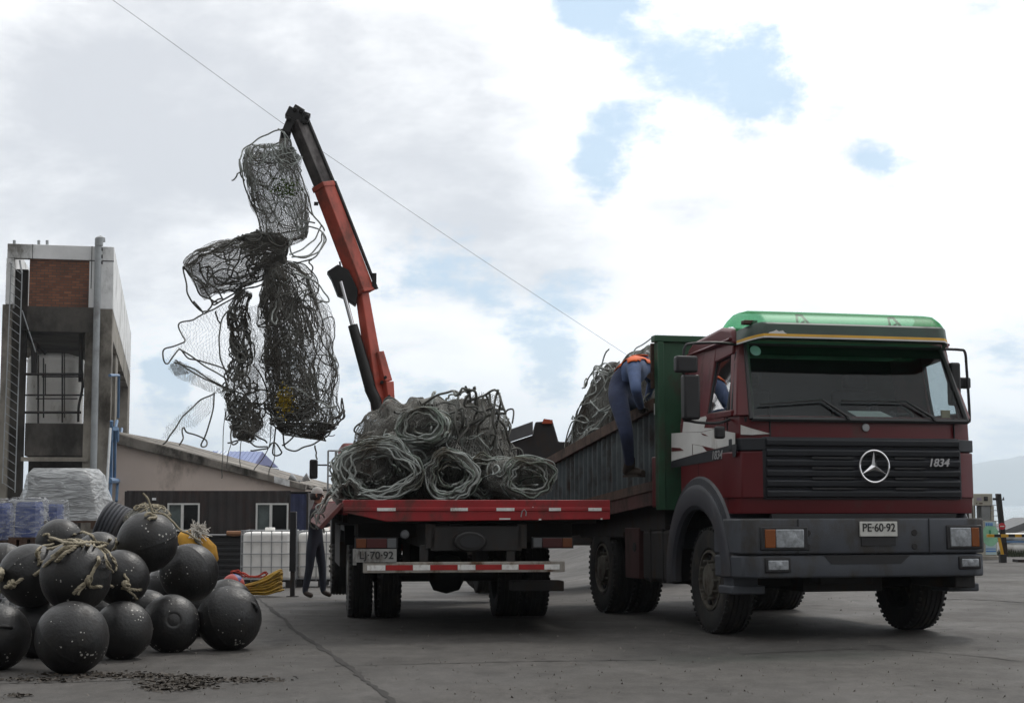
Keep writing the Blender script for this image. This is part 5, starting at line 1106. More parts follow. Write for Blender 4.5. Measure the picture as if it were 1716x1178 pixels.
def hand(root, m, wrist, fwd, palm_n, side, curl=.9, s=1.0):
    """gloved hand: palm, four bent fingers of unequal length, thumb from the side of the palm"""
    f = Vector(fwd).normalized(); n = Vector(palm_n); n = (n - f * n.dot(f)).normalized(); x = f.cross(n) * side; w = Vector(wrist); mb = MB()
    mb.tube([w - f * .03 * s, w + f * .02 * s, w + f * .06 * s, w + f * .095 * s], [.03 * s, .036 * s, .04 * s, .034 * s], 10)
    for i, (off, ln) in enumerate(((-.030, .072), (-.010, .082), (.010, .077), (.029, .06))):
        p = w + f * .085 * s + x * off * s; d = f.copy(); pts = [p - f * .02 * s]
        for seg in (.42, .32, .26):
            p = p + d * ln * seg * s; pts.append(p.copy()); d = (d * math.cos(curl) + n * math.sin(curl)).normalized()
        mb.tube(catmull(pts, 3), np.linspace(.011, .008, 10) * s, 7)
    p = w + f * .03 * s - x * .032 * s; pts = [p, p - x * .03 * s + f * .02 * s + n * .012 * s, p - x * .034 * s + f * .05 * s + n * .03 * s]; mb.tube(catmull(pts, 4), np.linspace(.013, .009, 9) * s, 7)
    return mb.build('glove', m, root, smooth='all')
def build_people():
    T = T2; XO = -1.52
    on = lambda u, v, x=XO: T.M @ T.on(u, v, 0, x)
    root = thing('person', 'person in blue denim and orange vest bending over the boards of the stake bed truck', 'person', on(1058, 797, -1.45))
    J = {'pelvis': (on(1034, 652, -1.56), (.165, .15)), 'waist': (on(1049, 634, -1.50), (.155, .16)), 'chest': (on(1066, 617, -1.36), (.155, .19)), 'neck': (on(1084, 615, -1.16), .07), 'head': (on(1093, 622, -1.0), .10), 'crown': (on(1099, 630, -.9), .075),
         'hipA': (on(1036, 668, -1.66), .115), 'kneeA': (on(1050, 727, -1.66), .078), 'ankA': (on(1055, 778, -1.56), .055), 'heelA': (on(1052, 789, -1.54), .048), 'toeA': (on(1073, 792, -1.47), .036),
         'hipB': (on(1042, 663, -1.42), .11), 'kneeB': (on(1075, 688, -1.10), .075), 'ankB': (on(1064, 742, -1.08), .055), 'toeB': (on(1080, 750, -.98), .04),
         'shA': (on(1062, 614, -1.60), .085), 'elA': (on(1066, 655, -1.70), .058), 'wrA': (on(1074, 683, -1.50), .04), 'shB': (on(1078, 612, -1.12), .085), 'elB': (on(1092, 640, -.9), .055), 'wrB': (on(1085, 668, -.8), .04)}
    E_ = [('pelvis', 'waist', 'cloth_jean'), ('waist', 'chest', 'cloth_blue'), ('chest', 'neck', 'cloth_blue'), ('neck', 'head', 'skin'), ('head', 'crown', 'skin'), ('pelvis', 'hipA', 'cloth_jean'), ('hipA', 'kneeA', 'cloth_jean'), ('kneeA', 'ankA', 'cloth_jean'), ('ankA', 'heelA', 'boot'), ('heelA', 'toeA', 'boot'),
          ('pelvis', 'hipB', 'cloth_jean'), ('hipB', 'kneeB', 'cloth_jean'), ('kneeB', 'ankB', 'cloth_jean'), ('ankB', 'toeB', 'boot'), ('chest', 'shA', 'cloth_blue'), ('shA', 'elA', 'cloth_blue'), ('elA', 'wrA', 'cloth_blue'), ('chest', 'shB', 'cloth_blue'), ('shB', 'elB', 'cloth_blue'), ('elB', 'wrB', 'cloth_blue')]
    ob, own = skin_body('body', {k: (tuple(v[0]), v[1]) for k, v in J.items()}, E_, None, root)
    shell('vest', ob, own, lambda p, e: e in (('waist', 'chest'), ('chest', 'neck'), ('pelvis', 'waist'), ('chest', 'shA'), ('chest', 'shB')) and (p.normal.z > .62 or (e == ('chest', 'neck') and p.normal.z > .2)) and e != ('pelvis', 'waist') or (e == ('pelvis', 'waist') and p.normal.z > .75), M_['orange_cloth'], root, .018)
    hand(root, M_['glove'], J['wrA'][0], on(1079, 691, -1.36) - J['wrA'][0], (0, 0, -1), 1, 1.0); hand(root, M_['glove'], J['wrB'][0], on(1084, 676, -.75) - J['wrB'][0], (0, 0, -1), -1, .7)
    b_ = MB(); h = Vector(J['head'][0]); c = Vector(J['crown'][0]); mid = h.lerp(c, .6)
    hr = MB(); hr.lathe([(.001, .115)] + [(.112 * math.sin(a), .112 * math.cos(a)) for a in np.linspace(.2, 1.5, 8)], (0, 0, 0), 'z', 16); d = (c - h).normalized()
    hr.xf(Matrix.Translation(mid) @ d.to_track_quat('Z', 'Y').to_matrix().to_4x4()); hr.build('hair', M_['hair'], root, smooth='all')
    bo = MB(); a = Vector(J['ankA'][0]); t_ = Vector(J['toeA'][0]); he = Vector(J['heelA'][0]); fw = (t_ - he).normalized(); up = Vector((0, 0, 1))
    bo.tube([a + up * .07, a + up * .0, he + up * .0], [.062, .062, .06], 10); bo.tube([he - fw * .03, he + fw * .06, he + fw * .14, t_ + fw * .05], [.05, .056, .052, .034], 10); bo.cbox(he.lerp(t_, .5) - up * .045, (.27, .10, .022), Matrix.Rotation(math.atan2(fw.y, fw.x), 3, 'Z'))
    bo.build('boot', M_['boot'], root, smooth=50); fix_local(root)
    # man standing by the flatbed, facing the load
    Y = 25.6; g = G(-3.1, Y); B0 = P(527, 1002, Y); B0.z = g; q = lambda x, y, z: tuple(B0 + Vector((x, y, z)))
    root = thing('person', 'person in white cap, maroon shirt and dark clothes standing beside the flatbed, facing its load', 'person', B0)
    J = {'pelvis': (q(0, 0, .93), (.15, .115)), 'waist': (q(.01, 0, 1.10), (.15, .11)), 'chest': (q(0, 0, 1.32), (.17, .12)), 'neck': (q(.02, 0, 1.49), .058), 'chin': (q(.045, -.005, 1.545), .07), 'head': (q(.03, 0, 1.62), .088), 'crown': (q(.02, 0, 1.68), .07),
         'hipL': (q(-.04, -.09, .88), .10), 'kneeL': (q(-.07, -.11, .48), .068), 'ankL': (q(-.14, -.13, .09), .05), 'toeL': (q(.0, -.17, .04), .042), 'hipR': (q(.04, .09, .88), .10), 'kneeR': (q(.10, .11, .48), .068), 'ankR': (q(.12, .13, .09), .05), 'toeR': (q(.26, .10, .04), .042),
         'shL': (q(-.01, -.18, 1.39), .07), 'elL': (q(.06, -.24, 1.13), .052), 'wrL': (q(.27, -.18, 1.16), .036), 'shR': (q(.01, .18, 1.39), .07), 'elR': (q(.12, .22, 1.14), .052), 'wrR': (q(.33, .16, 1.20), .036)}
    E_ = [('pelvis', 'waist', 'darkjean'), ('waist', 'chest', 'blackcloth'), ('chest', 'neck', 'maroon'), ('neck', 'chin', 'skin'), ('chin', 'head', 'skin'), ('head', 'crown', 'skin')]
    for s in 'LR': E_ += [('pelvis', 'hip' + s, 'darkjean'), ('hip' + s, 'knee' + s, 'darkjean'), ('knee' + s, 'ank' + s, 'darkjean'), ('ank' + s, 'toe' + s, 'boot'), ('chest', 'sh' + s, 'maroon'), ('sh' + s, 'el' + s, 'blackcloth'), ('el' + s, 'wr' + s, 'blackcloth')]
    ob, own = skin_body('body', J, E_, None, root)
    for s, sd in (('L', 1), ('R', -1)): hand(root, M_['skin'], J['wr' + s][0], (.9, 0, .1), (0, 0, -1), sd, .6).name = 'hand'
    h = Vector(J['head'][0]); mb = MB(); mb.lathe([(.001, .128), (.05, .118), (.078, .092), (.096, .055), (.099, .02)], h + Vector((-.005, 0, 0)), 'z', 20); mb.prism([h + Vector(v) for v in ((.06, -.075, .02), (.16, -.05, .005), (.18, 0, .0), (.16, .05, .005), (.06, .075, .02))], (0, 0, .01)); mb.build('cap', mat('grey_white_cap', (.38, .37, .35), .85), root, smooth=40)
    mb = MB(); mb.lathe([(.001, .06), (.07, .055), (.098, .03), (.1, -.02), (.085, -.07)], h + Vector((-.022, 0, -.012)), 'z', 16); mb.build('hair', M_['hair'], root, smooth='all')
    mb = MB()
    for s in (-1, 1): mb.lathe([(.001, .011), (.009, .008), (.012, 0)], h + Vector((.082, s * .032, -.008)), 'x', 8)
    mb.build('eye', M_['hair'], root)
    mb = MB(); c = Vector(J['chin'][0]); mb.prism([h + Vector(v) for v in ((.082, -.008, .0), (.112, -.012, -.045), (.112, .012, -.045), (.082, .008, .0))], (-.02, 0, -.004)); mb.build('nose', M_['skin'], root, bevel=.006)
    MB().cbox(c + Vector((.066, 0, .002)), (.012, .05, .009)).build('mouth', M_['maroon'], root, bevel=.003)
    mb = MB()
    for s in (-1, 1): mb.tube([h + Vector((-.005, s * .088, .02)), h + Vector((-.012, s * .1, 0)), h + Vector((0, s * .09, -.035))], .012, 6)
    mb.build('ear', M_['skin'], root, smooth=True); fix_local(root)
build_people()
# ------------------------------------------------------------------ buoys and the gear heaped round them
BUOYS = [  # photo px, py, depth, radius, tilt, label
    (121, 1061, 12.35, .275, (20, 40, 0), 'black buoy with many white barnacle spots, frontmost on the ground left of the crack'),
    (-6, 1060, 12.6, .262, (70, 10, 30), 'black buoy on the ground cut by the left edge of the photo'),
    (206, 1051, 13.45, .243, (100, 30, 10), 'grey black buoy on the ground, second to the right of the spotted front one'),
    (286, 1037, 14.1, .252, (0, 78, -72), 'black buoy on the ground showing its flat round end cap'),
    (384, 1031, 14.3, .283, (40, 60, 20), 'scuffed black buoy on the ground, rightmost of the pile in front'),
    (380, 1013, 16.6, .262, (10, 20, 70), 'black buoy peeping out behind the rightmost front buoy'),
    (247, 904, 14.15, .262, (12, -14, 0), 'topmost black buoy of the pile, under the netting scraps'),
    (317, 956, 14.75, .265, (50, 60, 110), 'brown stained black buoy in the upper row below the yellow bag'),
    (127, 962, 12.75, .276, (30, 90, 10), 'big black buoy in the upper row wearing the knotted pale rope on its top'),
    (203, 964, 13.7, .235, (80, 40, 60), 'smaller black buoy wedged behind the roped one on its right side'),
    (52, 960, 13.4, .262, (130, 10, 60), 'black buoy in the upper row left of the roped one'),
    (4, 948, 15.2, .235, (20, 100, 40), 'far left buoy of the upper row behind the loose rope end'),
    (66, 1036, 13.6, .26, (60, 120, 10), 'shaded black buoy on the ground behind and between the two leftmost front ones'),
    (246, 1004, 15.3, .24, (0, 60, 140), 'dark buoy deep in the gap under the topmost one'),
    (160, 1012, 14.6, .25, (30, 10, 200), 'shadowed black buoy deep between the front spotted buoy and its right neighbour'),
    (336, 1008, 15.8, .25, (70, 80, 20), 'shadowed black buoy behind the one with the round end cap'),
    (100, 905, 15.8, .23, (10, 80, 20), 'black buoy mostly hidden behind the knotted rope bundle, below the wrapped load'),
    (284, 985, 15.9, .25, (20, 30, 90), 'shadowed black buoy filling the gap between the topmost buoy and the brown stained one'),
    (166, 931, 15.0, .24, (60, 0, 50), 'black buoy half hidden behind the knotted rope'),
]
BC = []
def build_buoys():
    r = 1.0; pr = [(.001, r * .945), (.20, r * .945), (.22, r * .93), (.245, r * .955), (.30, r * .953)]
    pr += [(r * math.sin(a), r * math.cos(a)) for a in np.linspace(.34, math.pi / 2 - .05, 18)] + [(r * 1.006, .03), (r * 1.012, .012), (r * 1.012, -.012), (r * 1.006, -.03)] + [(r * math.sin(a), r * math.cos(a)) for a in np.linspace(math.pi / 2 + .05, math.pi - .34, 18)]
    pr += [(.30, -r * .953), (.245, -r * .955), (.22, -r * .93), (.20, -r * .945), (.001, -r * .945)]
    plain = [(max(r * math.sin(a), .001), r * math.cos(a)) for a in np.linspace(0, math.pi / 2 - .04, 22)] + [(1.004, .02), (1.006, 0), (1.004, -.02)] + [(max(r * math.sin(a), .001), r * math.cos(a)) for a in np.linspace(math.pi / 2 + .04, math.pi, 22)]
    for i, (px, py, Y, rad, rot, label) in enumerate(BUOYS):
        c = P(px, py, Y)
        if py > 995: c.z = G(c.x, c.y) + rad * .945
        else: c.z -= .02
        mb = MB().lathe([(a * rad, h * rad) for a, h in (pr if i == 3 else plain)], (0, 0, 0), 'z', 48)
        v = np.array(mb.v); v *= (1 + .014 * wob(v, 6, 900 + i) + .005 * wob(v, 22, 930 + i))[:, None]; mb.v = [tuple(q) for q in v]
        o = mb.build('buoy', M_['buoy'], smooth='all'); o.location = c; o.rotation_euler = [R(a) for a in rot]
        tag(o, label, 'buoy', 'black buoys heaped in the yard'); BC.append((c, rad))
        # moulded lifting eye on the pole
        if i not in (1, 4, 7): continue
        e = MB(); e.tube([(.05 * math.cos(a) * .9, 0, rad * .94 + .035 * math.sin(a)) for a in np.linspace(0, math.pi, 9)], .014, 7); e.build('lifting_eye', M_['buoy'], o, smooth=True)
def on_buoy(px, py, off=.02, Y=13.2):
    d = ray(px, py).normalized(); o = Vector((0, 0, H)); best = None
    for c, r in BC:
        q = o - c; b = q.dot(d); k = b * b - (q.length_squared - r * r)
        if k > 0:
            t = -b - math.sqrt(k)
            if best is None or t < best: best = t
    return o + d * (best - off) if best is not None else P(px, py, Y)
def q5(u, v): return (u * .3378, 780 + v * .3378)
def twisted(pts, r, seed, jit=.006, k=8):
    """laid rope: three strands twisted round a path"""
    p = rope_pts(pts, jit, seed, k); L_ = np.concatenate([[0], np.cumsum(np.linalg.norm(np.diff(p, axis=0), axis=1))]); n = max(int(L_[-1] / (r * .7)), 8); s = np.linspace(0, L_[-1], n); p = np.stack([np.interp(s, L_, p[:, i]) for i in range(3)], -1)
    t = np.gradient(p, axis=0); t /= np.linalg.norm(t, axis=1, keepdims=True) + 1e-9; u = np.cross(t, [.2, .4, .9]); u /= np.linalg.norm(u, axis=1, keepdims=True) + 1e-9; w = np.cross(t, u); out = []
    for a in range(3):
        th = s / r * .8 + a * 2.094; out.append(tube_np(p + .5 * r * (np.cos(th)[:, None] * u + np.sin(th)[:, None] * w), r * .58, 6))
    return out
def build_ropes():
    ob = lambda l, off=.022: [on_buoy(*q5(u, v), off) for u, v in l]
    root = thing('rope', 'pale knotted rope bundle flopped over the top of the big roped buoy', 'rope', on_buoy(*q5(380, 400), .02)); rp = []
    for i, (l, off) in enumerate([([(240, 370), (320, 375), (400, 372), (470, 400), (520, 400)], .03), ([(250, 355), (330, 385), (420, 380), (490, 385)], .055), ([(360, 345), (400, 330), (450, 345), (480, 375), (540, 390)], .05), ([(180, 450), (200, 410), (260, 385), (340, 370), (400, 385)], .025), ([(185, 455), (210, 480), (270, 440), (330, 400), (400, 380)], .03),
                                   ([(195, 490), (190, 440), (240, 410), (320, 395)], .02), ([(210, 500), (280, 450), (350, 400), (420, 385)], .025), ([(210, 350), (240, 340), (260, 365), (330, 372)], .03), ([(540, 370), (575, 362), (583, 385), (560, 420), (530, 425), (500, 410)], .03), ([(480, 380), (520, 420), (560, 470), (585, 500)], .03), ([(490, 400), (520, 450), (545, 500), (560, 530)], .035),
                                   ([(500, 390), (545, 440), (575, 480), (570, 520)], .028), ([(510, 420), (530, 470), (540, 520)], .04), ([(400, 375), (410, 395), (425, 375), (435, 398), (450, 372)], .06), ([(430, 370), (440, 400), (455, 375), (470, 405)], .065)]):
        rp += twisted(ob(l, off), .012 if i < 9 else .009, i + 500)
    np_mesh('rope', *join(rp), M_['ropelight'], root); fix_local(root)
    for nm, l, r_, lab in (('long', [(-60, 660), (0, 622), (30, 600), (60, 588), (100, 572), (180, 535), (280, 470), (350, 420), (390, 390)], .0155, 'pale laid rope running from the left edge up to the knot on the roped buoy'),
                           ('mid', [(490, 410), (488, 450), (478, 500), (455, 545), (435, 570), (400, 605), (362, 632)], .0145, 'short pale rope hanging down the front of the roped buoy'),
                           ('low', [(430, 575), (450, 596), (500, 602), (560, 600), (610, 608), (650, 618), (700, 610)], .0125, 'greenish pale rope lying across two buoys low on the pile')):
        root = thing('rope', lab, 'rope', on_buoy(*q5(*l[2]), .02)); rp = twisted(ob(l, .018), r_, len(l))
        kn = {'long': (58, 588), 'mid': (440, 568), 'low': (625, 590)}[nm]
        for j in range(5):
            c = on_buoy(*q5(*kn), .03); a = random.uniform(0, 3.1); b_ = Vector((math.cos(a), 0, math.sin(a))); c_ = Vector((random.uniform(-.4, .4), 1, random.uniform(-.4, .4))).normalized()
            rp.append(tube_np([c + (b_ * math.cos(t) + c_ * math.sin(t)) * .032 for t in np.linspace(0, 2 * math.pi, 15)[:-1]], .0105, 6, True))
        if nm == 'low': rp += twisted(ob([(620, 540), (632, 570), (625, 600), (660, 640), (680, 662)], .03), .010, 77)
        if nm == 'mid': rp += twisted(ob([(436, 572), (420, 590), (385, 640)], .035), .010, 78)
        np_mesh('rope', *join(rp), M_['ropelight'], root); fix_local(root)
    # scrap of rope at the far left
    root = thing('rope', 'frayed rope end bunched at the left edge above the leftmost buoy', 'rope', on_buoy(*q5(0, 540), .02)); rp = []
    for j in range(7): rp += twisted(ob([(-20 + random.uniform(-10, 10), 500 + random.uniform(-10, 20)), (10 + random.uniform(-8, 8), 520 + random.uniform(-10, 10)), (5, 560 + random.uniform(-20, 20)), (-20, 600)], .03), .010, 600 + j)
    np_mesh('rope', *join(rp), M_['ropelight'], root); fix_local(root)
    # netting scraps on top of the pile with the thin line that runs up to the load
    c = P(250, 862, 14.75); root = thing('net_scrap', 'greyish netting scraps draped over the topmost buoy', 'fishing net', c)
    fn = lambda U, V, f=1.0: np.array(c) + np.stack([np.cos(6.283 * U) * np.cos(V * 1.5) * .21, np.sin(6.283 * U) * np.cos(V * 1.5) * .2, np.sin(V * 1.5) * .15 - .06], -1) * (np.asarray(f) * (1 + .2 * wob(np.stack([np.cos(6.283 * U), np.sin(6.283 * U), V], -1), 3, 4)))[..., None]
    net = [diamond(lambda U, V, f=f: fn(U, V, f), 40, 16, True, .0022, .1, 700 + i) for i, f in enumerate((1, .9, .75))]; rp = walk_ropes(fn, 16, 30, .03, 1.2, .4, .006, 701, (.9, 1.1), (0, .95), .9)
    rp += [tube_np(rope_pts(ob([(715, 140), (735, 175), (760, 230), (800, 240), (850, 270), (900, 320), (950, 350), (1000, 375)], .03), .006, 5), .009)] + [tube_np(rope_pts(ob([(720, 250), (750, 240), (770, 255), (735, 270)], .03), .006, 6), .014)]
    np_mesh('netting', *join(net), M_['net'], root); np_mesh('rope', *join(rp), M_['ropelight'], root); fix_local(root)
    # yellow bag
    c = P(322, 918, 15.35); mb = MB(); n = 20; vs = []
    for j, (z, s) in enumerate(((-.2, .22), (-.1, .25), (.02, .235), (.10, .20), (.15, .14), (.17, .05))):
        for i in range(n):
            a = 2 * math.pi * i / n; w = 1 + .10 * math.sin(a * 3 + j) + .05 * math.sin(a * 7 + 2 * j); vs.append((s * .72 * w * math.cos(a) + .05 * (z < .05) * 1, s * .7 * w * math.sin(a), z))
    root = thing('bag', 'yellow plastic sack with white frayed fibre behind the upper right buoy', 'sack', c)
    mb.add(vs, [(j * n + i, j * n + (i + 1) % n, (j + 1) * n + (i + 1) % n, (j + 1) * n + i) for j in range(5) for i in range(n)] + [tuple(5 * n + i for i in range(n)), tuple(range(n - 1, -1, -1))]); mb.build('sack', M_['yellowbag'], root, smooth='all')
    rg = np.random.default_rng(5); fr = []
    for _ in range(150):
        b0 = np.array([.07, -.1, .15]) + rg.normal(0, .02, 3); d = rg.normal(0, 1, 3) * [1, .6, .8] + [.3, -.4, .3]; d /= np.linalg.norm(d); fr.append(tube_np([b0, b0 + d * .045 + rg.normal(0, .01, 3), b0 + d * .085 + rg.normal(0, .02, 3) - [0, 0, .012]], .0035, 4))
    np_mesh('frayed_fibre', *join(fr), M_['fray'], root)
    np_mesh('tie_cord', *join([tube_np(rope_pts([(-.02, -.13, .16), (.04, -.15, .13), (.10, -.15, .04), (.15, -.13, -.06), (.21, -.10, -.14)], .008, 3), .011)]), M_['rope_dark'], root)
build_buoys(); build_ropes()
#SECTION_END_5
# ------------------------------------------------------------------ concrete tank tower, sheds and yard gear on the left
def build_tower():
    o = P(-4, 846, 50); o.z = 0; TW = Frame(o, 12.1); root = thing('tank_tower', 'tall weathered concrete tank tower with a brick panel and whitewashed top', 'tower', o, TW.e)
    f = lambda u, v, y=0.0: TW.on(u, v, 1, y); fx = lambda u, y=0.0: f(u, 600, y).x; fz = lambda v, y=0.0: f(100, v, y).z
    def b(mb, n, m, p=root, **k): return mb.build(n, M_[m] if isinstance(m, str) else m, p, **k)
    Wd = fx(187); L = TW.on(219, 600, 0, Wd).y; zt = f(100, 411).z; zb = f(100, 435).z; GB = -1.4; x0 = fx(7)
    sz = lambda u, v: TW.on(u, v, 0, Wd).z
    mb = MB(); mb.box((x0, 0, zb), (Wd, .3, zt)); mb.box((Wd - .25, .3, fz(516)), (Wd, L, zt)); mb.box((x0, .3, fz(516)), (x0 + .22, L, zt)); mb.box((x0, L - .25, fz(516)), (Wd, L, zt - .02)); mb.box((x0 - .02, 0, fz(512)), (fx(19), .3, zb - .003)); mb.box((fx(146), .003, fz(516)), (Wd, .3, zb - .003))
    b(mb, 'parapet', 'whiteconc', bevel=.015)
    mb = MB(); mb.box((fx(49), -.004, zb), (fx(50), .01, zt)); mb.box((fx(149), -.004, zb - .9), (fx(150.2), .01, zt)); mb.box((fx(146), -.004, zb - .02), (Wd + .003, .01, zb + .01)); b(mb, 'panel_joint', 'black')
    b(MB().box((fx(45), .06, fz(514)), (fx(146), .28, zb)), 'brick_panel', 'brick')
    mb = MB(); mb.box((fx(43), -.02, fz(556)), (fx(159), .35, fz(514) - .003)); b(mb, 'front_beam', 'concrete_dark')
    mb = MB(); mb.box((fx(142), .0, GB), (Wd, 1.1, fz(516) - .004)); b(mb, 'front_column', 'concrete', bevel=.02)
    mb = MB(); mb.box((x0 - .1, .02, GB), (fx(17), .9, fz(512) - .004)); b(mb, 'front_column', 'concrete', bevel=.02)
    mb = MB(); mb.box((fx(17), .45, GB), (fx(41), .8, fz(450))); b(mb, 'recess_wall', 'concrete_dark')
    ym = TW.on(196, 650, 0, Wd).y
    mb = MB(); mb.box((Wd - .7, L - 3.5, GB), (Wd, L, fz(516) - .004)); b(mb, 'rear_column', 'concrete', bevel=.02)
    mb = MB(); mb.box((Wd - .7, ym - .1, GB), (Wd - .05, ym + 2.2, fz(516) - .004)); b(mb, 'middle_column', 'concrete', bevel=.02)
    mb = MB(); mb.box((x0, L - 3.5, GB), (x0 + .6, L, fz(516) - .004)); b(mb, 'rear_column', 'concrete', bevel=.02)
    zbm = fz(562); mb = MB(); mb.box((Wd - .45, 1.1, zbm), (Wd - .012, L - 3.5, fz(516) - .004)); mb.box((x0, 1.1, zbm), (x0 + .4, L - 3.5, fz(516) - .004)); b(mb, 'side_beam', 'concrete')
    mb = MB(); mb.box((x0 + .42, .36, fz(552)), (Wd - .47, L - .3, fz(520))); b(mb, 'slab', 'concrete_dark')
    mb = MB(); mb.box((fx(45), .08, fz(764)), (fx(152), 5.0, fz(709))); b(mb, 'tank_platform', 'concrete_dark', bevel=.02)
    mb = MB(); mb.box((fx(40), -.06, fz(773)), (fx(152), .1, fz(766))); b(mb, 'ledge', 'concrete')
    mb = MB(); mb.box((fx(40), 2.8, GB), (Wd - .3, 3.0, fz(764) - .01)); b(mb, 'back_wall', 'concrete_dark')  # dark colour stands in for the shaded void below the platform
    cx, r = fx(93, 1.5), (fx(140, 1.5) - fx(46, 1.5)) / 2 * 1.02; z0, z1 = fz(709), fz(598, 1.2)
    mb = MB(); mb.lathe([(.001, z1 + .16), (r * .5, z1 + .13), (r * .9, z1 + .03), (r, z1 - .05), (r * 1.02, z1 - .08), (r * 1.02, z1 - .13), (r, z1 - .16), (r, z0 + .05), (r * .97, z0), (.001, z0)], (cx, 1.75, 0), 'z', 40); tk = b(mb, 'water_tank', 'whiteplastic', smooth=35)
    mb = MB()
    for u, r_, v0, v1 in ((64, .03, 595, 709), (73, .025, 600, 700), (104.5, .03, 590, 708), (108, .02, 590, 700), (76, .02, 610, 662)): mb.cyl(f(u, v0, .25), f(u, v1, .25), r_, n=6)
    for v, u0, u1, r_ in ((627, 41, 140, .045), (631, 70, 140, .03), (662, 41, 140, .03), (668, 60, 130, .022), (691, 40, 136, .045)): mb.cyl(f(u0, v, .2), f(u1, v, .2), r_, n=6)
    mb.cyl(f(57, 575, .3), f(57, 625, .3), .09, n=8); mb.cyl(f(58, 574, .3), f(76, 592, .8), .06, n=8); mb.cyl(f(136, 560, .3), f(135, 640, .3), .07, n=8); mb.tube(catmull([f(137, 620, .2), f(138, 650, .2), f(132, 680, .2), f(131, 707, .2)], 5), .04, 7)
    b(mb, 'tank_frame', 'dark')
    mb = MB(); mb.cyl(f(165, 403, -.18), f(155, 860, -.18), .105, n=12); mb.cyl(f(166, 400, -.18), f(165.8, 412, -.18), .13, n=12); b(mb, 'down_pipe', 'greypipe', smooth=40)
    mb = MB()
    for v in (418, 430, 440): mb.cyl(f(160, v, -.14), f(172, v, -.14), .06, n=8)
    b(mb, 'pipe_clamp', 'dark')
    mb = MB()
    for (a, c) in (((19, 443), (4, 810)), ((37, 458), (25, 825))): mb.cyl(f(a[0], a[1], -.1), f(c[0], c[1], -.1), .02, n=6)
    for i in range(26): t = i / 25; mb.cyl(f(19 - 15 * t, 446 + 362 * t, -.1), f(37 - 12 * t, 460 + 362 * t, -.1), .009, n=5)
    mb.tube([f(33, 437, .1), f(37, 458, -.1)], .03, 6); mb.tube([f(16, 437, .1), f(19, 443, -.1)], .03, 6); mb.tube([f(37, 520, -.1), f(60, 590, .1)], .02, 5)
    b(mb, 'ladder', 'greypipe')
    side = lambda u, v: TW.on(u, v, 0, Wd + .12)
    mb = MB()
    for l, r_ in (([(184, 629), (199, 629), (198, 700)], .045), ([(187, 705), (186, 800), (184, 850)], .05), ([(196, 705), (193, 720), (192, 800)], .05), ([(204, 718), (198, 790), (195, 840)], .05), ([(183, 805), (198, 806)], .09), ([(193, 718), (193, 738)], .13)):
        mb.tube([side(*q) for q in l], r_, 8)
    b(mb, 'blue_pipe', 'bluepipe', smooth=40)
    b(MB().tube([side(185, 718), side(177, 850)], .04, 8), 'white_pipe', 'greypipe')
    mb = MB()
    for u in (24, 65, 79): mb.cyl(f(u, 411, .1), f(u, 403, .1), .05, n=6)
    mb.lathe([(.16, 0), (.15, .12), (.001, .2)], f(168, 405, .1), 'z', 12); b(mb, 'roof_stub', 'greypipe')
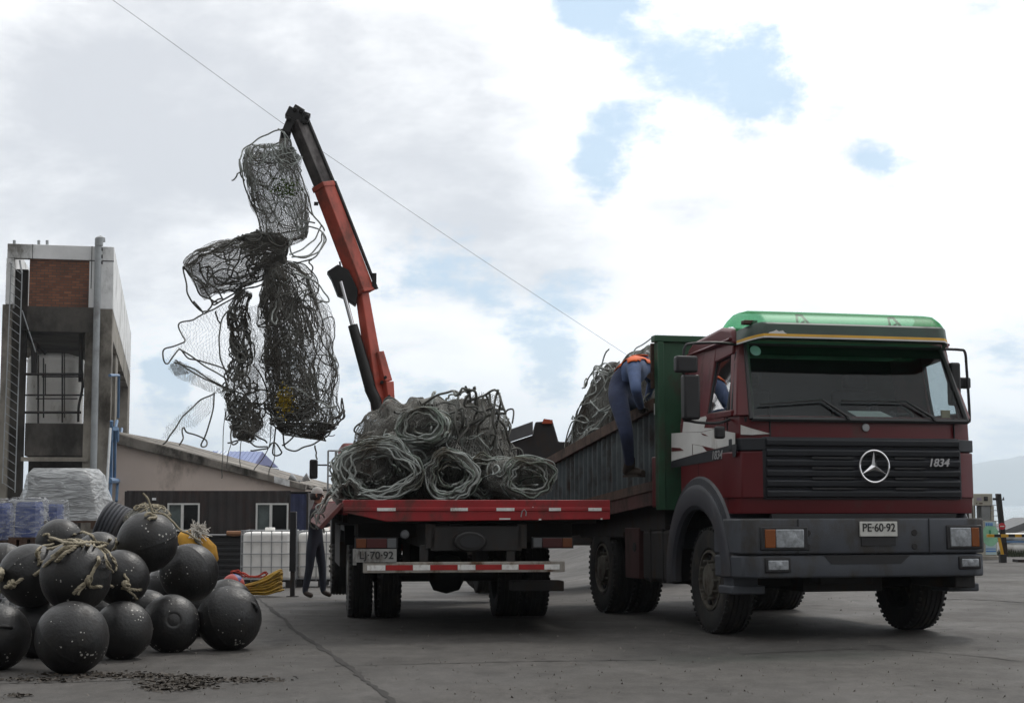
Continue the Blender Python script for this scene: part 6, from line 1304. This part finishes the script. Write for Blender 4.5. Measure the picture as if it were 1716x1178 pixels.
def build_sheds():
    # gabled store behind the container
    Y = 56; q = lambda u, v: P(u, v, Y); root = thing('gabled_store', 'beige rendered store with a mossy sloping gable edge', 'building', P(360, 960, Y))
    def b(mb, n, m, p=root, **k): o = mb.build(n, M_[m] if isinstance(m, str) else m, p, **k); return o
    e0, e1 = q(170, 735), q(514, 820); zg = -1.6
    mb = MB(); mb.prism([(e0.x, Y, zg), (e1.x - .05, Y, zg), (e1.x - .05, Y, e1.z), (e0.x, Y, e0.z)], (0, 14, 0)); b(mb, 'wall', 'render')
    t0, t1, u0, u1 = q(170, 719), q(514, 812), q(170, 737), q(514, 822)
    mb = MB(); mb.prism([(p.x, Y - .22, p.z) for p in (t0, t1, u1, u0)], (0, .21, 0)); b(mb, 'gable_fascia', 'fascia', bevel=.02)
    lp = lambda t, a, c: a.lerp(c, t); ta, tb = (461 - 170) / 344, (487 - 170) / 344
    mb = MB(); mb.prism([(p.x, Y - .228, p.z) for p in (lp(ta, t0, t1), lp(tb, t0, t1), lp(tb, u0, u1), lp(ta, u0, u1))], (0, .005, 0)); b(mb, 'pale_patch', 'whiteconc')
    mb = MB(); mb.prism([(p.x, Y, p.z) for p in (t0 + Vector((0, 0, .02)), t1 + Vector((.1, 0, -.02)), t1 + Vector((.1, 0, -.12)), t0 + Vector((0, 0, -.1)))], (0, 14.2, 0)); b(mb, 'roof', 'fascia')
    mb = MB(); mb.box((e0.x + .5, Y - .05, q(0, 853).z), (q(212, 0).x, Y - .003, q(0, 846).z)); b(mb, 'conduit', 'rust'); fix_local(root)
    # floodlights on the eave
    c = q(499, 812) + Vector((0, .4, 0)); root = thing('floodlight', 'pair of grey floodlights on a short stand at the low end of the gable', 'floodlight', c)
    MB().cyl((0, 0, -.05), (0, 0, .12), .03, n=8).cyl((-.22, 0, .14), (.22, 0, .14), .02, n=6).cbox((0, 0, .03), (.16, .14, .08)).build('stand', M_['steel'], root)
    for s in (-1, 1):
        mb = MB(); mb.lathe([(.001, -.12), (.06, -.11), (.09, -.02), (.15, .10), (.16, .12), (.14, .11), (.001, .09)], (0, 0, 0), 'z', 16); mb.xf(Matrix.Translation((s * .22, -.02, .22)) @ Matrix.Rotation(R(60 * s), 4, 'Y')); mb.build('lamp_head', M_['steel'], root, smooth=40)
    # blue roofed hall far behind
    Y = 80; q = lambda u, v, y=Y: P(u, v, y); root = thing('blue_roofed_hall', 'distant hall with a pale blue sheet roof behind the gabled store', 'building', P(370, 900, Y)); a, c, d = q(270, 752), q(419, 753), q(427, 777)
    def slope(u0, u1, m, n, off=0.0):
        t0, t1 = (u0 - 270) / 149, (u1 - 270) / 149; p0, p1 = a.lerp(c, t0), a.lerp(c, t1); b0, b1 = Vector((a.x + (d.x - a.x) * t0, Y, d.z)), Vector((a.x + (d.x - a.x) * t1, Y, d.z)); n_ = 40 if off == 0 else 6; vs = []
        p0, p1 = p0 + Vector((0, 4, 0)), p1 + Vector((0, 4, 0))
        for i in range(n_ + 1): w = .05 * (i % 2) + off; vs += [p0.lerp(p1, i / n_) + Vector((0, -w, w)), b0.lerp(b1, i / n_) + Vector((0, -w, w))]
        return MB().add(vs, [(2 * i, 2 * i + 2, 2 * i + 3, 2 * i + 1) for i in range(n_)]).build(n, M_[m], root)
    slope(270, 419, 'blueroof', 'roof_slope'); slope(342, 362, 'skylight', 'roof_light', .03)
    MB().prism([(a.x, Y + .05, -1.5), (d.x - .1, Y + .05, -1.5), (d.x - .1, Y + .05, d.z - .05), (a.x, Y + .05, d.z - .05)], (0, 9, 0)).build('wall', M_['blueroof_dark'], root)
    MB().prism([(p.x, p.y, p.z) for p in (c + Vector((0, 4, 0)), Vector((d.x, Y, d.z)), Vector((d.x, Y + 8, d.z)))], (-.1, 0, 0)).build('gable_end', M_['blueroof_dark'], root)
    MB().prism([a + Vector((0, 4, 0)), c + Vector((0, 4, 0)), Vector((d.x, Y + 8, d.z)), Vector((a.x, Y + 8, d.z))], (0, .02, .02)).build('roof_slope', M_['blueroof'], root); fix_local(root)
    # site cabin: corrugated container with two windows
    Y = 50; q = lambda u, v: P(u, v, Y); a, c = q(209, 822), q(517, 823); zg = G(a.x, Y); root = thing('container_cabin', 'dark brown corrugated container cabin with two white framed windows', 'cabin', (a.x, Y, zg)); Lx = c.x - a.x; Hh = a.z - zg
    loc = lambda u, v: q(u, v) - Vector((a.x, Y, zg))
    def corr(x0, x1, z0, z1):
        vs = []; n = max(int((x1 - x0) / .07), 1)
        for i in range(n + 1): vs += [(x0 + (x1 - x0) * i / n, (0, 0, .036, .036)[i % 4], z0), (x0 + (x1 - x0) * i / n, (0, 0, .036, .036)[i % 4], z1)]
        return vs, [(2 * i, 2 * i + 2, 2 * i + 3, 2 * i + 1) for i in range(n)]
    wins = [(281, 334, 843, 890), (429, 483, 843, 889)]; W_ = [(loc(u0, v0), loc(u1, v1)) for u0, u1, v0, v1 in wins]; zb, zt = W_[0][1].z, W_[0][0].z
    wall = MB()
    for x0, x1, z0, z1 in [(0.06, W_[0][0].x, .15, Hh - .0), (W_[0][1].x, W_[1][0].x, .15, Hh - .0), (W_[1][1].x, Lx - .55, .15, Hh - .0)] + [(w[0].x, w[1].x, .15, zb) for w in W_] + [(w[0].x, w[1].x, zt, Hh - .0) for w in W_]: wall.add(*corr(x0, x1, z0, z1))
    wall.build('corrugated_wall', M_['container'], root)
    MB().add(*corr(Lx - .55, Lx - .06, .15, Hh - .1)).build('blue_panel', mat('dark_blue_panel', (.018, .024, .07), .7, var=.3), root)
    mb = MB(); mb.box((0, 0, 0), (.06, 2.44, Hh - .02)); mb.box((Lx - .06, 0, 0), (Lx, 2.44, Hh - .02)); mb.box((.06, .0, 0), (Lx - .06, .08, .15)); mb.box((0, .08, Hh - .06), (Lx, 2.44, Hh - .02)); mb.box((0, 2.38, 0), (Lx, 2.44, Hh - .06)); mb.box((0.06, .1, .02), (Lx - .06, 2.4, .1)); mb.build('frame', M_['container'], root)
    for w in W_:
        x0, x1 = w[0].x, w[1].x; xm = x0 + (x1 - x0) * .47; z0, z1 = zb, zt; t = .05; mb = MB()
        mb.box((x0, -.03, z0), (x0 + t, .06, z1)); mb.box((x1 - t, -.03, z0), (x1, .06, z1)); mb.box((x0 + t, -.03, z1 - t), (x1 - t, .06, z1)); mb.box((x0 + t, -.03, z0), (x1 - t, .06, z0 + t)); mb.box((xm - .05, -.027, z0 + t), (xm + .03, .055, z1 - t))
        f_ = mb.build('window', M_['white'], root, bevel=.004); MB().box((x0 + t, .02, z0 + t), (x1 - t, .025, z1 - t)).build('pane', M_['glass'], f_)
        MB().box((x0 + t, .12, z0 + t), (xm - .05, .13, z1 - t)).build('curtain', mat('grey_white_curtain', (.30, .29, .27), .9), f_)
    # hoses and little box on the wall
    MB().box((loc(273, 0).x, -.05, loc(0, 838).z), (loc(279, 0).x, 0, loc(0, 834).z)).build('wall_box', M_['whiteconc'], root)
def build_yard_gear():
    # intermediate bulk tanks in tube cages
    def ibc(px, Y, label, wd=1.02):
        c = P(px, 960, Y); z = G(c.x, Y); root = thing('bulk_tank', label, 'tank', (c.x, Y, z), group='caged white bulk tanks'); hw, d, zt = wd / 2, 1.0, 1.14
        mb = MB()
        for x in (-hw, -.06, hw - .12): mb.box((x, 0, 0), (x + .12, d, .12))
        mb.box((-hw, 0, .12), (hw, d, .15)); mb.build('pallet', M_['dark'], root)
        MB().box((-hw + .03, .03, .155), (hw - .03, d - .03, zt - .03)).build('bottle', M_['whiteplastic'], root, bevel=.07, seg=4)
        MB().cyl((-.0, .45, zt - .04), (0, .45, zt + .06), .10, n=18).build('cap', M_['whiteplastic'], root, bevel=.01)
        mb = MB()
        for x in np.linspace(-hw, hw, 6):
            for y in (0, d): mb.cyl((x, y, .13), (x, y, zt), .011, n=6)
        for y in np.linspace(.2, .8, 4):
            for x in (-hw, hw): mb.cyl((x, y, .13), (x, y, zt), .011, n=6)
        for zz in (.17, .42, .68, .92, zt):
            mb.tube([(-hw, -.012, zz), (hw, -.012, zz), (hw, d, zz), (-hw, d, zz)], .011, 6, closed=True)
        mb.build('cage', M_['steel'], root)
    ibc(446, 32.6, 'white bulk tank in a steel tube cage left of the black post'); ibc(538, 33.4, 'white bulk tank in a tube cage, mostly hidden behind the man in the cap')
    # black slatted bin
    c = P(379, 950, 34); z = G(c.x, 34); root = thing('storage_bin', 'black ribbed storage bin left of the bulk tank', 'bin', (c.x, 34, z)); zt = P(379, 896, 34).z - z; hw = .34
    mb = MB(); mb.box((-hw - .3, 0, .1), (hw, .9, zt - .05))
    for i in range(7): mb.box((-hw - .31, -.02, .15 + i * (zt - .25) / 7), (hw + .01, .0, .15 + (i + .55) * (zt - .25) / 7))
    mb.build('bin_wall', M_['black'], root, bevel=.01); MB().box((-hw - .34, -.04, zt - .05), (hw + .04, .94, zt)).build('bin_rim', M_['black'], root, bevel=.012)
    mb = MB()
    for x in (-hw - .25, hw - .12): mb.box((x, .05, 0), (x + .1, .85, .1))
    mb.build('skid', M_['black'], root)
    o = MB().tube([P(380, 893, 33.9), P(392, 894, 33.9), P(405, 893, 33.9)], [.05, .06, .05], 8).build('pipe_offcut', mat('orange_brown_pipe', (.2, .09, .04), .7), None, smooth=40); tag(o, 'short orange brown pipe lying on the rim of the black bin', 'pipe')
    # post
    c = P(490, 1004, 26.4); z = G(c.x, 26.4); root = thing('post', 'black steel post standing between the bulk tank and the man in the cap', 'post', (c.x, 26.4, z)); zt = P(490, 857, 26.4).z - z; zm = P(490, 957, 26.4).z - z
    MB().box((-.052, -.05, zm), (.052, .05, zt)).build('upper_tube', M_['black'], root, bevel=.008); MB().box((-.036, -.035, .015), (.036, .035, zm)).build('lower_tube', M_['dark'], root, bevel=.005); MB().box((-.09, -.09, 0), (.09, .09, .015)).build('base_plate', M_['dark'], root)
    # ball and yellow rope coil
    c = P(391, 975, 26.3); r = .185; c.z = G(c.x, 26.3) + r
    me = MB().lathe([(max(r * math.sin(a), .001), r * math.cos(a)) for a in np.linspace(0, math.pi, 25)], (0, 0, 0), 'z', 36); o = me.build('float_ball', [mat('red_ball', (.35, .03, .02), .5), mat('blue_ball', (.02, .025, .16), .5), mat('white_ball', (.55, .5, .48), .5)], None, smooth='all'); o.location = c; o.rotation_euler = (R(70), R(20), R(35))
    for p in o.data.polygons: a = (math.atan2(p.center.y, p.center.x) % 6.283) / 6.283 * 6; p.material_index = [0, 1, 0, 2, 1, 0][int(a) % 6]
    tag(o, 'red and blue panelled ball float beside the yellow rope', 'ball')
    c = P(440, 975, 26.6); root = thing('rope_coil', 'large coil of yellow rope lying on the ground below the bulk tank', 'rope', (c.x, 26.6, G(c.x, 26.6))); rg = np.random.default_rng(3); rp = []
    for i in range(30):
        t = i / 29; k = rg.uniform(-1, 1); w = .18 + .2 * t; pts = [(-.32 + rg.normal(0, .03), -.1 * k, .04 + .12 * t), (-.1, -.22 + .1 * k, .05 + .17 * t + rg.normal(0, .015)), (.12, -.2 + .12 * k, .06 + .25 * t + rg.normal(0, .015)), (.27 + rg.normal(0, .02), -.05 + .1 * k, .10 + .33 * t), (.27, .16, .08 + .3 * t), (.0, .25 + .1 * k, .06 + .2 * t), (-.25, .16, .05 + .14 * t)]
        rp.append(tube_np(catmull(pts, 6, True), .016, 6, True))
    np_mesh('rope', *join(rp), M_['yellowrope'], root)
    np_mesh('red_cord', *join([tube_np(rope_pts([(-.5, -.1, .36), (-.42, -.15, .42), (-.3, -.12, .36), (-.1, -.2, .33), (.1, -.18, .38)], .02, i), .012) for i in range(3)]), mat('red_cord', (.4, .04, .02), .8), root)
    # wrapped pallets
    def crate(px0, px1, v0, v1, Y, dep, label, inner, name='wrapped_pallet', top=None, base_m='rust'):
        a, c = P(px0, v1, Y), P(px1, v0, Y); z = G(a.x, Y); root = thing(name, label, 'pallet', ((a.x + c.x) / 2, Y, z)); hw = (c.x - a.x) / 2; z0, z1 = a.z - z, c.z - z
        if top:
            u0, u1 = P(top[0], v0, Y).x - (a.x + c.x) / 2, P(top[1], v0, Y).x - (a.x + c.x) / 2
        else: u0, u1 = -hw * .96, hw * .96
        def fr(e, sub):
            mb = MB(); n = 24; vs = []; lv = 9
            for j in range(lv):
                t = j / (lv - 1); tt = min(t * 1.02, 1); x0 = -hw + (u0 + hw) * tt ** 1.2; x1 = hw + (u1 - hw) * tt ** 1.2; rr = 1 if t < .86 else 1 - (t - .86) * .9
                for i in range(n):
                    an = 2 * math.pi * i / n; cx_, sx_ = math.cos(an), math.sin(an); k = 1 / max(abs(cx_), abs(sx_)) ** .82; w = 1 + sub * wob(np.array([cx_ * 2, sx_ * 2, t * 2.5]), 2.6, abs(int(px0)) + 5)
                    vs.append(((x0 + x1) / 2 + cx_ * k * ((x1 - x0) / 2 + e) * w * rr, dep / 2 + sx_ * k * (dep / 2 + e) * w * rr, z0 + (z1 - z0 + e) * t))
            mb.add(vs, [(j * n + i, j * n + (i + 1) % n, (j + 1) * n + (i + 1) % n, (j + 1) * n + i) for j in range(lv - 1) for i in range(n)] + [tuple((lv - 1) * n + i for i in range(n))]); return mb
        fr(-.05, .02).build('load', M_[inner] if isinstance(inner, str) else inner, root); fl = fr(.01, .06).build('stretch_film', M_['film' if top else 'film_thin'], root, smooth='all')
        mb = MB(); mb.box((-hw, 0, z0 - .03), (hw, dep, z0))
        for x in (-hw, -.05, hw - .1): mb.box((x, 0, z0 - .12), (x + .1, dep, z0 - .03))
        mb.build('pallet', M_[base_m], root)
        mb = MB()
        for x in (-hw + .04, hw - .08, 0):
            for y in (.04, dep - .08): mb.box((x, y, 0), (x + .04, y + .04, z0 - .12))
        for zz in np.linspace(.1, z0 - .2, 4): mb.box((-hw + .03, .03, zz), (hw - .03, .05, zz + .03)); mb.box((hw - .05, .03, zz), (hw - .03, dep - .03, zz + .03)); mb.box((-hw + .03, .03, zz), (-hw + .05, dep - .03, zz + .03))
        mb.build('stillage', M_['steel'], root); return root
    bx = mat('blue_box_plastic', (.03, .06, .22), .5, var=.2); dk = mat('dark_grey_load', (.17, .17, .172), .7, var=.3, scale=2)
    crate(14, 166, 785, 872, 22.6, 1.1, 'tall pallet load tapering upward, wrapped in grey stretch film', dk, top=(48, 146))
    crate(14, 66, 834, 900, 20.6, .5, 'nearer blue box wrapped in torn film, right in front of the big film wrapped load', bx); crate(70, 101, 838, 872, 21.2, .45, 'small blue film wrapped box between the larger blue box and the grey load', bx); crate(-40, 10, 836, 905, 20.8, .6, 'blue wrapped box cut off by the left edge of the photo', bx)
    # coiled hoses leaning by the buoys
    c = P(190, 880, 19.2); root = thing('hose_coil', 'coil of dark hose leaning between the wrapped load and the topmost buoy', 'hose', c); mb = MB()
    Mx = Matrix.Rotation(R(38), 4, 'Y') @ Matrix.Rotation(R(75), 4, 'Y')
    for i in range(6): mb.tube([Mx @ Vector((.24 * math.cos(a), .27 * math.sin(a), -.12 + i * .045)) for a in np.linspace(0, 2 * math.pi, 33)[:-1]], .024, 8, closed=True)
    mb.build('hose', M_['fender'], root, smooth=True)
    mb = MB(); z = G(c.x, 19.2) - c.z; mb.box((-.4, -.3, z), (.4, .3, z + .05)); mb.box((-.35, -.25, z + .05), (-.28, .25, -.28)); mb.box((.28, -.25, z + .05), (.35, .25, -.28)); mb.box((-.38, -.28, -.28), (.38, .28, -.24)); mb.build('stand', M_['dark'], root)
    # overhead cable
    pts = [P(u, v, Y) for u, v, Y in ((-60, -170, 30), (188, 0, 33), (475, 208, 37), (540, 254, 38), (800, 430, 42), (1040, 588, 46), (1120, 640, 47.4))]; o = MB().tube(catmull(pts, 8), .0045, 6).build('overhead_cable', M_['dark']); tag(o, 'thin overhead cable slanting down across the sky behind the crane', 'cable')
    c = P(1120, 640, 47.4); root = thing('cable_mast', 'steel mast hidden behind the red cab where the overhead cable ends', 'mast', (c.x, c.y, G(c.x, c.y))); MB().cyl((0, 0, 0), (0, 0, c.z - G(c.x, c.y) + .1), .08, .06, 10).build('pole', M_['steel'], root); MB().cbox((0, 0, c.z - G(c.x, c.y)), (.2, .1, .08)).build('bracket', M_['dark'], root)
    # tipper lorry behind the two trucks
    Y = 27.5; q = lambda u, v: P(u, v, Y); c = q(885, 900); g = G(c.x, Y); root = thing('dump_truck', 'dark tipper truck body showing between the flatbed load and the stake bed', 'truck', (c.x, Y, g)); v = lambda u, w: tuple(q(u, w))
    MB().prism([v(800, 842), v(800, 752), v(835, 748), v(893, 729), v(897, 707), v(926, 705), v(936, 740), v(1000, 742), v(1000, 842)], (0, 2.4, 0)).build('tipper_body', M_['dark'], root, bevel=.02)
    MB().prism([v(790, 743), v(893, 706), v(893, 728), v(790, 762)], (0, -.06, 0)).build('canopy_rim', mat('grey_canopy_steel', (.075, .078, .082), .6, var=.2), root, bevel=.01)
    MB().prism([v(908, 710), v(911, 702), v(926, 704), v(926, 710)], (0, -.08, 0)).build('orange_lamp', mat('orange_red_lamp', (.35, .06, .02), .5), root)
    mb = MB(); a = q(790, 842); e = q(1040, 842); mb.box((a.x, Y + .5, g + .8), (e.x, Y + 1.9, a.z)); mb.build('chassis', M_['dark'], root)
    mb = MB(); k = q(1012, 842); mb.box((k.x, Y + .05, g + .7), (k.x + 1.7, Y + 2.35, g + 2.5)); mb.build('cab', M_['red'], root, bevel=.1)
    fix_local(root)
    for wx in (820, 1050):
        for y_ in (.25, 2.15):
            w = disc_wheel('wheel', root, (q(wx, 900).x - c.x, y_, .5), .5, .3, -1); w.rotation_euler = (0, 0, R(90))
def build_quay():
    Y = 38; q = lambda u, v, y=Y: P(u, v, y); ztop = .02
    root = thing('fuel_pump', 'off white fuel pump cabinet with a pale poster on its lower door', 'fuel pump', (q(1653, 930).x, Y, ztop)); X = lambda u: q(u, 880).x; Z = lambda v: q(1650, v).z
    def b(n, m, *bx, bev=.01, p=root):
        mb = MB()
        for u0, u1, v0, v1, y0, y1 in bx: mb.box((X(u0), Y + y0, Z(v1)), (X(u1), Y + y1, Z(v0)))
        return mb.build(n, M_[m] if isinstance(m, str) else m, p, bevel=bev)
    cr = mat('cream_pump_panel', (.36, .345, .29), .5, var=.08, dirt=(.2, .18, .14), dirt_amt=.3)
    b('pump_head', cr, (1633, 1664.5, 827, 847, 0, .5)); b('upright', cr, (1633.5, 1634.8, 847, 872, .05, .45)); b('meter_panel', mat('grey_meter_panel', (.2, .21, .21), .6), (1646, 1661, 847, 872, .03, .45)); b('upright', cr, (1661.5, 1667, 847, 872, .02, .45)); b('hose_post', 'dark', (1634.8, 1639.5, 847, 872, .2, .45)); lo = b('lower_cabinet', cr, (1633, 1670, 872, 931, 0, .5)); b('plinth', 'concrete', (1628, 1674, 931, 938, -.15, .65))
    b('display', 'black', (1650, 1656.5, 832, 839, -.012, .0), bev=0); b('pump_mark', 'rust', (1637, 1638.5, 842, 844, -.01, 0), (1641.5, 1647.5, 842.3, 844, -.01, 0), bev=0); b('pump_mark', mat('pale_lilac_mark', (.32, .28, .36), .6), (1638, 1646, 833.5, 838.5, -.01, 0), bev=0)
    ps = b('poster', mat('pale_blue_poster', (.42, .55, .58), .6, var=.1), (1650.5, 1668.5, 874, 929, -.008, -.001), bev=0)
    mb = MB(); c0 = Vector((X(1659), Y - .011, Z(897))); r = .2; mb.prism([c0 + Vector((r * math.cos(a), 0, r * 1.25 * math.sin(a))) for a in np.linspace(0, 6.283, 25)[:-1]], (0, .002, 0)); mb.build('poster_disc', mat('pale_green_ink', (.25, .50, .33), .6), root)
    b('poster_mark', mat('blue_ink', (.08, .20, .48), .6), (1651.5, 1654, 876, 881, -.013, -.009), (1654.8, 1657, 876, 881, -.013, -.009), (1657.8, 1660, 876, 881, -.013, -.009), (1660.8, 1663.3, 876, 881, -.013, -.009), (1651, 1667.5, 918.5, 920, -.013, -.009), (1651, 1667.5, 922, 924.5, -.013, -.009), bev=0); b('poster_mark', mat('green_ink', (.03, .22, .12), .6), (1656.5, 1660, 888, 895, -.016, -.012), bev=0)
    fix_local(root)
    root = thing('fuel_pump', 'second grey white pump cabinet half hidden behind the corner of the red cab', 'fuel pump', (q(1622, 930).x, Y, ztop)); b('lower_cabinet', 'whiteconc', (1612, 1631, 846, 931, .1, .6), p=root); b('dark_panel', 'dark', (1618, 1626, 850, 871, .08, .1), p=root, bev=0); b('plinth', 'concrete', (1608, 1627.5, 931, 938, 0, .7), p=root); fix_local(root)
    Yb = 36; q2 = lambda u, v: P(u, v, Yb)
    root = thing('post', 'dark leaning steel post with a red round sign, right of the fuel pump', 'post', q2(1688, 938)); MB().prism([q2(1670.5, 827), q2(1678, 827), q2(1690, 932), q2(1682, 932)], (0, .14, 0)).build('shaft', M_['dark'], root, bevel=.01)
    mb = MB(); mb.tube([q2(1664, 836), q2(1671, 836)], .03, 6); mb.tube([q2(1680, 838), q2(1682, 833), q2(1682, 838)], .015, 6); mb.build('bracket', M_['dark'], root)
    c = q2(1678.5, 881.5); MB().lathe([(.001, -.01), (.075, -.01), (.075, .01)], c - Vector((0, .03, 0)), 'y', 20).build('red_sign', mat('red_sign_paint', (.4, .02, .03), .5), root); MB().cbox(c - Vector((0, .045, 0)), (.09, .005, .022)).build('sign_bar', M_['white'], root)
    g = MB(); gz = .02
    for i in range(5): g.tube([q2(1663 + i * 1.2, 846 + i * 9) + Vector((0, .2, 0)), q2(1675 + i * 1.1, 846 + i * 9) + Vector((0, .17, 0))], .008, 5)
    g.build('wire', M_['steel'], root); MB().box((q2(1676, 0).x, Yb - .1, gz), (q2(1696, 0).x, Yb + .3, gz + .06)).build('foot', M_['dark'], root); fix_local(root)
    root = thing('barrier', 'yellow and black striped barrier rail in front of the pump and pipes', 'barrier', q2(1680, 930)); xs = [1648, 1659.5, 1670.5, 1683, 1694, 1705, 1716, 1727, 1738]
    for i in range(8): p0, p1 = q2(xs[i], 894.5), q2(xs[i + 1], 899.5); MB().box((p0.x, Yb - .3, p1.z), (p1.x, Yb - .23, p0.z)).build('rail', M_['yellow'] if i % 2 == 0 else M_['black'], root)
    MB().prism([q2(1666, 900), q2(1670, 900), q2(1676, 928), q2(1671.5, 928)], (0, .05, 0)).xf(Matrix.Translation((0, -.29, 0))).build('strut', M_['yellow'], root); p = q2(1674, 928); MB().box((p.x - .07, Yb - .33, gz), (p.x + .07, Yb - .2, p.z)).build('strut_foot', M_['dark'], root); p = q2(1716, 900); MB().box((p.x - .04, Yb - .29, gz), (p.x + .04, Yb - .24, p.z)).build('strut', M_['yellow'], root); fix_local(root)
    Yp = 42; z0 = .02
    for i, (v, lab) in enumerate(((923, 'lower white pipe lying on the quay behind the barrier'), (910, 'upper white pipe with a blue edge, stacked over the lower one'))):
        a, c = P(1672, v, Yp), P(1800, v, Yp); r = .155 if i == 0 else .10; zc = z0 + (r if i == 0 else .31 + r + .03); root = thing('pipe', lab, 'pipe', (a.x, Yp, zc), group='white pipes on the quay')
        MB().cyl((0, 0, 0), (c.x - a.x, 0, 0), r, n=20).build('tube', M_['white'], root, smooth=40)
        if i: MB().box((0, -.16, -r - .05), (c.x - a.x, -.12, -r + .01)).build('blue_band', M_['bluepipe'], root); MB().box((.2, -.1, -zc + z0 + .30), (.3, .1, -r)).build('chock', M_['dark'], root)
    Yr = 43.5; a = P(1684, 905, Yr); root = thing('quay_shed', 'low dark shed with a grey sloping roof at the right edge of the quay', 'shed', (a.x, Yr, z0)); zr0, zr1 = P(1684, 888, Yr).z - z0, P(1720, 868, Yr).z - z0
    MB().prism([(-.1, -.15, zr0 - .02), (.8, -.15, zr1), (2.6, -.15, zr1 + .05), (2.6, -.15, zr1 - .2), (.8, -.15, zr1 - .25), (-.1, -.15, zr0 - .16)], (0, 2.0, 0)).build('roof', mat('grey_roof_sheet', (.13, .135, .14), .7, var=.2), root); MB().box((0, 0, 0), (2.5, 1.6, zr0 - .1)).build('wall', mat('dark_green_grey_wall', (.035, .042, .045), .85, var=.5, scale=4), root)
    vs, fs = [], []
    for _ in range(500):
        x, y = P(random.uniform(1668, 1730), 930, 40).x, random.uniform(39.5, 41.5); h = random.uniform(.05, .18); d = random.uniform(-.06, .06); o = len(vs); vs += [(x - .012, y, .02), (x + .012, y, .02), (x + d, y + d, .02 + h)]; fs.append((o, o + 1, o + 2))
    tag(MB().add(vs, fs).build('weeds', mat('dry_dark_weeds', (.03, .04, .018), .9, var=.5, scale=3)), 'low dark weeds along the quay edge beneath the white pipes', 'weeds', kind='stuff')
build_tower(); build_sheds(); build_yard_gear(); build_quay()
#SECTION_END_6
# ------------------------------------------------------------------ parts that stand apart become parts of their own
KEEP = {'netting', 'rope', 'green_rope', 'chassis', 'cab_frame', 'scuffed_paint', 'rim_hole', 'plate_text', 'model_lettering', 'cage', 'ladder', 'tank_frame', 'rim', 'frayed_fibre', 'red_cord', 'windscreen_seal', 'green_weed', 'yellow_scrap', 'body', 'frame', 'stillage', 'boom_head', 'mudguard_', 'cab_interior', 'corrugated_wall', 'star_emblem', 'hose', 'wheel', 'panel_joint', 'seat', 'headboard_rack', 'white_flash', 'visor_bracket'}
def split_pieces():
    for o in list(bpy.data.objects):
        if o.type != 'MESH' or not o.parent or o.name.split('.')[0] in KEEP or len(o.data.vertices) > 20000: continue
        me = o.data; n = len(me.vertices); par = list(range(n))
        def find(a):
            while par[a] != a: par[a] = par[par[a]]; a = par[a]
            return a
        for p in me.polygons:
            a = find(p.vertices[0])
            for b in p.vertices[1:]: par[find(b)] = a
        gid = {}
        for i in range(n): gid.setdefault(find(i), []).append(i)
        if len(gid) < 2 or len(gid) > 200: continue
        co = np.array([v.co[:] for v in me.vertices]); G_ = list(gid.values()); lo = np.array([co[g].min(0) for g in G_]) - .006; hi = np.array([co[g].max(0) for g in G_]) + .006
        q = list(range(len(G_)))
        def f2(a):
            while q[a] != a: q[a] = q[q[a]]; a = q[a]
            return a
        for i in range(len(G_)):
            for j in range(i):
                if (lo[i] <= hi[j]).all() and (lo[j] <= hi[i]).all(): q[f2(i)] = f2(j)
        cl = {}
        for i in range(len(G_)): cl.setdefault(f2(i), []).extend(G_[i])
        if not 2 <= len(cl) <= 14: continue
        name = o.name.split('.')[0]
        for k, vs in enumerate(list(cl.values())):
            keep = set(vs)
            if k == 0: first = keep; continue
            c = o.copy(); c.data = me.copy(); c.name = name; c.data.name = name; COL.objects.link(c)
            bm = bmesh.new(); bm.from_mesh(c.data); bm.verts.ensure_lookup_table(); bmesh.ops.delete(bm, geom=[v for v in bm.verts if v.index not in keep], context='VERTS'); bm.to_mesh(c.data); bm.free()
        bm = bmesh.new(); bm.from_mesh(me); bm.verts.ensure_lookup_table(); bmesh.ops.delete(bm, geom=[v for v in bm.verts if v.index not in first], context='VERTS'); bm.to_mesh(me); bm.free()
split_pieces()
# ------------------------------------------------------------------ sea air between the yard and the far shore
def build_haze():
    m = bpy.data.materials.new('sea_haze'); m.use_nodes = True; nt = m.node_tree; N = nt.nodes; L = nt.links; N.clear()
    o = N.new('ShaderNodeOutputMaterial'); v = N.new('ShaderNodeVolumePrincipled'); v.inputs['Color'].default_value = (.86, .93, 1, 1); v.inputs['Density'].default_value = HAZE; v.inputs['Anisotropy'].default_value = .65
    L.new(v.outputs[0], o.inputs['Volume'])
    ob = MB().box((-9500, -300, -4.6), (9500, 10500, 345)).build('haze', m); tag(ob, kind='stuff')
HAZE = .00023
S.cycles.volume_bounces = 1
build_haze()
